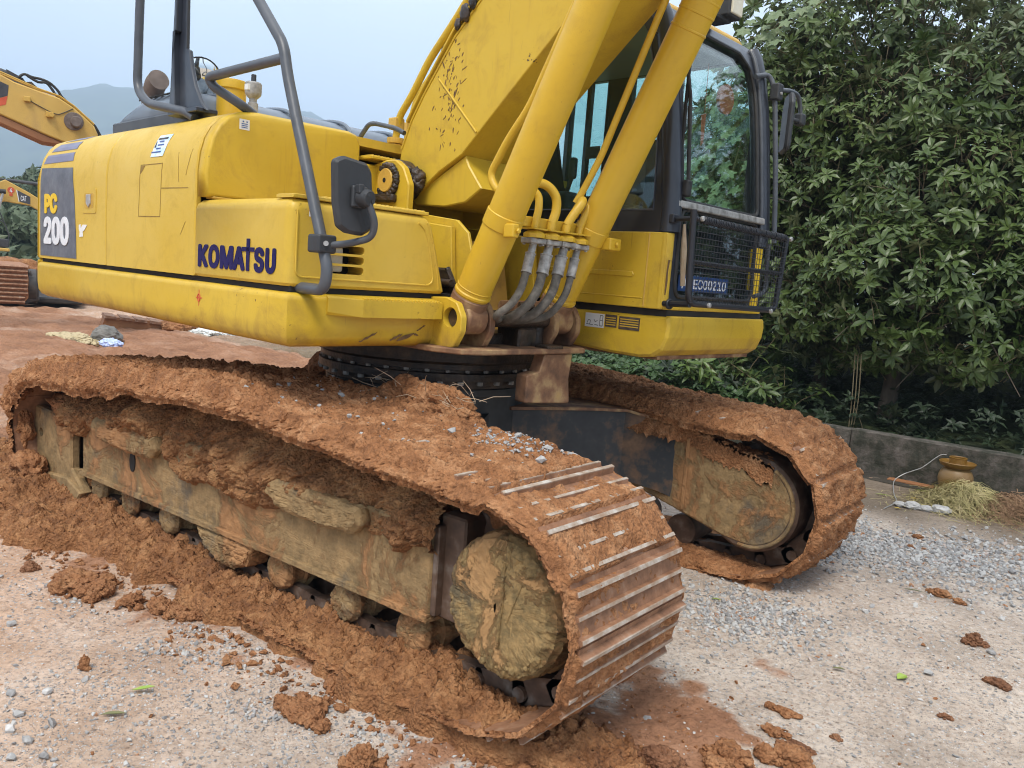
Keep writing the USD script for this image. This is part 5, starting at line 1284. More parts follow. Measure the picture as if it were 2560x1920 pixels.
# long tubes up the cylinders
uo('cylinder_pipe', tube(bend([(.99, .005, 1.955), (1.02, .02, 2.02), (1.10, .03, 2.17), (1.36, .03, 2.78), (1.60, .03, 3.30)], .05), .017, 12), 'cylinder_yellow', HB, smooth=50)
uo('cylinder_pipe', tube(bend([(.86, -.36, 1.955), (.80, -.36, 1.985), (.765, -.36, 2.045), (.86, -.36, 2.19), (.985, -.36, 2.33), (1.215, -.36, 2.745), (1.6, -.36, 3.45)], .06), .0185, 12), 'cylinder_yellow', HB, smooth=50)
uo('thin_wire', tube(spline([(.93, -.535, 1.835), (.99, -.50, 1.815), (1.0, -.47, 1.80), (.99, -.475, 1.70), (.985, -.478, 1.60)], 5), .0012, 4), 'cab_paint', HB)

# ------------------------------------------------------------------ cab
YI, YO = .345, 1.345
XF = lambda z: np.interp(z, [1.40, 1.95, 2.10, 2.40, 2.60, 2.80, 2.90, 2.96, 3.0], [1.325, 1.315, 1.30, 1.262, 1.232, 1.190, 1.155, 1.11, 1.04])
side_out = [(-.50, 1.475), (1.30, 1.475)] + [(float(XF(z)) - .02, z) for z in (1.8, 1.95, 2.1, 2.25, 2.4, 2.6, 2.8, 2.9, 2.95)] + [(1.02, 2.985), (.90, 3.0), (-.35, 3.0), (-.46, 2.97), (-.50, 2.90)]
win = rounded([(.02, 1.965), (1.205, 1.965), (1.19, 2.30), (1.155, 2.55), (1.085, 2.80), (1.02, 2.90), (.02, 2.92)], .05)
wall = sg.Polygon(side_out).difference(win).difference(sg.box(-.40, 1.965, -.06, 2.90))
CAB = uo('cab', prism(wall, 'y', YI, YI + .05, .004), 'cab_paint', smooth=25, label='dark operator cab with large windows and yellow lower panels')
uo('cab_side', prism(sg.Polygon(side_out).difference(sg.box(-.20, 2.16, .10, 2.9)).difference(sg.box(.30, 2.50, .62, 2.9)).difference(sg.box(.66, 2.07, 1.16, 2.9)).difference(sg.box(-.42, 1.98, -.24, 2.9)), 'y', YO - .05, YO, .004), 'cab_paint', CAB, smooth=25)
uo('side_window', prism(win.buffer(.012), 'y', YI + .022, YI + .028), 'side_glass', CAB, smooth=False)
uo('side_window', prism(sg.box(-.41, 1.955, -.05, 2.91), 'y', YI + .022, YI + .028), 'side_glass', CAB, smooth=False)
uo('door_window', prism(sg.box(-.21, 1.97, 1.17, 2.91), 'y', YO - .03, YO - .024), 'side_glass', CAB, smooth=False)
uo('door_bar', box(-.06, -.025, YO - .06, YO - .02, 1.75, 2.90, .004), 'cab_paint', CAB)
uo('window_trim', tube([(x, YI - .002, z) for x, z in [(.1, 1.962), (1.207, 1.962), (1.192, 2.30), (1.157, 2.55), (1.088, 2.80)]], .005, 6), 'rail_paint', CAB)
# yellow lower panels
lower = rounded([(.40, 1.478), (1.318, 1.478), (1.318, 1.852), (.40, 1.852)], .012)
LP = uo('lower_panel', prism(lower, 'y', YI - .018, YI + .002, .004), 'yellow_paint', CAB, smooth=30, label='yellow lower side panel of the cab')
uo('panel_fold', cat([prism([(.50, 1.655), (1.13, 1.655), (1.14, 1.640), (1.13, 1.628), (.50, 1.628)], 'y', YI - .0235, YI - .016, .003), prism([(.50, 1.805), (1.02, 1.805), (1.02, 1.796), (.50, 1.796)], 'y', YI - .0225, YI - .016, .003),
                      prism([(.70, 1.530), (1.20, 1.530), (1.20, 1.524), (.70, 1.524)], 'y', YI - .0215, YI - .016, .002)]), 'yellow_paint', LP, smooth=30)
uo('panel_seam', tube([(1.212, YI - .019, 1.485), (1.212, YI - .019, 1.846)], .004, 6), 'old_yellow', LP)
uo('corner_panel', cyl((1.297, YI + .012, 1.480), (1.297, YI + .012, 1.850), .032, sides=24, b=.003), 'yellow_paint', CAB, smooth=40)
uo('corner_panel', rbox(1.285, 1.333, 1.205, 1.285, 1.50, 1.848, .01), 'letter_yellow', CAB, label='yellow lower corner panel on the door side')
uo('rust_crack', prism([(1.3255, 1.55), (1.3275, 1.62), (1.3262, 1.66), (1.3285, 1.72), (1.324, 1.66), (1.3235, 1.60)], 'y', YI - .012, YI + .02), 'scuff_brown', CAB, smooth=False)


def front_bend(m):
    v, f = trimesh.remesh.subdivide_to_size(m.vertices, m.faces, .07, max_iter=12)
    v = np.array(v)
    v[:, 0] += XF(v[:, 2]) - 1.30
    return tm(v, f)


outer = rounded([(YI, 1.478), (1.315, 1.478), (1.315, 2.90), (1.25, 2.985), (.42, 2.985), (YI, 2.90)], .03)
upper_w = rounded([(.425, 2.015), (1.205, 2.015), (1.205, 2.70), (1.17, 2.82), (1.08, 2.885), (.60, 2.89), (.47, 2.84), (.425, 2.72)], .04)
lower_w = rounded([(.425, 1.545), (1.19, 1.545), (1.205, 1.60), (1.205, 1.975), (.425, 1.975), (.415, 1.62)], .05)
uo('front_frame', front_bend(prism(outer.difference(upper_w).difference(lower_w), 'x', 1.262, 1.300)), 'cab_paint', CAB, smooth=35)
uo('sill', front_bend(box(1.296, 1.318, .33, 1.31, 1.478, 1.520, .004)), 'yellow_paint', CAB)
WS = uo('windshield', front_bend(prism(upper_w.buffer(.014), 'x', 1.278, 1.284)), 'windshield', CAB, smooth=False)
LW = uo('lower_window', front_bend(prism(lower_w.buffer(.014), 'x', 1.278, 1.284)), 'windshield', CAB, smooth=False)
uo('window_seal', front_bend(tube(np.array([(1.302, y, z) for y, z in list(upper_w.exterior.coords)]), .011, 8)), 'black_rubber', CAB, smooth=50)
uo('window_seal', front_bend(tube(np.array([(1.302, y, z) for y, z in list(lower_w.exterior.coords)]), .011, 8)), 'black_rubber', CAB, smooth=50)
uo('window_bar', front_bend(rbox(1.290, 1.330, .36, 1.25, 1.976, 2.012, .008)), 'dusty_zinc', CAB)
zz = np.linspace(1.855, 2.93, 26)
uo('front_pillar', tube(np.c_[XF(zz) - .020, np.full(26, YI + .028), zz], .050, 16), 'cab_paint', CAB, smooth=60)
uo('front_pillar', tube(np.c_[XF(zz) - .020, np.full(26, 1.282), zz], .054, 16), 'cab_paint', CAB, smooth=60)
uo('pillar_edge', tube(np.c_[XF(zz) + .010, np.full(26, 1.238), zz], .013, 8), 'rail_paint', CAB, smooth=60)
uo('roof', loft(rounded([(-.50, YI - .01), (1.03, YI - .01), (1.06, YI + .05), (1.06, 1.28), (1.02, 1.345), (-.50, 1.345)], .04), [(0, 2.955), (0, 2.995), (.02, 3.02), (.06, 3.03)]), 'old_yellow', CAB, smooth=40)
uo('headliner', box(-.45, 1.03, YI + .05, YO - .05, 2.90, 2.953, .01), 'hood_gray', CAB)
uo('cab_floor', box(-.49, 1.26, YI + .045, YO - .045, 1.478, 1.53, .005), 'seat_cloth', CAB)
uo('rear_wall', prism(sg.box(YI + .05, 1.478, YO - .05, 2.95).difference(sg.box(YI + .18, 2.0, YO - .18, 2.75)), 'x', -.50, -.46), 'cab_paint', CAB, smooth=False)
uo('door_lower', box(-.02, 1.26, YO - .012, YO + .006, 1.48, 1.85, .004), 'yellow_paint', CAB)
ST = uo('seat', rbox(-.05, .46, .60, 1.08, 1.86, 1.99, .05), 'seat_cloth', CAB, label='dark operator seat')
uo('seat_back', hull([(x, y, z) for y in (.62, 1.06) for x, z in ((-.08, 1.95), (.06, 1.95), (-.22, 2.62), (-.12, 2.64))]), 'seat_cloth', ST, smooth=30)
uo('head_rest', rbox(-.25, -.14, .72, .96, 2.62, 2.78, .03), 'seat_cloth', ST)
uo('seat_base', box(0, .40, .66, 1.02, 1.53, 1.86, .02), 'seat_cloth', ST)
uo('console', cat([rbox(.0, .55, .45, .58, 1.55, 2.08, .03), rbox(.0, .55, 1.10, 1.22, 1.55, 2.08, .03)]), 'black_plastic', CAB)
uo('control_lever', cat([tube([(.48, y, 2.05), (.52, y, 2.16)], .012, 8) for y in (.515, 1.16)] + [rbox(.50, .545, y - .02, y + .02, 2.15, 2.27, .015) for y in (.515, 1.16)]), 'black_plastic', CAB)
uo('monitor', rbox(.86, .92, .44, .66, 2.08, 2.30, .012), 'black_plastic', CAB)
uo('travel_lever', cat([tube([(.98, y, 1.55), (.92, y, 1.95), (.95, y, 2.02)], .012, 8) for y in (.72, .92)]), 'black_plastic', CAB)
uo('inner_wall', cat([box(.05, .16, .42, .47, 1.53, 2.32, .01), box(-.44, .05, .42, .60, 1.53, 2.1, .02)]), 'black_plastic', CAB)
uo('paper', box(-.02, .10, 1.270, 1.272, 2.40, 2.48, .0005), 'label_brown', CAB, smooth=False)
uo('speaker', lathe([(0, 0), (.05, 0), (.075, .03), (.078, .04), (.06, .045), (0, .03)], (1.10, .62, 2.46), 'x', 24), 'black_plastic', CAB, smooth=40)
uo('hanging_tag', cat([hull([(1.10, .86, 2.52), (1.10, .91, 2.54), (1.105, .90, 2.38), (1.105, .875, 2.36)]), tube([(1.10, .89, 2.54), (1.09, .90, 2.80)], .002, 4)]), 'orange_plastic', CAB)
uo('orange_mirror_back', tube([(1.12, 1.02, 2.63), (1.13, 1.02, 2.63), (1.15, 1.02, 2.63)], [.03, .075, .08], 24), 'orange_plastic', CAB, smooth=40)
# wiper, plate and the things on the lower window
uo('wiper', cat([tube([(1.345, .415, 2.10), (1.315, .405, 2.50), (1.29, .402, 2.62)], .010, 8), rbox(1.32, 1.36, .39, .435, 2.03, 2.11, .012), box(1.288, 1.304, .395, .408, 2.06, 2.72, .003)]), 'black_rubber', CAB)
uo('wiper', cat([tube([(1.338, .43, 1.93), (1.338, .49, 1.72)], .006, 6)]), 'black_rubber', CAB)
NPL = uo('number_plate', box(1.308, 1.311, .47, .965, 1.575, 1.655, .0008), 'plate_blue', CAB, smooth=False, label='blue registration plate behind the mesh guard')
pl = letters('AHEC00210', 0, .44, 0, .052, True, .0012)
pv_ = np.array(pl.vertices)
uo('lettering', tm(np.c_[1.3112 - pv_[:, 1], .50 + pv_[:, 0], 1.589 + pv_[:, 2]], pl.faces), 'letter_white', NPL, smooth=False, label='plate lettering')
uo('cleaning_stick', tube([(1.345, .455, 1.60), (1.342, .44, 1.78), (1.34, .425, 1.90)], [.012, .016, .006], 8), 'pale_twig', CAB)
# mesh guard in front of the lower window
gy0, gy1, gz0, gz1, gxx = .262, 1.155, 1.520, 1.905, 1.50
GR = uo('mesh_guard', tube(bend([(gxx, gy0 - .02, 1.95), (gxx, gy0 + .008, gz0), (gxx, gy1, gz0 - .012), (gxx, gy1 + .05, 1.90)], .06, 6), .0155, 14), 'wire_black', smooth=60, label='black tube frame with wire mesh in front of the lower window')
wr = []
for k in range(34):
    y = gy0 + .02 + (gy1 - gy0 - .0) * k / 33
    wr.append(tube([(gxx + .012, y, gz1 - .005), (gxx + .012, y - .012, gz0 - .005)], .0016, 4))
for k in range(15):
    z = gz0 + (gz1 - gz0) * k / 14
    wr.append(tube([(gxx + .0135, gy0 - .0, z + .004), (gxx + .0135, gy1 + .045, z)], .0016, 4))
uo('wire_mesh', cat(wr), 'wire_black', GR, smooth=False)
hel = [(gxx + .004 + .015 * math.cos(q), gy0 + .05 + (gy1 - gy0 - .03) * q / 340, gz1 + .006 - .01 * q / 340 + .015 * math.sin(q)) for q in np.linspace(0, 340, 900)]
uo('wrapped_bar', cat([tube(hel, .0048, 5), tube([(gxx, gy0, gz1 + .006), (gxx, gy1 + .055, gz1 - .006)], .011, 10)]), 'wire_black', GR, smooth=50)
uo('middle_bar', tube([(gxx - .004, gy0 - .005, 1.712), (gxx - .004, gy1 + .02, 1.708)], .0125, 10), 'wire_black', GR, smooth=60)
uo('inner_tube', tube(bend([(gxx - .05, 1.10, 1.86), (gxx - .05, 1.13, 1.60), (gxx - .05, 1.0, 1.575)], .06), .012, 10), 'rail_paint', GR, smooth=60)
uo('guard_arm', cat([tube([(1.33, .345, 1.915), (1.50, .275, 1.915)], .012, 10), rbox(1.315, 1.345, .32, .37, 1.895, 1.94, .008), cyl((1.475, .285, 1.915), (1.488, .28, 1.915), .022, sides=16, b=.003)]), 'wire_black', GR)
uo('guard_arm', cat([tube([(1.33, .33, 1.508), (1.50, .29, 1.515)], .015, 10), cyl((1.36, .323, 1.508), (1.375, .32, 1.508), .026, sides=16, b=.004)]), 'wire_black', GR)
for y, z in ((gy0 + .03, gz1 + .008), (gy1 + .06, gz1 - .006), (.43, gz0 - .004), (1.075, gz0 - .016)):
    uo('guard_bolt', cyl((gxx + .012, y, z), (gxx + .028, y, z), .0125, sides=8, b=.003), 'zinc', GR)
# left hand rail with mirror, roof lamp
uo('cab_rail', tube(bend([(1.225, 1.17, 2.775), (1.245, 1.285, 2.81), (1.285, 1.29, 2.73), (1.300, 1.29, 2.63), (1.335, 1.29, 2.37), (1.36, 1.29, 2.16), (1.387, 1.29, 1.88)], .06), .0140, 12), 'rail_paint', smooth=60, label='hand rail on the front corner of the cab')
LM = uo('side_mirror', rough_up(prism(rounded([(.80, 2.30), (.90, 2.30), (.90, 2.62), (.80, 2.62)], .04), 'x', 1.5, 1.52, .006), .05, .0, .03, 1), 'black_plastic', smooth=40) if False else None
cm = spt(1.30, 1.455, 2.57)
dm = np.array([EYE[0] - cm[0], EYE[1] - cm[1]]); dm /= np.linalg.norm(dm)
nm = np.array([dm[1], -dm[0]])
nm = nm * .985 + dm * .17
mo = rounded([(-.095, -.165), (.095, -.165), (.105, .10), (.06, .165), (-.06, .165), (-.105, .10)], .04)
mm_ = prism(mo, 'x', -.018, .018, .013)
mv = np.array(mm_.vertices)
e2 = np.array([-nm[1], nm[0]])
LM = obj('side_mirror', tm(np.c_[cm[0] + mv[:, 0] * nm[0] + mv[:, 1] * e2[0], cm[1] + mv[:, 0] * nm[1] + mv[:, 1] * e2[1], cm[2] + mv[:, 2]], mm_.faces), 'black_plastic', EX, smooth=40, label='black mirror on the cab rail, seen edge-on')
uo('mirror_arm', tube(bend([(1.295, 1.30, 2.725), (1.30, 1.44, 2.75), (1.30, 1.555, 2.75), (1.30, 1.60, 2.68), (1.30, 1.61, 2.62)], .05), .0125, 12), 'rail_paint', LM, smooth=60)
uo('mirror_joint', cat([rbox(1.272, 1.325, 1.58, 1.645, 2.585, 2.655, .014), cyl((1.30, 1.60, 2.61), (1.30, 1.47, 2.60), .012)]), 'black_plastic', LM)
uo('rail_clamp', rbox(1.270, 1.325, 1.262, 1.322, 2.665, 2.755, .010), 'black_plastic', LM)
uo('clamp_bolt', cyl((1.325, 1.29, 2.70), (1.333, 1.29, 2.70), .008, sides=10), 'zinc', LM)
RL = uo('roof_lamp', rbox(1.16, 1.24, .80, .93, 3.00, 3.17, .012), 'black_plastic', label='roof lamp above the windshield')
uo('lamp_glass', rbox(1.236, 1.252, .815, .918, 3.012, 3.158, .006), 'lamp_lens', RL)
uo('lamp_bar', box(1.10, 1.20, .66, .90, 2.985, 3.003, .003), 'black_plastic', RL)
uo('rail_knobs', cat([cyl((1.14 + .02 * k, YI - .03, 2.87 + .055 * k), (1.14 + .02 * k, YI - .015, 2.87 + .055 * k), .009, sides=10) for k in range(3)] + [box(1.115, 1.15, YI - .02, YI, 2.80, 3.05, .003)]), 'rail_paint', CAB, smooth=False)

# deck beam under the cab
bm = [(.62, 1.25), (.80, 1.245), (1.00, 1.232), (1.20, 1.228), (1.27, 1.238), (1.325, 1.275), (1.352, 1.34), (1.358, 1.40), (1.350, 1.448), (.62, 1.438)]
BMX = uo('cab_deck', prism(rounded(bm, .012), 'y', .352, 1.352, .014), 'yellow_paint', smooth=40, label='yellow deck beam under the cab')
uo('deck_gap', box(.45, 1.33, .362, 1.34, 1.438, 1.480, .003), 'black_rubber', BMX)
uo('sticker', prism(rrect(.835, .960, 1.352, 1.425, .002), 'y', .3495, .3525), 'sticker_white', BMX, label='white pictogram sticker')
uo('pictogram', cat([tube([(a_, .349, b_), (c_, .349, d_)], .0016, 4) for a_, b_, c_, d_ in ((.850, 1.372, .858, 1.390), (.858, 1.390, .872, 1.386), (.872, 1.386, .868, 1.366), (.845, 1.366, .890, 1.364), (.895, 1.392, .905, 1.380), (.905, 1.380, .918, 1.390), (.900, 1.366, .925, 1.364), (.934, 1.362, .934, 1.416), (.952, 1.362, .952, 1.416), (.934, 1.362, .952, 1.362), (.934, 1.416, .952, 1.416), (.936, 1.39, .950, 1.39))]), 'print_dark', BMX, smooth=False)
uo('sticker', prism(rrect(.968, 1.042, 1.362, 1.426, .002), 'y', .3497, .3525), 'label_brown', BMX)
uo('sticker', prism(rrect(1.056, 1.185, 1.358, 1.424, .002), 'y', .3497, .3525), 'label_brown', BMX)
uo('print_line', cat([box(xa, xb, .3487, .3497, z, z + .005, .0002) for xa, xb in ((.974, 1.036), (1.064, 1.178)) for z in (1.372, 1.384, 1.396, 1.408)]), 'faded_yellow', BMX, smooth=False)
uo('deck_underside', box(.55, 1.28, .40, 1.33, 1.222, 1.245, .004), 'rusty_plate', BMX)

# ------------------------------------------------------------------ machines in the background
def ray_at(az, d):
    a = math.radians(az)
    return np.array([EYE[0] + d * math.cos(a), EYE[1] + d * math.sin(a)])


def pt(az, el, d):
    x, y = ray_at(az, d)
    return np.array([x, y, EYE[2] + d * math.tan(math.radians(el))])


def slab(quad, w, direction):
    """A thick plate from an outline of 3-D points, given depth along a direction."""
    q = np.asarray(quad, float)
    d = np.asarray(direction, float); d = d / np.linalg.norm(d) * w
    n = len(q)
    u = q[1] - q[0]; u /= np.linalg.norm(u)
    nn = np.cross(u, q[2] - q[0]); nn /= np.linalg.norm(nn)
    v = np.cross(nn, u)
    tri = np.array(m3.triangulate([np.c_[(q - q[0]) @ u, (q - q[0]) @ v]])) if sg.Polygon(np.c_[(q - q[0]) @ u, (q - q[0]) @ v]).exterior.is_ccw else np.array(m3.triangulate([np.c_[(q - q[0]) @ u, (q - q[0]) @ v][::-1]]))
    if not sg.Polygon(np.c_[(q - q[0]) @ u, (q - q[0]) @ v]).exterior.is_ccw:
        tri = n - 1 - tri
    F = []
    for j in range(n):
        k = (j + 1) % n
        F += [[j, k, k + n], [j, k + n, j + n]]
    return tm(np.vstack([q, q + d]), np.vstack([F, tri, tri + n]))


def bg(m, az, d):
    """From (right, deeper, up) at a bearing and distance to the world."""
    a = math.radians(az)
    v = np.array(m.vertices)
    s = d + v[:, 1]
    return tm(np.c_[EYE[0] + v[:, 0] * math.sin(a) + s * math.cos(a), EYE[1] - v[:, 0] * math.cos(a) + s * math.sin(a), v[:, 2]], m.faces)


# A: boom with stick cylinder, its body out of the picture on the left
E1 = thing('excavator', 'yellow excavator reaching in from the left, red and black stripe on its boom', 'excavator')
A_ = lambda name, m, mt, parent=None, smooth=30, **k: obj(name, bg(m, 159, 16), mt, E1 if parent is None else parent, smooth, **k)
bo = [(-3.6, 4.5), (-2.2, 4.62), (-.54, 4.15), (-.33, 4.06), (-.01, 3.985), (.29, 3.92), (.5, 3.80), (.65, 3.68), (.80, 3.55), (.86, 3.42), (.82, 3.28), (.70, 3.20), (.45, 3.20), (.09, 3.31), (-.28, 3.44), (-.54, 3.53), (-2.2, 3.95), (-3.3, 3.6), (-4.6, 1.7), (-5.0, 1.9)]
AB = A_('boom', prism(bo, 'y', -.30, .30, .02), 'cat_yellow')
A_('boom_underside', prism([(-2.1, 3.93), (-.54, 3.525), (-.28, 3.435), (.09, 3.305), (.45, 3.195), (.44, 3.185), (.05, 3.19), (-.54, 3.405), (-2.1, 3.85)], 'y', -.27, .27, .01), 'cat_brown', AB)
A_('stripe_panel', prism([(-1.4, 4.30), (-.56, 4.045), (-.41, 3.99), (-.425, 3.83), (-.56, 3.765), (-1.4, 3.95)], 'y', -.3035, -.30), 'print_dark', AB, smooth=False)
A_('stripe_panel', prism([(-1.4, 3.945), (-.56, 3.76), (-.425, 3.825), (-.45, 3.69), (-.56, 3.64), (-1.4, 3.83)], 'y', -.3035, -.30), 'letter_red', AB, smooth=False)
A_('stick_cylinder', cat([cyl((-2.4, 0, 4.72), (-.42, 0, 4.20), .055, sides=16), cyl((-2.2, 0, 4.67), (-.7, 0, 4.275), .075, sides=16), hull([(-.45, y, z) for y in (-.1, .1) for z in (4.1, 4.27)] + [(-.22, y, z) for y in (-.1, .1) for z in (4.05, 4.17)] + [(-.12, y, 4.04) for y in (-.1, .1)])]), 'print_dark', AB)
A_('cylinder_lug', hull([(x, y, z) for y in (-.14, .14) for x, z in ((-.22, 4.0), (-.18, 4.11), (-.1, 4.13), (.12, 3.93), (-.02, 3.96))]), 'greasy_steel', AB)
for hp in ([(-.28, 4.17), (-.20, 4.23), (-.09, 4.205), (.04, 4.195), (.16, 4.155), (.27, 4.06), (.35, 3.95), (.60, 3.76), (.80, 3.60), (.92, 3.4)], [(-.16, 4.215), (-.01, 4.145), (.11, 4.15), (.20, 4.05), (.26, 3.97), (.5, 3.83), (.76, 3.61), (.88, 3.4)]):
    A_('hose', tube(spline([(x, -.12 + .1 * (len(hp) % 2), z) for x, z in hp], 5), .021, 8), 'black_rubber', AB)
A_('top_pipe', cat([tube([(-2.2, y, 4.66), (-.54, y, 4.19 - .02 * k), (-.01, y, 4.02 - .01 * k), (.29, y, 3.955), (.5, y, 3.835), (.8, y, 3.585)], .014, 6) for k, y in enumerate((-.27, -.20, .2))]), 'old_yellow', AB)
A_('nose_boss', cat([cyl((.50, -.32, 3.58), (.50, -.295, 3.58), .145, sides=24, b=.005), cyl((.53, -.50, 3.56), (.53, -.3, 3.56), .085, sides=20, b=.01)]), 'exhaust_rust', AB)
A_('boom_lamp', cat([box(.10, .21, -.36, -.305, 3.585, 3.67, .008), cyl((.185, -.40, 3.625), (.185, -.355, 3.625), .035, sides=14), box(-.21, -.11, -.36, -.305, 3.78, 3.86, .008)]), 'old_yellow', AB)
A_('lamp_wire', tube(spline([(-.12, -.32, 3.80), (-.01, -.31, 3.75), (.15, -.32, 3.68), (.26, -.31, 3.655), (.34, -.31, 3.685), (.49, -.31, 3.78)], 5), .007, 5), 'black_rubber', AB)
A_('stick', prism([(.25, 3.62), (.62, 3.70), (.78, 3.4), (.90, 1.9), (.74, 1.85), (.30, 2.8)], 'y', -.20, .20, .02), 'cat_yellow')
A_('bucket', prism([(.7, 1.95), (.98, 1.98), (1.2, 1.65), (1.05, 1.3), (.7, 1.2), (.55, 1.4)], 'y', -.5, .5, .03), 'cat_brown')
A_('body', cat([rbox(-7.0, -4.2, -1.3, 1.3, 1.1, 2.2, .1), rbox(-5.6, -4.2, .2, 1.3, 2.2, 3.0, .1)]), 'cat_yellow')
A_('track', cat([rbox(-7.4, -3.6, s - .3, s + .3, .0, .9, .3) for s in (-1.1, 1.1)]), 'plate_steel')

# B: tracks of a parked machine seen under and beside the tail
E2 = thing('excavator', 'parked excavator on dusty brown tracks, mostly hidden behind the yellow tail', 'excavator')
B_ = lambda name, m, mt, parent=None, smooth=30, **k: obj(name, bg(m, 159, 21.5), mt, E2 if parent is None else parent, smooth, **k)
p = [(math.sin(t) * .42, .60 + math.cos(t) * .42) for t in np.linspace(0, PI, 9)]
BT = B_('track', cat([prism([(s_, z_) for s_, z_ in [(-1.0, 1.02), (-.42, 1.02), (-.22, .95), (-.18, .6), (-.20, .3), (-.30, .18), (-1.0, .16)]], 'y', -.1, 3.6, .03)]), 'cat_brown', label='dusty brown crawler track')
for k in range(9):
    z = .20 + .098 * k
    B_('track_shoe', hull([(x, y, zz_) for x in (-1.05, -.21 - .05 * (k < 2)) for y, zz_ in ((-.16, z), (-.10, z - .04), (-.10, z + .05), (-.165, z + .012))]), 'plate_steel', BT, smooth=False)
B_('idler', cat([cyl((-.22, .3, .55), (-.02, .3, .55), .40, sides=20, b=.03), prism([(-.37, .64), (-.16, .92), (.0, .60), (.02, .25), (-.30, .15)], 'y', .0, .12, .02)]), 'dark_steel', BT)
B_('track_frame', box(-.10, .9, .3, 3.2, .18, .32, .03), 'dark_steel', BT)
B_('body', rbox(.5, 2.6, .8, 4.5, 1.05, 1.9, .1), 'cat_yellow')
BT2 = B_('track', cat([hull([(h, y, z) for h, z in ((.95, .02), (2.75, .0), (2.75, .06), (.95, .30))] ) if False else hull([(h, y, z) for y in (-4.6, -3.9) for h, z in ((1.0, .06), (1.08, .30), (2.2, .22), (2.95, .12), (2.9, .03))])]), 'cat_brown', label='flat end of a dusty track lying in the mud')
for k in range(7):
    B_('track_shoe', hull([(1.05 + .26 * k + dx, y, .275 - .024 * k + dz) for y in (-4.66, -3.85) for dx, dz in ((0, 0), (.22, -.02), (.02, .05), (.20, .03))]), 'plate_steel', BT2, smooth=False)

# C: smaller machine farther away with an arm
E3 = thing('excavator', 'distant yellow excavator with a numbered arm, at the left edge', 'excavator')
C_ = lambda name, m, mt, parent=None, smooth=30, **k: obj(name, bg(m, 159, 30), mt, E3 if parent is None else parent, smooth, **k)
CA = C_('arm', prism([(-1.5, 3.0), (-1.02, 3.30), (-.88, 3.38), (-.25, 3.06), (1.2, 2.2), (1.2, 1.9), (-.25, 2.67), (-.64, 2.70), (-.9, 2.73), (-1.5, 2.5)], 'y', -.15, .15, .02), 'cat_yellow')
C_('name_panel', prism([(-.57, 3.10), (-.22, 2.935), (-.22, 2.70), (-.51, 2.76)], 'y', -.156, -.15), 'print_dark', CA, smooth=False)
C_('panel_edge', prism([(-.595, 3.11), (-.57, 3.10), (-.51, 2.76), (-.53, 2.755)], 'y', -.157, -.15), 'letter_white', CA, smooth=False)
C_('lettering', moved(letters('CAT', -.475, -.325, 2.785, 2.945), (0, -.158, 0)), 'letter_white', CA, smooth=False, label='white letters CAT')
C_('number_disc', cat([cyl((-.73, -.16, 3.08), (-.73, -.15, 3.08), .095, sides=20), box(-.775, -.685, -.165, -.15, 2.90, 2.98, .005)]), 'letter_red', CA)
C_('lettering', moved(letters('4', -.765, -.695, 3.01, 3.14), (0, -.162, 0)), 'letter_white', CA, smooth=False)
C_('arm_cylinder', cat([cyl((-.78, -.05, 3.37), (.4, -.05, 3.345), .055, sides=14), cyl((-1.3, -.05, 3.42), (-.78, -.05, 3.37), .03, sides=12)]), 'print_dark', CA)
C_('linkage', cat([cyl((-.93, -.3, 2.99), (-1.06, -.3, 2.45), .04, sides=12)]), 'zinc', CA)
C_('linkage_pin', cyl((-1.02, -.3, 3.01), (-.86, -.3, 3.01), .07, sides=14), 'black_rubber', CA)
C_('cab_frame', cat([tube([(-1.1, -.2, 2.60), (-.79, -.2, 1.75), (-.80, -.2, 1.35)], .018, 6), tube([(-1.08, -.2, 2.2), (-.95, -.2, 2.1)], .02, 6), rbox(-1.6, -.80, -.3, .6, 1.33, 1.59, .03)]), 'print_dark')
C_('cab_deck', rbox(-1.6, -.78, -.35, .6, 1.21, 1.31, .03), 'cat_yellow')
C_('body', rbox(-4.0, -1.3, -.6, 1.8, 1.0, 2.3, .1), 'cat_yellow')
C_('track', rbox(-4.2, -.9, -.8, -.3, .05, .95, .3), 'plate_steel')
hp = lump((0, 0, 0), 1.0, 61, 4, .3, squash=(1.1, .8, .55))
obj('mud_heap', moved(hp, (*ray_at(160.2, 26), .55)), 'fresh_mud', smooth=60, label='red mud heap behind the parked brown tracks', cat='mud heap')

# ------------------------------------------------------------------ vegetation
def leaves(pos, d, up, L, W, droop=.25, segs=3):
    """Many leaf blades at once: base points, directions, up vectors, lengths, widths; each folded along its rib and curving down."""
    pos, d, up = (np.asarray(x, float) for x in (pos, d, up))
    d = d / np.linalg.norm(d, axis=1, keepdims=True)
    s = np.cross(d, up); s /= np.linalg.norm(s, axis=1, keepdims=True) + 1e-9
    u = np.cross(s, d)
    n = len(pos)
    L, W = np.broadcast_to(L, n)[:, None], np.broadcast_to(W, n)[:, None]
    rows = []
    prof = {3: [(0, 0), (.30, .82), (.66, .92), (1, 0)], 2: [(0, 0), (.48, 1), (1, 0)]}[segs]
    for t, w in prof:
        c = pos + d * L * t - u * L * droop * t * t
        if w == 0:
            rows.append(c)
        else:
            rows += [c + s * W * w * .5 + u * W * .16, c, c - s * W * w * .5 + u * W * .16]
    V = np.stack(rows, 1)
    k = V.shape[1]
    if segs == 3:
        f = [(0, 1, 2), (0, 2, 3), (1, 4, 5), (1, 5, 2), (2, 5, 6), (2, 6, 3), (4, 7, 5), (5, 7, 6)]
    else:
        f = [(0, 1, 2), (0, 2, 3), (1, 4, 2), (2, 4, 3)]
    F = (np.arange(n)[:, None, None] * k + np.array(f)[None]).reshape(-1, 3)
    return V.reshape(-1, 3), F


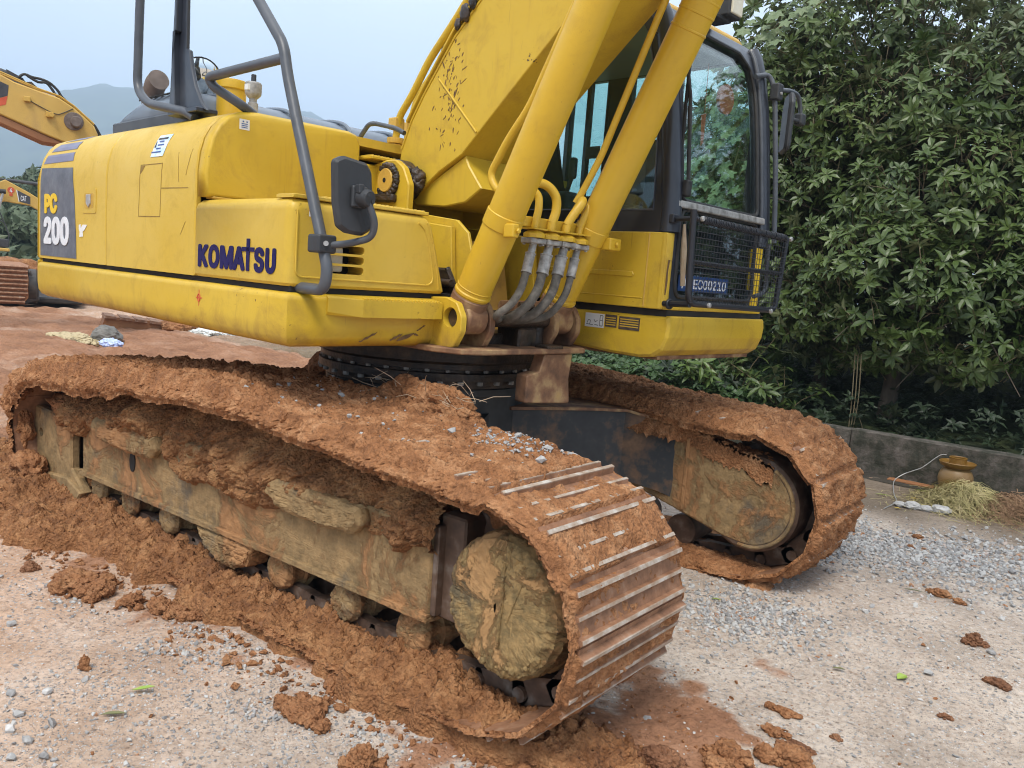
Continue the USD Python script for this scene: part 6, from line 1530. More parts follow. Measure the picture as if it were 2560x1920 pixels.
def rosettes(c, axis, r, nl=(6, 9), L=(.09, .135), wr=.40, open_=(.12, .62)):
    """Whorls of leaves at twig ends: centres and twig directions. Returns leaf arrays with the owning whorl."""
    P, D, U, LL, own = [], [], [], [], []
    for i in range(len(c)):
        a = axis[i] / np.linalg.norm(axis[i])
        e1 = np.cross(a, [.31, .87, .2]); e1 /= np.linalg.norm(e1); e2 = np.cross(a, e1)
        n = r.integers(*nl) + (r.random() < .25) * 3; ph = r.uniform(0, 6.3); sc = r.uniform(.62, 1.2)
        st = r.uniform(.0, .11) * (r.random() < .6)
        for k in range(n):
            t = ph + 2 * PI * k / n + r.normal(0, .22)
            o = r.uniform(*open_)
            d = a * o + (e1 * math.cos(t) + e2 * math.sin(t)) + np.array([0, 0, -.12])
            P.append(c[i] + a * (r.uniform(-.035, .01) - st * k / n)); D.append(d); U.append(a + np.array([0, 0, .25])); LL.append(r.uniform(*L) * sc * (1.15 - .25 * o)); own.append(i)
    return np.array(P), np.array(D), np.array(U), np.array(LL), np.array(own), wr


def crown_points(lobes, n, r, inner=.0):
    """Points and outward directions over the skins of overlapping lobes: (x, y, z, rx, ry, rz)."""
    lobes = np.asarray(lobes, float)
    w = (lobes[:, 3] * lobes[:, 5]); k = r.choice(len(lobes), n * 3, p=w / w.sum())
    d = r.normal(size=(n * 3, 3)); d /= np.linalg.norm(d, axis=1, keepdims=True)
    q = lobes[k, :3] + d * lobes[k, 3:6] * (1 - inner * r.random((n * 3, 1)))
    ok = np.ones(len(q), bool)
    for j, lo in enumerate(lobes):
        inside = (((q - lo[:3]) / lo[3:6]) ** 2).sum(1) < .62
        ok &= ~inside
    q, d = q[ok][:n], d[ok][:n]
    g = meshkit.noise(q * 1.9, 5)
    keep = g > .27
    return q[keep], d[keep]


def tree(name, label, base, lobes, n, r, sprigs=0, mat_='tree_leaf', L=(.09, .135), trunk=.10, catg='tree', group=None, inner=1.0):
    t = thing(name, label, catg, (base[0], base[1], base[2]), group=group)
    off = np.array(base, float)
    lobes = np.array(lobes, float)
    tops = lobes[:, :3]
    c0 = tops.mean(0)
    wood = [tube(spline([(0, 0, -.1), (.03, .02, .5), (*(c0 - off)[:2] * .4, (c0 - off)[2] * .75), tuple(c0 - off + [0, 0, lobes[:, 5].max() * .5])], 5), np.linspace(trunk, trunk * .3, 16), 9)]
    obj('trunk', wood[0], 'bark', t, smooth=60)
    q, d = crown_points(lobes, n, r)
    lim = []
    for lo in lobes:
        st = np.array([0, 0, .6 + .5 * r.random()]) + (c0 - off) * .3
        en = lo[:3] - off
        lim.append(tube(spline([st, (st + en) / 2 + r.normal(0, .1, 3), en], 4), np.linspace(trunk * .5, trunk * .12, 9), 6))
        for k in range(7):
            e = en + (r.normal(size=3)) * lo[3:6] * .55
            lim.append(tube(spline([en * .75 + st * .25 + r.normal(0, .05, 3), (en + e) / 2, e], 3), np.linspace(trunk * .14, trunk * .04, 7), 4))
    obj('limbs', cat(lim), 'bark', t, smooth=60, kind='stuff')
    ax = d * .8 + r.normal(0, .35, d.shape) + np.array([0, -.05, .30])
    P, D, U, LL, own, wr = rosettes(q - off, ax, r, L=L)
    near = np.argsort(np.linalg.norm(q - np.array(EYE), axis=1) - .0)
    pick = set(near[:sprigs].tolist())
    for i in near[:sprigs]:
        m = own == i
        v, f = leaves(P[m], D[m], U[m], LL[m], LL[m] * wr)
        obj('leaf_sprig', tm(v, f), mat_, t, smooth=False)
    tw = []
    for i in near[:int(n * .45)]:
        e = q[i] - off; a_ = ax[i] / np.linalg.norm(ax[i]); ln = r.uniform(.14, .30)
        tw.append(tube([e - a_ * ln + [0, 0, -.05 * r.random()], e - a_ * ln * .45, e + a_ * .02], [.0045, .0035, .002], 4))
    obj('twigs', cat(tw), 'vine_stem', t, smooth=60, kind='stuff')
    m = ~np.isin(own, list(pick))
    v, f = leaves(P[m], D[m], U[m], LL[m], LL[m] * wr)
    # darker, plainer leaves filling the inside
    k = int(n * inner)
    lo = lobes[r.integers(0, len(lobes), k)]
    dd = r.normal(size=(k, 3)); dd /= np.linalg.norm(dd, axis=1, keepdims=True)
    qi = lo[:, :3] + dd * lo[:, 3:6] * (r.random((k, 1)) ** .5) * .82 - off
    P2_, D2, U2, L2, _, _ = rosettes(qi, dd + np.array([0, 0, .3]), r, nl=(4, 6), L=(.10, .15))
    v2, f2 = leaves(P2_, D2, U2, L2, L2 * .4, segs=2)
    obj('crown', tm(np.vstack([v, v2]), np.vstack([f, f2 + len(v)])), mat_, t, smooth=False, kind='stuff')
    return t


r8 = np.random.default_rng(88)
tree('broadleaf_tree', 'leafy evergreen tree hanging over the low wall, nearest the clay jar', (1.10, 5.6, .40),
     [(1.05, 5.45, 1.75, .85, .75, .80), (1.75, 5.55, 1.65, .75, .65, .75), (.45, 5.60, 1.60, .60, .65, .75), (1.35, 5.75, 2.55, .95, .75, .80), (2.35, 5.75, 2.0, .70, .65, .85), (.55, 5.9, 2.5, .75, .7, .8)], 1350, r8, 170)
tree('broadleaf_tree', 'leafy evergreen tree with pale new shoots at its top, right behind the cab mirror', (.15, 6.3, .45),
     [(-.25, 6.1, 1.75, .70, .65, .85), (-.35, 6.3, 2.7, .80, .70, .85), (.35, 6.2, 3.3, .85, .75, .75), (1.05, 6.15, 3.55, .85, .75, .70), (-.15, 6.4, 3.75, .75, .7, .7), (-.55, 6.5, 4.6, .8, .7, .8), (.5, 6.5, 4.5, .8, .7, .7)], 1150, r8, 140)
tree('broadleaf_tree', 'dark evergreen tree filling the right edge of the picture', (3.2, 6.1, .45),
     [(2.95, 5.9, 1.9, .75, .75, .85), (2.45, 6.2, 2.95, .85, .8, .8), (3.1, 6.2, 3.2, .85, .8, .9), (2.0, 6.5, 3.9, .9, .8, .75), (2.9, 6.6, 4.3, .9, .8, .8), (3.8, 6.4, 2.8, .8, .8, 1.2)], 1150, r8, 100, mat_='tree_leaf_dull')
tree('broadleaf_tree', 'tall evergreen tree behind the others with sky showing through its top', (.9, 7.7, .5),
     [(.4, 7.6, 4.4, 1.0, .9, .9), (1.4, 7.7, 4.9, 1.0, .9, .9), (-.6, 7.6, 4.6, 1.0, .9, 1.0), (.3, 7.8, 5.7, 1.1, .9, .8), (2.6, 7.7, 5.3, 1.0, .9, .9), (1.2, 7.8, 3.2, 1.2, .8, 1.0), (-.7, 7.8, 3.2, 1.0, .8, 1.0), (2.8, 7.8, 3.3, 1.0, .8, 1.2)], 1200, r8, 30, mat_='tree_leaf_dull', L=(.10, .14), inner=1.3)
tree('broadleaf_tree', 'evergreen tree behind the operator cab, seen through its windows', (-1.2, 6.5, .5),
     [(-1.05, 6.2, 1.9, .75, .7, .95), (-1.3, 6.4, 2.8, .75, .7, .85), (-.95, 6.4, 3.6, .75, .7, .8), (-1.7, 6.8, 2.0, .6, .7, .9), (-1.75, 7.0, 3.3, .6, .7, .8)], 1000, r8, 60)
tree('broadleaf_tree', 'broad evergreen tree just past the right edge, mirrored in the windshield', (4.9, 6.4, .45),
     [(4.6, 6.2, 1.9, .9, .8, .9), (5.4, 6.3, 2.4, .9, .8, 1.0), (4.4, 6.4, 3.3, .9, .8, .9), (5.3, 6.6, 3.9, 1.0, .9, 1.0), (4.7, 6.8, 4.9, 1.0, .9, 1.0)], 900, r8, 0)
tree('broadleaf_tree', 'evergreen tree at the wall further right, outside the picture', (6.6, 6.6, .45),
     [(6.4, 6.4, 1.9, 1.0, .8, 1.0), (7.2, 6.6, 2.6, .9, .8, 1.0), (6.3, 6.7, 3.6, 1.0, .9, 1.0), (7.0, 6.9, 4.4, 1.0, .9, 1.0)], 700, r8, 0, mat_='tree_leaf_dull')
# dense growth behind, closing the view under the crowns
n = 5200
bp_ = np.c_[r8.uniform(-4.2, 5.5, n), 8.6 + r8.random(n) * 2.4, .3 + 4.4 * r8.random(n) ** 1.1]
bp_ = bp_[(bp_[:, 0] > -3.0 - .2 * bp_[:, 2]) & (bp_[:, 2] < 4.6)]
dirs = r8.normal(size=bp_.shape) + np.array([0, -.8, .2])
P, D, U, LL, own, wr = rosettes(bp_, dirs, r8, nl=(5, 7), L=(.13, .19))
v, f = leaves(P, D, U, LL, LL * .42, segs=2)
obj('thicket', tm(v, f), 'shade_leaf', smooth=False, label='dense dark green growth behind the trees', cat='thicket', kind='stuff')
# shaded undergrowth on the bank behind the wall
n = 1500
q = np.c_[r8.uniform(-1.5, 4.6, n), 4.85 + 2.8 * r8.random(n) ** 1.2, np.zeros(n)]
q[:, 2] = base_height(q[:, 0], q[:, 1]) + r8.random(n) ** 1.6 * .38
P, D, U, LL, own, wr = rosettes(q, r8.normal(0, .4, q.shape) + np.array([0, -.2, 1]), r8, nl=(4, 7), L=(.06, .12))
v, f = leaves(P, D, U, LL, LL * .45, segs=2)
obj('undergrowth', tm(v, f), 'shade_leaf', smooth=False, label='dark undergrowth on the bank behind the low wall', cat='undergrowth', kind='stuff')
# ground cover along the yard edge, seen under the cab
n = 4200
q = np.c_[r8.uniform(-4.6, .35, n), 4.75 + 2.6 * r8.random(n), np.zeros(n)]
q[:, 2] = base_height(q[:, 0], q[:, 1]) * .6 + .05 + (.26 + .30 * meshkit.fbm(q * 1.1, 3, 6)) * (.25 + .75 * r8.random(n) ** .5) * sstep(.5, -.3, q[:, 0])
P, D, U, LL, own, wr = rosettes(q, r8.normal(0, .45, q.shape) + np.array([.1, -.3, 1]), r8, nl=(4, 7), L=(.05, .105))
v, f = leaves(P, D, U, LL, LL * .6, segs=3)
obj('ground_cover', tm(v, f), 'ground_cover', smooth=False, label='bright green ground cover beyond the far track', cat='ground cover', kind='stuff')
for k, (x, y, h, lab) in enumerate(((-.75, 5.0, .75, 'leafy young shrub at the wall, under the end of the deck beam'), (-.35, 5.15, .95, 'young shrub with long leaves, between the deck beam and the trees'), (-1.55, 5.5, .85, 'low bushy shrub in the middle of the ground cover'), (.25, 5.05, .6, 'small shrub in the shade where the low wall begins'))):
    t = thing('shrub', lab, 'shrub', (x, y, .3))
    st, q, d = [], [], []
    for j in range(9):
        e = np.array([r8.normal(0, .26), r8.normal(0, .2), h * r8.uniform(.55, 1.0)])
        pts = spline([(0, 0, -.2), e * [.3, .3, .5], e], 4)
        st.append(tube(pts, np.linspace(.009, .003, len(pts)), 5))
        for w in (.45, .62, .78, .9, 1):
            q.append(pts[int(w * (len(pts) - 1))]); d.append(e + r8.normal(0, .15, 3))
    obj('stem', cat(st), 'vine_stem', t, smooth=60)
    P, D, U, LL, own, wr = rosettes(np.array(q), np.array(d), r8, nl=(4, 7), L=(.10, .16))
    for i in range(len(q)):
        m = own == i
        v, f = leaves(P[m], D[m], U[m], LL[m], LL[m] * .33)
        obj('leaf_sprig', tm(v, f), 'tree_leaf' if k % 2 else 'young_leaf', t, smooth=False)


# climbing vine with big lobed leaves
def lobed(c, nrm, tip, s, r):
    nrm = np.asarray(nrm, float); nrm /= np.linalg.norm(nrm)
    tip = np.asarray(tip, float) - nrm * (np.asarray(tip) @ nrm); tip /= np.linalg.norm(tip)
    sd = np.cross(nrm, tip)
    rad = [(0, 1.0), (14, .74), (30, .55), (50, .80), (62, .84), (80, .56), (100, .50), (122, .66), (138, .62), (158, .40), (180, .16)]
    ring = [(a, q) for a, q in rad] + [(-a, q) for a, q in rad[-2:0:-1]]
    V = [np.zeros(3)]
    for a, q in ring:
        t = math.radians(a)
        V.append((tip * math.cos(t) + sd * math.sin(t)) * q * s - nrm * s * q * q * .16 + nrm * s * .05 * math.sin(a * .2))
    m = len(ring)
    return tm(np.array(V) + c, [(0, 1 + j, 1 + (j + 1) % m) for j in range(m)])


VN = thing('climbing_vine', 'climbing vine with big pale lobed leaves draped over the tree tops above the cab', 'vine', (-.5, 5.3, 4.4))
vo = np.array([-.5, 5.3, 4.4])
vst = []
for a, b in (((-.72, 5.25, 4.30), (.15, 5.25, 4.62)), ((-.9, 5.3, 4.0), (-.35, 5.25, 4.45)), ((-1.2, 5.8, 3.6), (-.7, 5.25, 4.25)), ((-1.25, 5.75, 2.3), (-1.05, 5.6, 3.6)), ((-1.0, 5.6, 2.1), (-.75, 5.5, 3.3)), ((-1.55, 5.9, 2.3), (-1.35, 5.7, 3.3)), ((-1.15, 5.7, 2.7), (-.65, 5.5, 3.0)), ((-1.35, 5.75, 3.0), (-.8, 5.5, 3.5))):
    a, b = np.array(a), np.array(b)
    pts = spline([a, (a + b) / 2 + [0, -.06, -.08], b], 6)
    vst.append(tube(pts - vo, .006, 5))
    k = 19
    for j in range(k):
        c = pts[int(j / k * (len(pts) - 1))] + r8.normal(0, .07, 3) + [0, -.08, 0]
        obj('leaf', lobed(c - vo, (r8.normal(.1, .3), -1, r8.uniform(.3, 1.3)), (r8.normal(0, .5), -.2, -1), r8.uniform(.075, .12), r8), 'vine_leaf', VN, smooth=False)
obj('stem', cat(vst), 'vine_stem', VN, smooth=60)
# roots hanging from the crown down to the wall
HR = thing('hanging_roots', 'thin pale roots hanging from the tree in front of its trunk', 'roots', (.98, 4.9, .25))
obj('strand', cat([tube(spline([(-.06 + .03 * k, .05, .85), (-.02 + .03 * k, 0, .4), (.02 * k, -.05, .0), (.03 + .05 * k, -.1, -.1)], 5), .005, 5) for k in range(3)] + [tube(spline([(.0, 0, .35), (.08, .02, .2), (.12, .02, .1)], 4), .004, 5)]), 'vine_stem', HR, smooth=60)
# trees far off on the left
def far_tree(az, d, h, w, label, seed):
    r = np.random.default_rng(seed)
    x, y = ray_at(az, d)
    t = thing('tree', label, 'tree', (x, y, 0))
    obj('trunk', cyl((0, 0, -.3), (0, 0, h * .55), .22, .10, 8), 'bark', t)
    lob = np.array([(r.normal(0, w * .38), r.normal(0, w * .38), h * r.uniform(.3, .82), w * r.uniform(.28, .5), w * r.uniform(.28, .5), h * r.uniform(.12, .2)) for _ in range(11)])
    q, dd = crown_points(lob, 900, r, .5)
    P, D, U, LL, own, wr = rosettes(q, dd, r, nl=(4, 6), L=(.35, .6))
    v, f = leaves(P, D, U, LL, LL * .5, segs=2)
    obj('crown', tm(v, f), 'far_leaf', t, smooth=False, kind='stuff')


for k, (az, d, h, w, lab) in enumerate(((159.4, 60, 6.5, 4.4, 'round pale green tree behind the numbered arm, at the left edge'), (161.5, 52, 5.2, 4.5, 'olive green tree at the very left edge, lower than its neighbour'), (156.8, 66, 5.4, 4.6, 'tree half hidden by the yellow tail'), (158.3, 45, 3.0, 4.4, 'low bushy tree under the numbered arm'), (160.5, 44, 2.6, 4.0, 'low dark bush beside the numbered excavator'))):
    far_tree(az, d, h, w, lab, 500 + k)
n = 2600
aa, ds = r8.uniform(140, 175, n), r8.uniform(38, 95, n)
q = np.c_[EYE[0] + ds * np.cos(np.radians(aa)), EYE[1] + ds * np.sin(np.radians(aa)), r8.random(n) ** 1.5 * 2.0]
P, D, U, LL, own, wr = rosettes(q, r8.normal(0, .5, q.shape) + np.array([0, 0, .7]), r8, nl=(4, 6), L=(.4, .7))
v, f = leaves(P, D, U, LL, LL * .5, segs=2)
obj('scrub', tm(v, f), 'far_leaf', smooth=False, label='scrub at the far edge of the yard', cat='scrub', kind='stuff')

# ------------------------------------------------------------------ wall, jar, litter, stones, mud on the ground
WY = 4.44
wl = thing('low_wall', 'low mossy concrete wall along the yard edge under the trees', 'wall', (2.4, WY, .05))
wm = cat([box(-2.75 + 1.47 * k + .003, -2.75 + 1.47 * (k + 1) - .003, 0, .16, -.1, .375 + .006 * (k % 2), .008) for k in range(6)])
wv, wf = trimesh.remesh.subdivide_to_size(wm.vertices, wm.faces, .06, max_iter=12)
wv = np.array(wv); wv[:, 1] += (meshkit.fbm(wv * 7, 3, 4) - .5) * .02; wv[:, 2] += (meshkit.fbm(wv * 4, 3, 6) - .5) * .015
obj('wall_face', tm(wv, wf), 'concrete_wall', wl, smooth=30)
fl = rough_up(box(-2.2, .6, -.30, .01, -.02, .012, .004), .05, .008, .05, 9)
obj('footing', fl, 'dark_soil', wl, smooth=40)
jar = thing('clay_jar', 'round brown glazed clay jar with a wide water rim, beside the wall', 'jar', (2.055, 4.24, .055), 0)
obj('belly', lathe([(0, 0), (.075, 0), (.082, .006), (.105, .045), (.126, .09), (.134, .13), (.130, .17), (.115, .205), (.098, .222), (.088, .232)], (0, 0, 0), 'z', 40), 'glazed_jar', jar, smooth=60)
obj('water_rim', lathe([(.088, .228), (.108, .236), (.128, .250), (.137, .268), (.141, .277), (.137, .281), (.128, .270), (.10, .258), (.07, .256)], (0, 0, 0), 'z', 40), 'jar_rim', jar, smooth=50)
obj('neck', lathe([(.070, .25), (.066, .275), (.066, .312), (.070, .318), (.064, .321), (.056, .315), (.056, .26)], (0, 0, 0), 'z', 32), 'jar_rim', jar, smooth=50)


def strands(n, cx, cy, sx, sy, h, L, r, w=.0022, droop=1.0):
    V, F, k = [], [], 0
    for _ in range(n):
        x, y = cx + sx * r.normal(), cy + sy * r.normal()
        hh = h * math.exp(-((x - cx) / (1.5 * sx)) ** 2 - ((y - cy) / (1.5 * sy)) ** 2) * r.random() ** .6
        a = r.uniform(0, 2 * PI); l_ = L * r.uniform(.5, 1.2)
        z = .06 + hh
        p = [(x, y, z)]
        vz = r.uniform(.1, .6); kink = r.normal(0, .5)
        for s in range(1, 5):
            t = s / 4
            p.append((x + math.cos(a + kink * t) * l_ * t, y + math.sin(a + kink * t) * l_ * t, max(.058, z + l_ * (vz * t - (.5 + .5 * droop) * t * t))))
        p = np.array(p)
        sd = np.array([-math.sin(a), math.cos(a), .4]) * w
        for s in range(5):
            ww = 1 - .8 * s / 4
            V += [p[s] - sd * ww, p[s] + sd * ww]
        F += [(k + 2 * s, k + 2 * s + 1, k + 2 * s + 3) for s in range(4)] + [(k + 2 * s, k + 2 * s + 3, k + 2 * s + 2) for s in range(4)]
        k += 10
    return tm(V, F)


r9 = np.random.default_rng(99)
obj('grass_heap', strands(1900, 2.20, 3.84, .17, .19, .21, .26, r9), 'dry_grass', smooth=False, label='heap of cut yellow-green grass in front of the clay jar', cat='cut grass', kind='stuff')
obj('straw_heap', strands(1800, 2.53, 3.84, .16, .20, .19, .18, r9), 'brown_straw', smooth=False, label='heap of brown straw and roots right of the cut grass', cat='straw', kind='stuff')
obj('straw_scatter', strands(260, 2.15, 3.62, .30, .16, .02, .14, r9), 'dry_grass', smooth=False, label='loose grass blades scattered around the heap', cat='grass litter', kind='stuff')
wr_ = tube(spline([(1.79, 3.14, .064), (1.80, 3.45, .066), (1.745, 3.62, .075), (1.70, 3.77, .08), (1.62, 4.10, .10), (1.66, 4.20, .15), (1.74, 4.22, .20), (1.80, 4.22, .24), (1.89, 4.23, .34), (1.93, 4.23, .375), (1.965, 4.23, .38)], 6), .0042, 6)
obj('wire', wr_, 'zinc', smooth=60, label='stiff grey wire running from the stones up to the clay jar', cat='wire')
obj('plank', rough_up(box(1.52, 2.0, 4.27, 4.36, .055, .075, .003), .03, .003, .03, 3), 'cat_brown', smooth=30, label='flat brown plank lying at the foot of the low wall', cat='plank')
for k, (x, y, s, lab) in enumerate(((1.845, 3.385, .050, 'small pointed grey rock, leftmost of the row before the grass heap'), (1.935, 3.385, .072, 'long pale grey rock second from the left before the grass heap'), (2.02, 3.40, .058, 'jagged grey rock touching the long pale one'), (2.12, 3.455, .076, 'largest pale grey rock, right end of the row before the grass heap'))):
    obj('rock', lump((x, y, .055 + s * .28), s * .78, 400 + k, 3, .32, 1.6, squash=(1.15, .85, .62)), 'stone_grey', smooth=20, label=lab, cat='rock')


def flat_leaf(name, x, y, L, w, a, mt, label, curl=.25, z=None):
    v, f = leaves([(x, y, place_z(x, y) + .010 if z is None else z)], [(math.cos(a), math.sin(a), .12)], [(0.15, 0.1, 1)], L, w, curl)
    m = tm(v, f)
    m2 = moved(m, (0, 0, -.0012))
    obj(name, cat([m, tm(m2.vertices, m2.faces[:, ::-1])]), mt, smooth=False, label=label, cat='leaf')


flat_leaf('fallen_leaf', .575, -2.00, .085, .026, .75, 'wet_leaf_green', 'yellow-green leaf lying on the dirt at the lower left', -.1)
flat_leaf('fallen_leaf', .66, -2.15, .085, .020, .9, 'olive_leaf', 'narrow olive leaf just below the yellow-green one', .1)
flat_leaf('fallen_leaf', 2.60, .26, .062, .042, 1.2, 'wet_leaf_green', 'small round green leaf among pebbles at the right', .05)
flat_leaf('fallen_leaf', 1.66, .45, .055, .016, .2, 'wet_leaf_green', 'tiny bright green leaf on the gravel beside the track', .05)
flat_leaf('fallen_leaf', 2.36, 1.33, .10, .018, .1, 'olive_leaf', 'dull olive leaf lying across the gravel on the right', .05)
flat_leaf('fallen_leaf', 1.84, 3.22, .05, .028, .3, 'yellow_leaf', 'orange leaf beside the leftmost rock', .1)
flat_leaf('fallen_leaf', 1.84, 3.72, .06, .03, .5, 'yellow_leaf', 'yellow leaf near the stiff wire', .1)
flat_leaf('fallen_leaf', 1.60, 3.60, .11, .02, .4, 'wet_leaf_green', 'curved pale green leaf behind the far track', .1)
flat_leaf('fallen_leaf', 1.78, 4.08, .12, .03, -.2, 'wet_leaf_green', 'pale green leaf on the plank by the jar', .1)
flat_leaf('fallen_leaf', 2.36, .17, .055, .020, .3, 'olive_leaf', 'brownish leaf lying on fine grit right of the track', .05)

# mud squeezed out along the nearer track
mx, my = np.arange(-3.6, 2.22, .0085), np.arange(-2.05, -.95, .0085)
MX, MY = np.meshgrid(mx, my, indexing='ij')
yo = np.interp(mx, [-3.6, -2.4, -1.6, -1.1, -.95, -.53, .17, .6, 1.04, 1.35, 1.67, 1.95, 2.2], [-1.70, -1.72, -1.76, -1.74, -1.56, -1.47, -1.46, -1.46, -1.46, -1.47, -1.48, -1.40, -1.12])
Pm = np.stack([MX, MY, 0 * MX], -1)
jag = (meshkit.fbm(Pm * 5.5, 4, 71) - .5) * .26 + (meshkit.fbm(Pm * 15, 3, 72) - .5) * .07
t = MY - yo[:, None] + jag
up = sstep(0, .035, t) * .72 + .28 * sstep(.03, .22, t)
peak = np.interp(mx, [-3.6, -2.6, -2.0, -1.3, -.5, .5, 1.3, 1.7, 1.95, 2.2], [.10, .15, .17, .11, .085, .085, .135, .15, .10, .02])
big = meshkit.fbm(Pm * 4.2, 4, 73)
h = up * (peak[:, None] * (.55 + .9 * (big - .1)) * (1 - .75 * sstep(-1.10, -.98, MY)))
c1 = crumbs(Pm.reshape(-1, 3), .075, 75).reshape(MX.shape); c2 = crumbs(Pm.reshape(-1, 3), .033, 76).reshape(MX.shape)
h = h + up * ((c1 - .42) * .082 + (c2 - .45) * .034)
h = np.where(t < -.01, -.03, h) + ground_height(MX, MY) - .004
h = h - .10 * np.exp(-(((MX - 1.62) / .13) ** 2 + ((MY + 1.10) / .09) ** 2))
obj('mud_ridge', tm(np.stack([MX, MY, h], -1).reshape(-1, 3), grid_faces(len(mx), len(my))), 'fresh_mud', smooth=True, label='ridge of crumbled wet red mud squeezed out along the nearer track', cat='mud', kind='stuff')
# mud under the far track
mx, my = np.arange(-2.2, 2.05, .016), np.arange(.55, 1.65, .016)
MX, MY = np.meshgrid(mx, my, indexing='ij'); Pm = np.stack([MX, MY, 0 * MX], -1)
jag = (meshkit.fbm(Pm * 6, 4, 81) - .5) * .25
t = np.minimum.reduce([MY - .72, 1.5 - MY, 1.85 - MX]) + jag
h = sstep(0, .09, t) * (.02 + .05 * meshkit.fbm(Pm * 5, 3, 83)) + sstep(0, .05, t) * (crumbs(Pm.reshape(-1, 3), .06, 84).reshape(MX.shape) - .3) * .04
h = np.where(t < -.01, -.03, h) + ground_height(MX, MY) - .004
obj('mud_patch', tm(np.stack([MX, MY, h], -1).reshape(-1, 3), grid_faces(len(mx), len(my))), 'packed_mud', smooth=True, label='trodden red mud under the far track', cat='mud', kind='stuff')


def clod(x, y, s, seed, label, mt='clod_mud', sq=(1.1, .9, .62), amp=.36, group=None):
    rc = np.random.default_rng(seed)
    ms = [lump((0, 0, 0), s * .82, seed, 4 if s > .04 else 3, amp + .12, 2.6, squash=sq)]
    for k in range(6 if s > .03 else 3):
        a = rc.uniform(0, 2 * PI); g = rc.uniform(.22, .5) * s
        ms.append(lump((math.cos(a) * s * sq[0] * rc.uniform(.6, 1.15), math.sin(a) * s * sq[1] * rc.uniform(.6, 1.15), -s * sq[2] * .5 + g * .4), g, seed + 31 * k, 3, .5, 2.4, squash=(1.1, .9, .75)))
    ms = [trimesh.Trimesh(np.array(q.vertices) + q.vertex_normals * ((crumbs(np.array(q.vertices) + seed, .030, seed) - .4) * min(.020, s * .3))[:, None], q.faces, process=False) for q in ms]
    m = cat(ms); v = np.array(m.vertices)
    obj('mud_clod', tm(v + np.array([x, y, place_z(x, y) + s * sq[2] * .55]), m.faces), mt, smooth=60, label=label, cat='mud clod', group=group)


CL = [(-.50, -1.73, .105, 'broad crumbly clod left of the lump pair, below the roller guard', (1.5, 1, .5)), (-.36, -1.70, .07, 'lower clump stuck to the broad crumbly clod', (1.2, 1, .6)), (-.16, -1.64, .052, 'smooth-topped brown clod, left one of the lump pair', (1.1, .9, .75)), (-.02, -1.58, .062, 'lumpy clod, right one of the lump pair', (1.3, .9, .65)), (.07, -1.545, .05, 'ragged clod at the right end of the lump pair', (1.3, .9, .6)), (.15, -1.53, .035, 'little clod trailing right of the lump pair', (1.2, 1, .6)),
      (-.85, -1.80, .038, 'small dark clod near the left edge by the mud mass', (1.1, .9, .8)), (.30, -2.045, .026, 'upright egg-shaped clod standing on the dirt at the lower left', (.8, .8, 1.5)), (1.10, -1.66, .078, 'flat slab of red mud lying alone on the pale dirt', (1.5, .75, .36)), (1.20, -1.645, .030, 'small pair of crumbs right of the flat mud slab', (1.2, .8, .6)), (1.17, -1.535, .026, 'thin crumb between the flat slab and the mud ridge', (1.4, .7, .5)), (1.05, -1.40, .06, 'crumbly clod fallen from the ridge above the flat slab', (1.4, 1, .6)), (1.39, -1.375, .045, 'rounded clod at the foot of the ridge', (1.2, .9, .6)), (1.485, -1.70, .055, 'brown clod cut by the bottom edge of the picture', (1, .9, .9)),
      (1.83, -1.27, .085, 'big crumbled clod at the bottom, left of the lower row', (1.4, 1, .6)), (1.93, -1.17, .075, 'second big clod of the lower row at the bottom', (1.3, 1, .6)), (2.02, -1.08, .06, 'third clod of the lower row, ragged', (1.3, 1, .55)), (2.17, -.98, .07, 'dark rust clod in the middle of the bottom edge', (1.2, .9, .6)), (2.33, -.80, .072, 'ragged bright clod right of the middle at the bottom edge', (1.3, 1, .6)), (1.99, -.98, .04, 'flat orange flake on the wet stain', (1.5, .6, .25)), (2.48, -.64, .07, 'round crumbly clod at the bottom edge on the right', (1.2, 1, .6)), (2.47, -.55, .04, 'ragged rust clod just above the round one', (1.3, .9, .6)), (2.35, -.33, .036, 'narrow curved clod lying on grit at the lower right', (1.8, .6, .45)), (2.36, -.50, .034, 'flat pointed brown clod above the bottom edge', (1.4, .8, .4)),
      (2.78, .87, .042, 'large dark rust clod at the right, touching a grey stone', (1.1, .9, .8)), (2.93, .51, .034, 'elongated rust clod at the right edge', (1.6, .8, .6)), (2.52, 1.41, .045, 'orange-brown clod among the gravel at the right', (1.2, .9, .6)), (2.62, 1.37, .028, 'rounded orange lump beside the orange-brown clod', (1.2, .9, .7)), (2.82, .09, .02, 'small rust chip on open grit at the right', (1.5, .7, .6)), (2.55, -.37, .018, 'small rounded rust crumb at the lower right', (1, 1, .8)), (1.78, 1.80, .075, 'heap of rust clods at the foot of the far track', (1.4, 1, .5)), (2.17, 2.52, .03, 'orange clod on the gravel beside the far track', (1.3, .8, .7)), (2.19, 2.22, .022, 'orange lump on the gravel below the orange clod', (1.1, .9, .8))]
for k, (x, y, s, lab, sq) in enumerate(CL):
    clod(x, y, s, 600 + k, lab, 'dark_clod' if 'rust' in lab or 'dark' in lab else 'clod_mud', sq)
cr = []
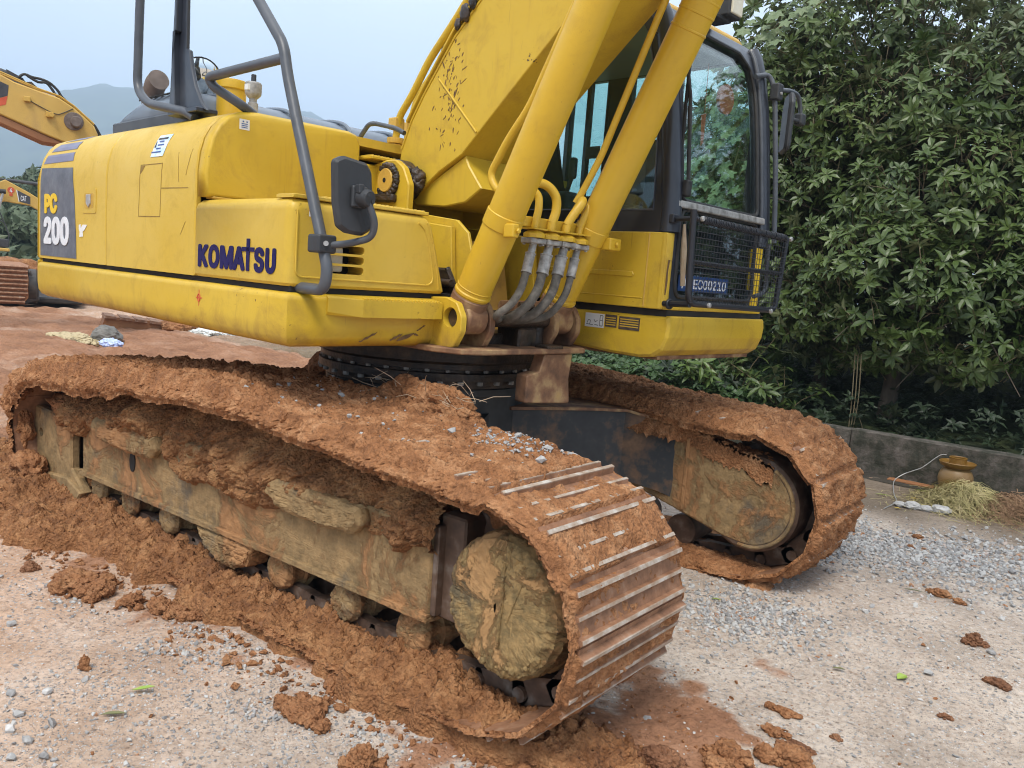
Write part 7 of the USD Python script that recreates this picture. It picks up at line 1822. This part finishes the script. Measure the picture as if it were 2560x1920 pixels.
for k in range(1300):
    if k < 820:
        x = r9.uniform(-1.2, 2.0); y = np.interp(x, [-1.2, -.5, .6, 1.35, 1.7, 2.0], [-1.62, -1.46, -1.43, -1.38, -1.34, -1.2]) - abs(r9.normal(0, .12)) - .03
    elif k < 1040:
        x, y = 2.02 + .27 * r9.normal(), -.68 + .28 * r9.normal()
    else:
        x, y = r9.uniform(.2, 3.2), r9.uniform(-2.4, 2.4)
    s = .004 + (.024 if k < 820 else .012) * r9.random() ** 3.2
    cr.append((x, y, s))
ca_ = np.array(cr); cz_ = ground_height(ca_[:, 0], ca_[:, 1]) + ca_[:, 2] * .35
cr = [pebble((x, y, z), s, r9, .7, 9) for (x, y, s), z in zip(cr, cz_)]
obj('mud_crumbs', cat(cr), 'clod_mud', smooth=False, label='small crumbs of red mud strewn over the ground', cat='mud crumbs', kind='stuff')


# loose gravel
def gravel(n, cx, cy, sx, sy, rot, smin, smax, rr):
    a, b = rr.normal(0, 1, n) * sx, rr.normal(0, 1, n) * sy
    return [(cx + a[i] * math.cos(rot) - b[i] * math.sin(rot), cy + a[i] * math.sin(rot) + b[i] * math.cos(rot), smin + (smax - smin) * rr.random() ** 2.2) for i in range(n)]


gs = []
gs += gravel(1500, 1.86, .42, .20, .17, .4, .006, .017, r9)
gs += gravel(2600, 2.32, 2.15, .52, .26, .55, .007, .021, r9)
gs += gravel(1500, 2.85, 2.55, .45, .30, .2, .007, .022, r9)
gs += gravel(900, 1.90, 2.05, .16, .30, .3, .007, .020, r9)
gs += gravel(500, 2.75, 1.75, .35, .25, .2, .006, .018, r9)
gs += gravel(330, 2.55, .75, .5, .35, .2, .005, .013, r9)
gs += gravel(120, .98, -1.74, .10, .05, .6, .005, .013, r9)
gs += gravel(110, .42, -1.72, .13, .04, .4, .005, .014, r9)
gs += gravel(90, .35, -1.56, .12, .04, .3, .005, .012, r9)
gs += gravel(110, -.40, -1.83, .20, .05, .3, .005, .014, r9)
gs += gravel(260, 1.42, -1.55, .20, .10, .4, .004, .010, r9)
gs += gravel(200, 1.95, -.98, .2, .12, .4, .004, .010, r9)
gs += [(r9.uniform(-.8, 3.2), r9.uniform(-2.5, 3.2), .003 + .009 * r9.random() ** 3) for _ in range(3000)]
gs += [(r9.uniform(.3, 3.1), r9.uniform(-2.3, 1.0), .0022 + .004 * r9.random() ** 2) for _ in range(5000)]
gs += [(r9.uniform(.2, 1.4), r9.uniform(-2.5, -1.5), .003 + .008 * r9.random() ** 3) for _ in range(1300)]
protos, G = [], UsdGeom.PointInstancer.Define(stage, '/World/gravel')
tag(G, 'loose grey and pinkish gravel strewn over the ground', 'gravel', kind='stuff')
kinds = ['stone_grey', 'stone_pale', 'stone_dark', 'stone_pink', 'stone_grey', 'stone_pale', 'stone_orange', 'stone_dark']
for k, mt in enumerate(kinds):
    p = usdkit.mesh(stage, f'/World/gravel/stone_{k:03d}', pebble((0, 0, 0), 1.0, r9, .66, 13), M[mt], False)
    protos.append(p.GetPath())
G.CreatePrototypesRel().SetTargets(protos)
gp = np.array([(x, y) for x, y, s in gs]); gsz = np.array([s for x, y, s in gs])
gz = ground_height(gp[:, 0], gp[:, 1]) + gsz * .32
wts = np.array([.26, .24, .13, .10, .12, .08, .03, .04])
G.CreatePositionsAttr(Vt.Vec3fArray.FromNumpy(np.c_[gp, gz].astype(np.float32)))
G.CreateScalesAttr(Vt.Vec3fArray.FromNumpy((gsz[:, None] * r9.uniform(.75, 1.25, (len(gs), 3))).astype(np.float32)))
qa = r9.uniform(0, PI, len(gs)); tl = r9.normal(0, .22, (len(gs), 2))
q = np.c_[np.cos(qa), tl[:, 0], tl[:, 1], np.sin(qa)]; q /= np.linalg.norm(q, axis=1, keepdims=True)
G.CreateOrientationsAttr(Vt.QuathArray([Gf.Quath(float(a), float(b), float(c), float(d)) for a, b, c, d in q]))
G.CreateProtoIndicesAttr(Vt.IntArray.FromNumpy(r9.choice(8, len(gs), p=wts).astype(np.int32)))
ST_ = [(.47, -2.33, .024, 'dark grey stone at the lower left, biggest of its scatter'), (.39, -2.21, .02, None), (.60, -2.28, .022, None), (.65, -2.37, .024, None), (.545, -2.385, .022, None), (.77, -2.37, .022, None), (.71, -2.44, .02, None), (.385, -2.08, .018, 'pale oval stone under the egg-shaped clod'), (.32, -2.30, .02, None), (-.27, -2.09, .022, 'pale grey stone alone near the left edge'), (-.45, -1.70, .02, None), (2.86, .81, .022, 'round grey stone touching the dark rust clod'), (2.59, 2.94, .03, 'big grey stone on the bare dirt at the right edge'), (2.48, 2.78, .028, None), (2.40, 2.80, .026, None), (2.69, .40, .024, None), (2.30, .86, .02, None), (2.86, 2.75, .032, None), (2.2, 1.95, .026, None), (2.5, 2.3, .028, None), (2.75, 2.25, .028, None), (1.98, -.755, .022, 'shiny silver stone on the wet stain in front of the track')]
for k, (x, y, s, lab) in enumerate(ST_):
    obj('stone', pebble((x, y, place_z(x, y) + s * .4), s, r9, .7, 18), ('stone_grey', 'stone_pale', 'stone_dark')[k % 3], smooth=25, label=lab or 'loose grey stone about as big as a walnut on the dirt', cat='stone', group=None if lab else 'loose walnut-sized stones on the dirt')

# litter in the far yard
cl = rough_up(lump((0, 0, .02), .46, 5, 4, .5, 2.6, squash=(1.15, .75, .20)), .04, .05, .12, 5)
obj('tan_sheet', moved(cl, (-10.2, 2.35, place_z(-10.2, 2.35) + .04)), 'tan_cloth', smooth=60, label='crumpled tan sheet on the muddy yard behind the track', cat='cloth')
obj('blue_bag', moved(rough_up(lump((.1, 0, .06), .20, 8, 4, .4, 2.6, squash=(1.15, .6, .42)), .03, .03, .08, 8), (-9.05, 2.35, place_z(-9.05, 2.35) + .03)), 'blue_plastic', smooth=50, label='light blue plastic bag beside the tan sheet', cat='plastic bag')
obj('concrete_chunk', moved(lump((0, 0, .14), .27, 91, 3, .3, 1.4, squash=(1.1, .8, .65)), (-9.95, 2.75, place_z(-9.95, 2.75))), 'grey_rubble', smooth=15, label='grey lump of rubble behind the tan sheet', cat='rubble')
obj('white_litter', moved(rough_up(lump((0, 0, .05), .30, 12, 4, .5, 2.6, squash=(1.2, .7, .3)), .04, .05, .1, 12), (-10.9, 5.05, place_z(-10.9, 5.05))), 'white_plastic', smooth=50, label='white plastic rubbish under the side skirt, left piece', cat='litter')
obj('white_litter', moved(rough_up(lump((0, 0, .05), .22, 13, 4, .5, 2.6, squash=(1.2, .7, .35)), .04, .04, .1, 13), (-10.6, 5.45, place_z(-10.6, 5.45))), 'white_plastic', smooth=50, label='white plastic rubbish under the side skirt, right piece', cat='litter')
obj('mud_slab', moved(lump((0, 0, .12), .34, 94, 4, .3, 1.6, squash=(1.2, .9, .5)), (-11.6, 4.85, place_z(-11.6, 4.85))), 'packed_mud', smooth=40, label='flat lump of pale mud near the white rubbish', cat='mud lump')

# ------------------------------------------------------------------ haze over the whole scene
hz = trimesh.creation.box(bounds=[[-2600, -2600, -14.0], [2600, 2600, 420.0]])
M['pale_haze'] = usdkit.material(stage, '/World/Looks/pale_haze', {'v': ('principled_volume', {'color': (0.62, 0.80, 1.0), 'density': 0.00080, 'anisotropy': 0.2})}, volume='v.volume')
obj('haze', hz, 'pale_haze', smooth=False, label='thin pale blue haze in the air', cat='haze', kind='stuff')
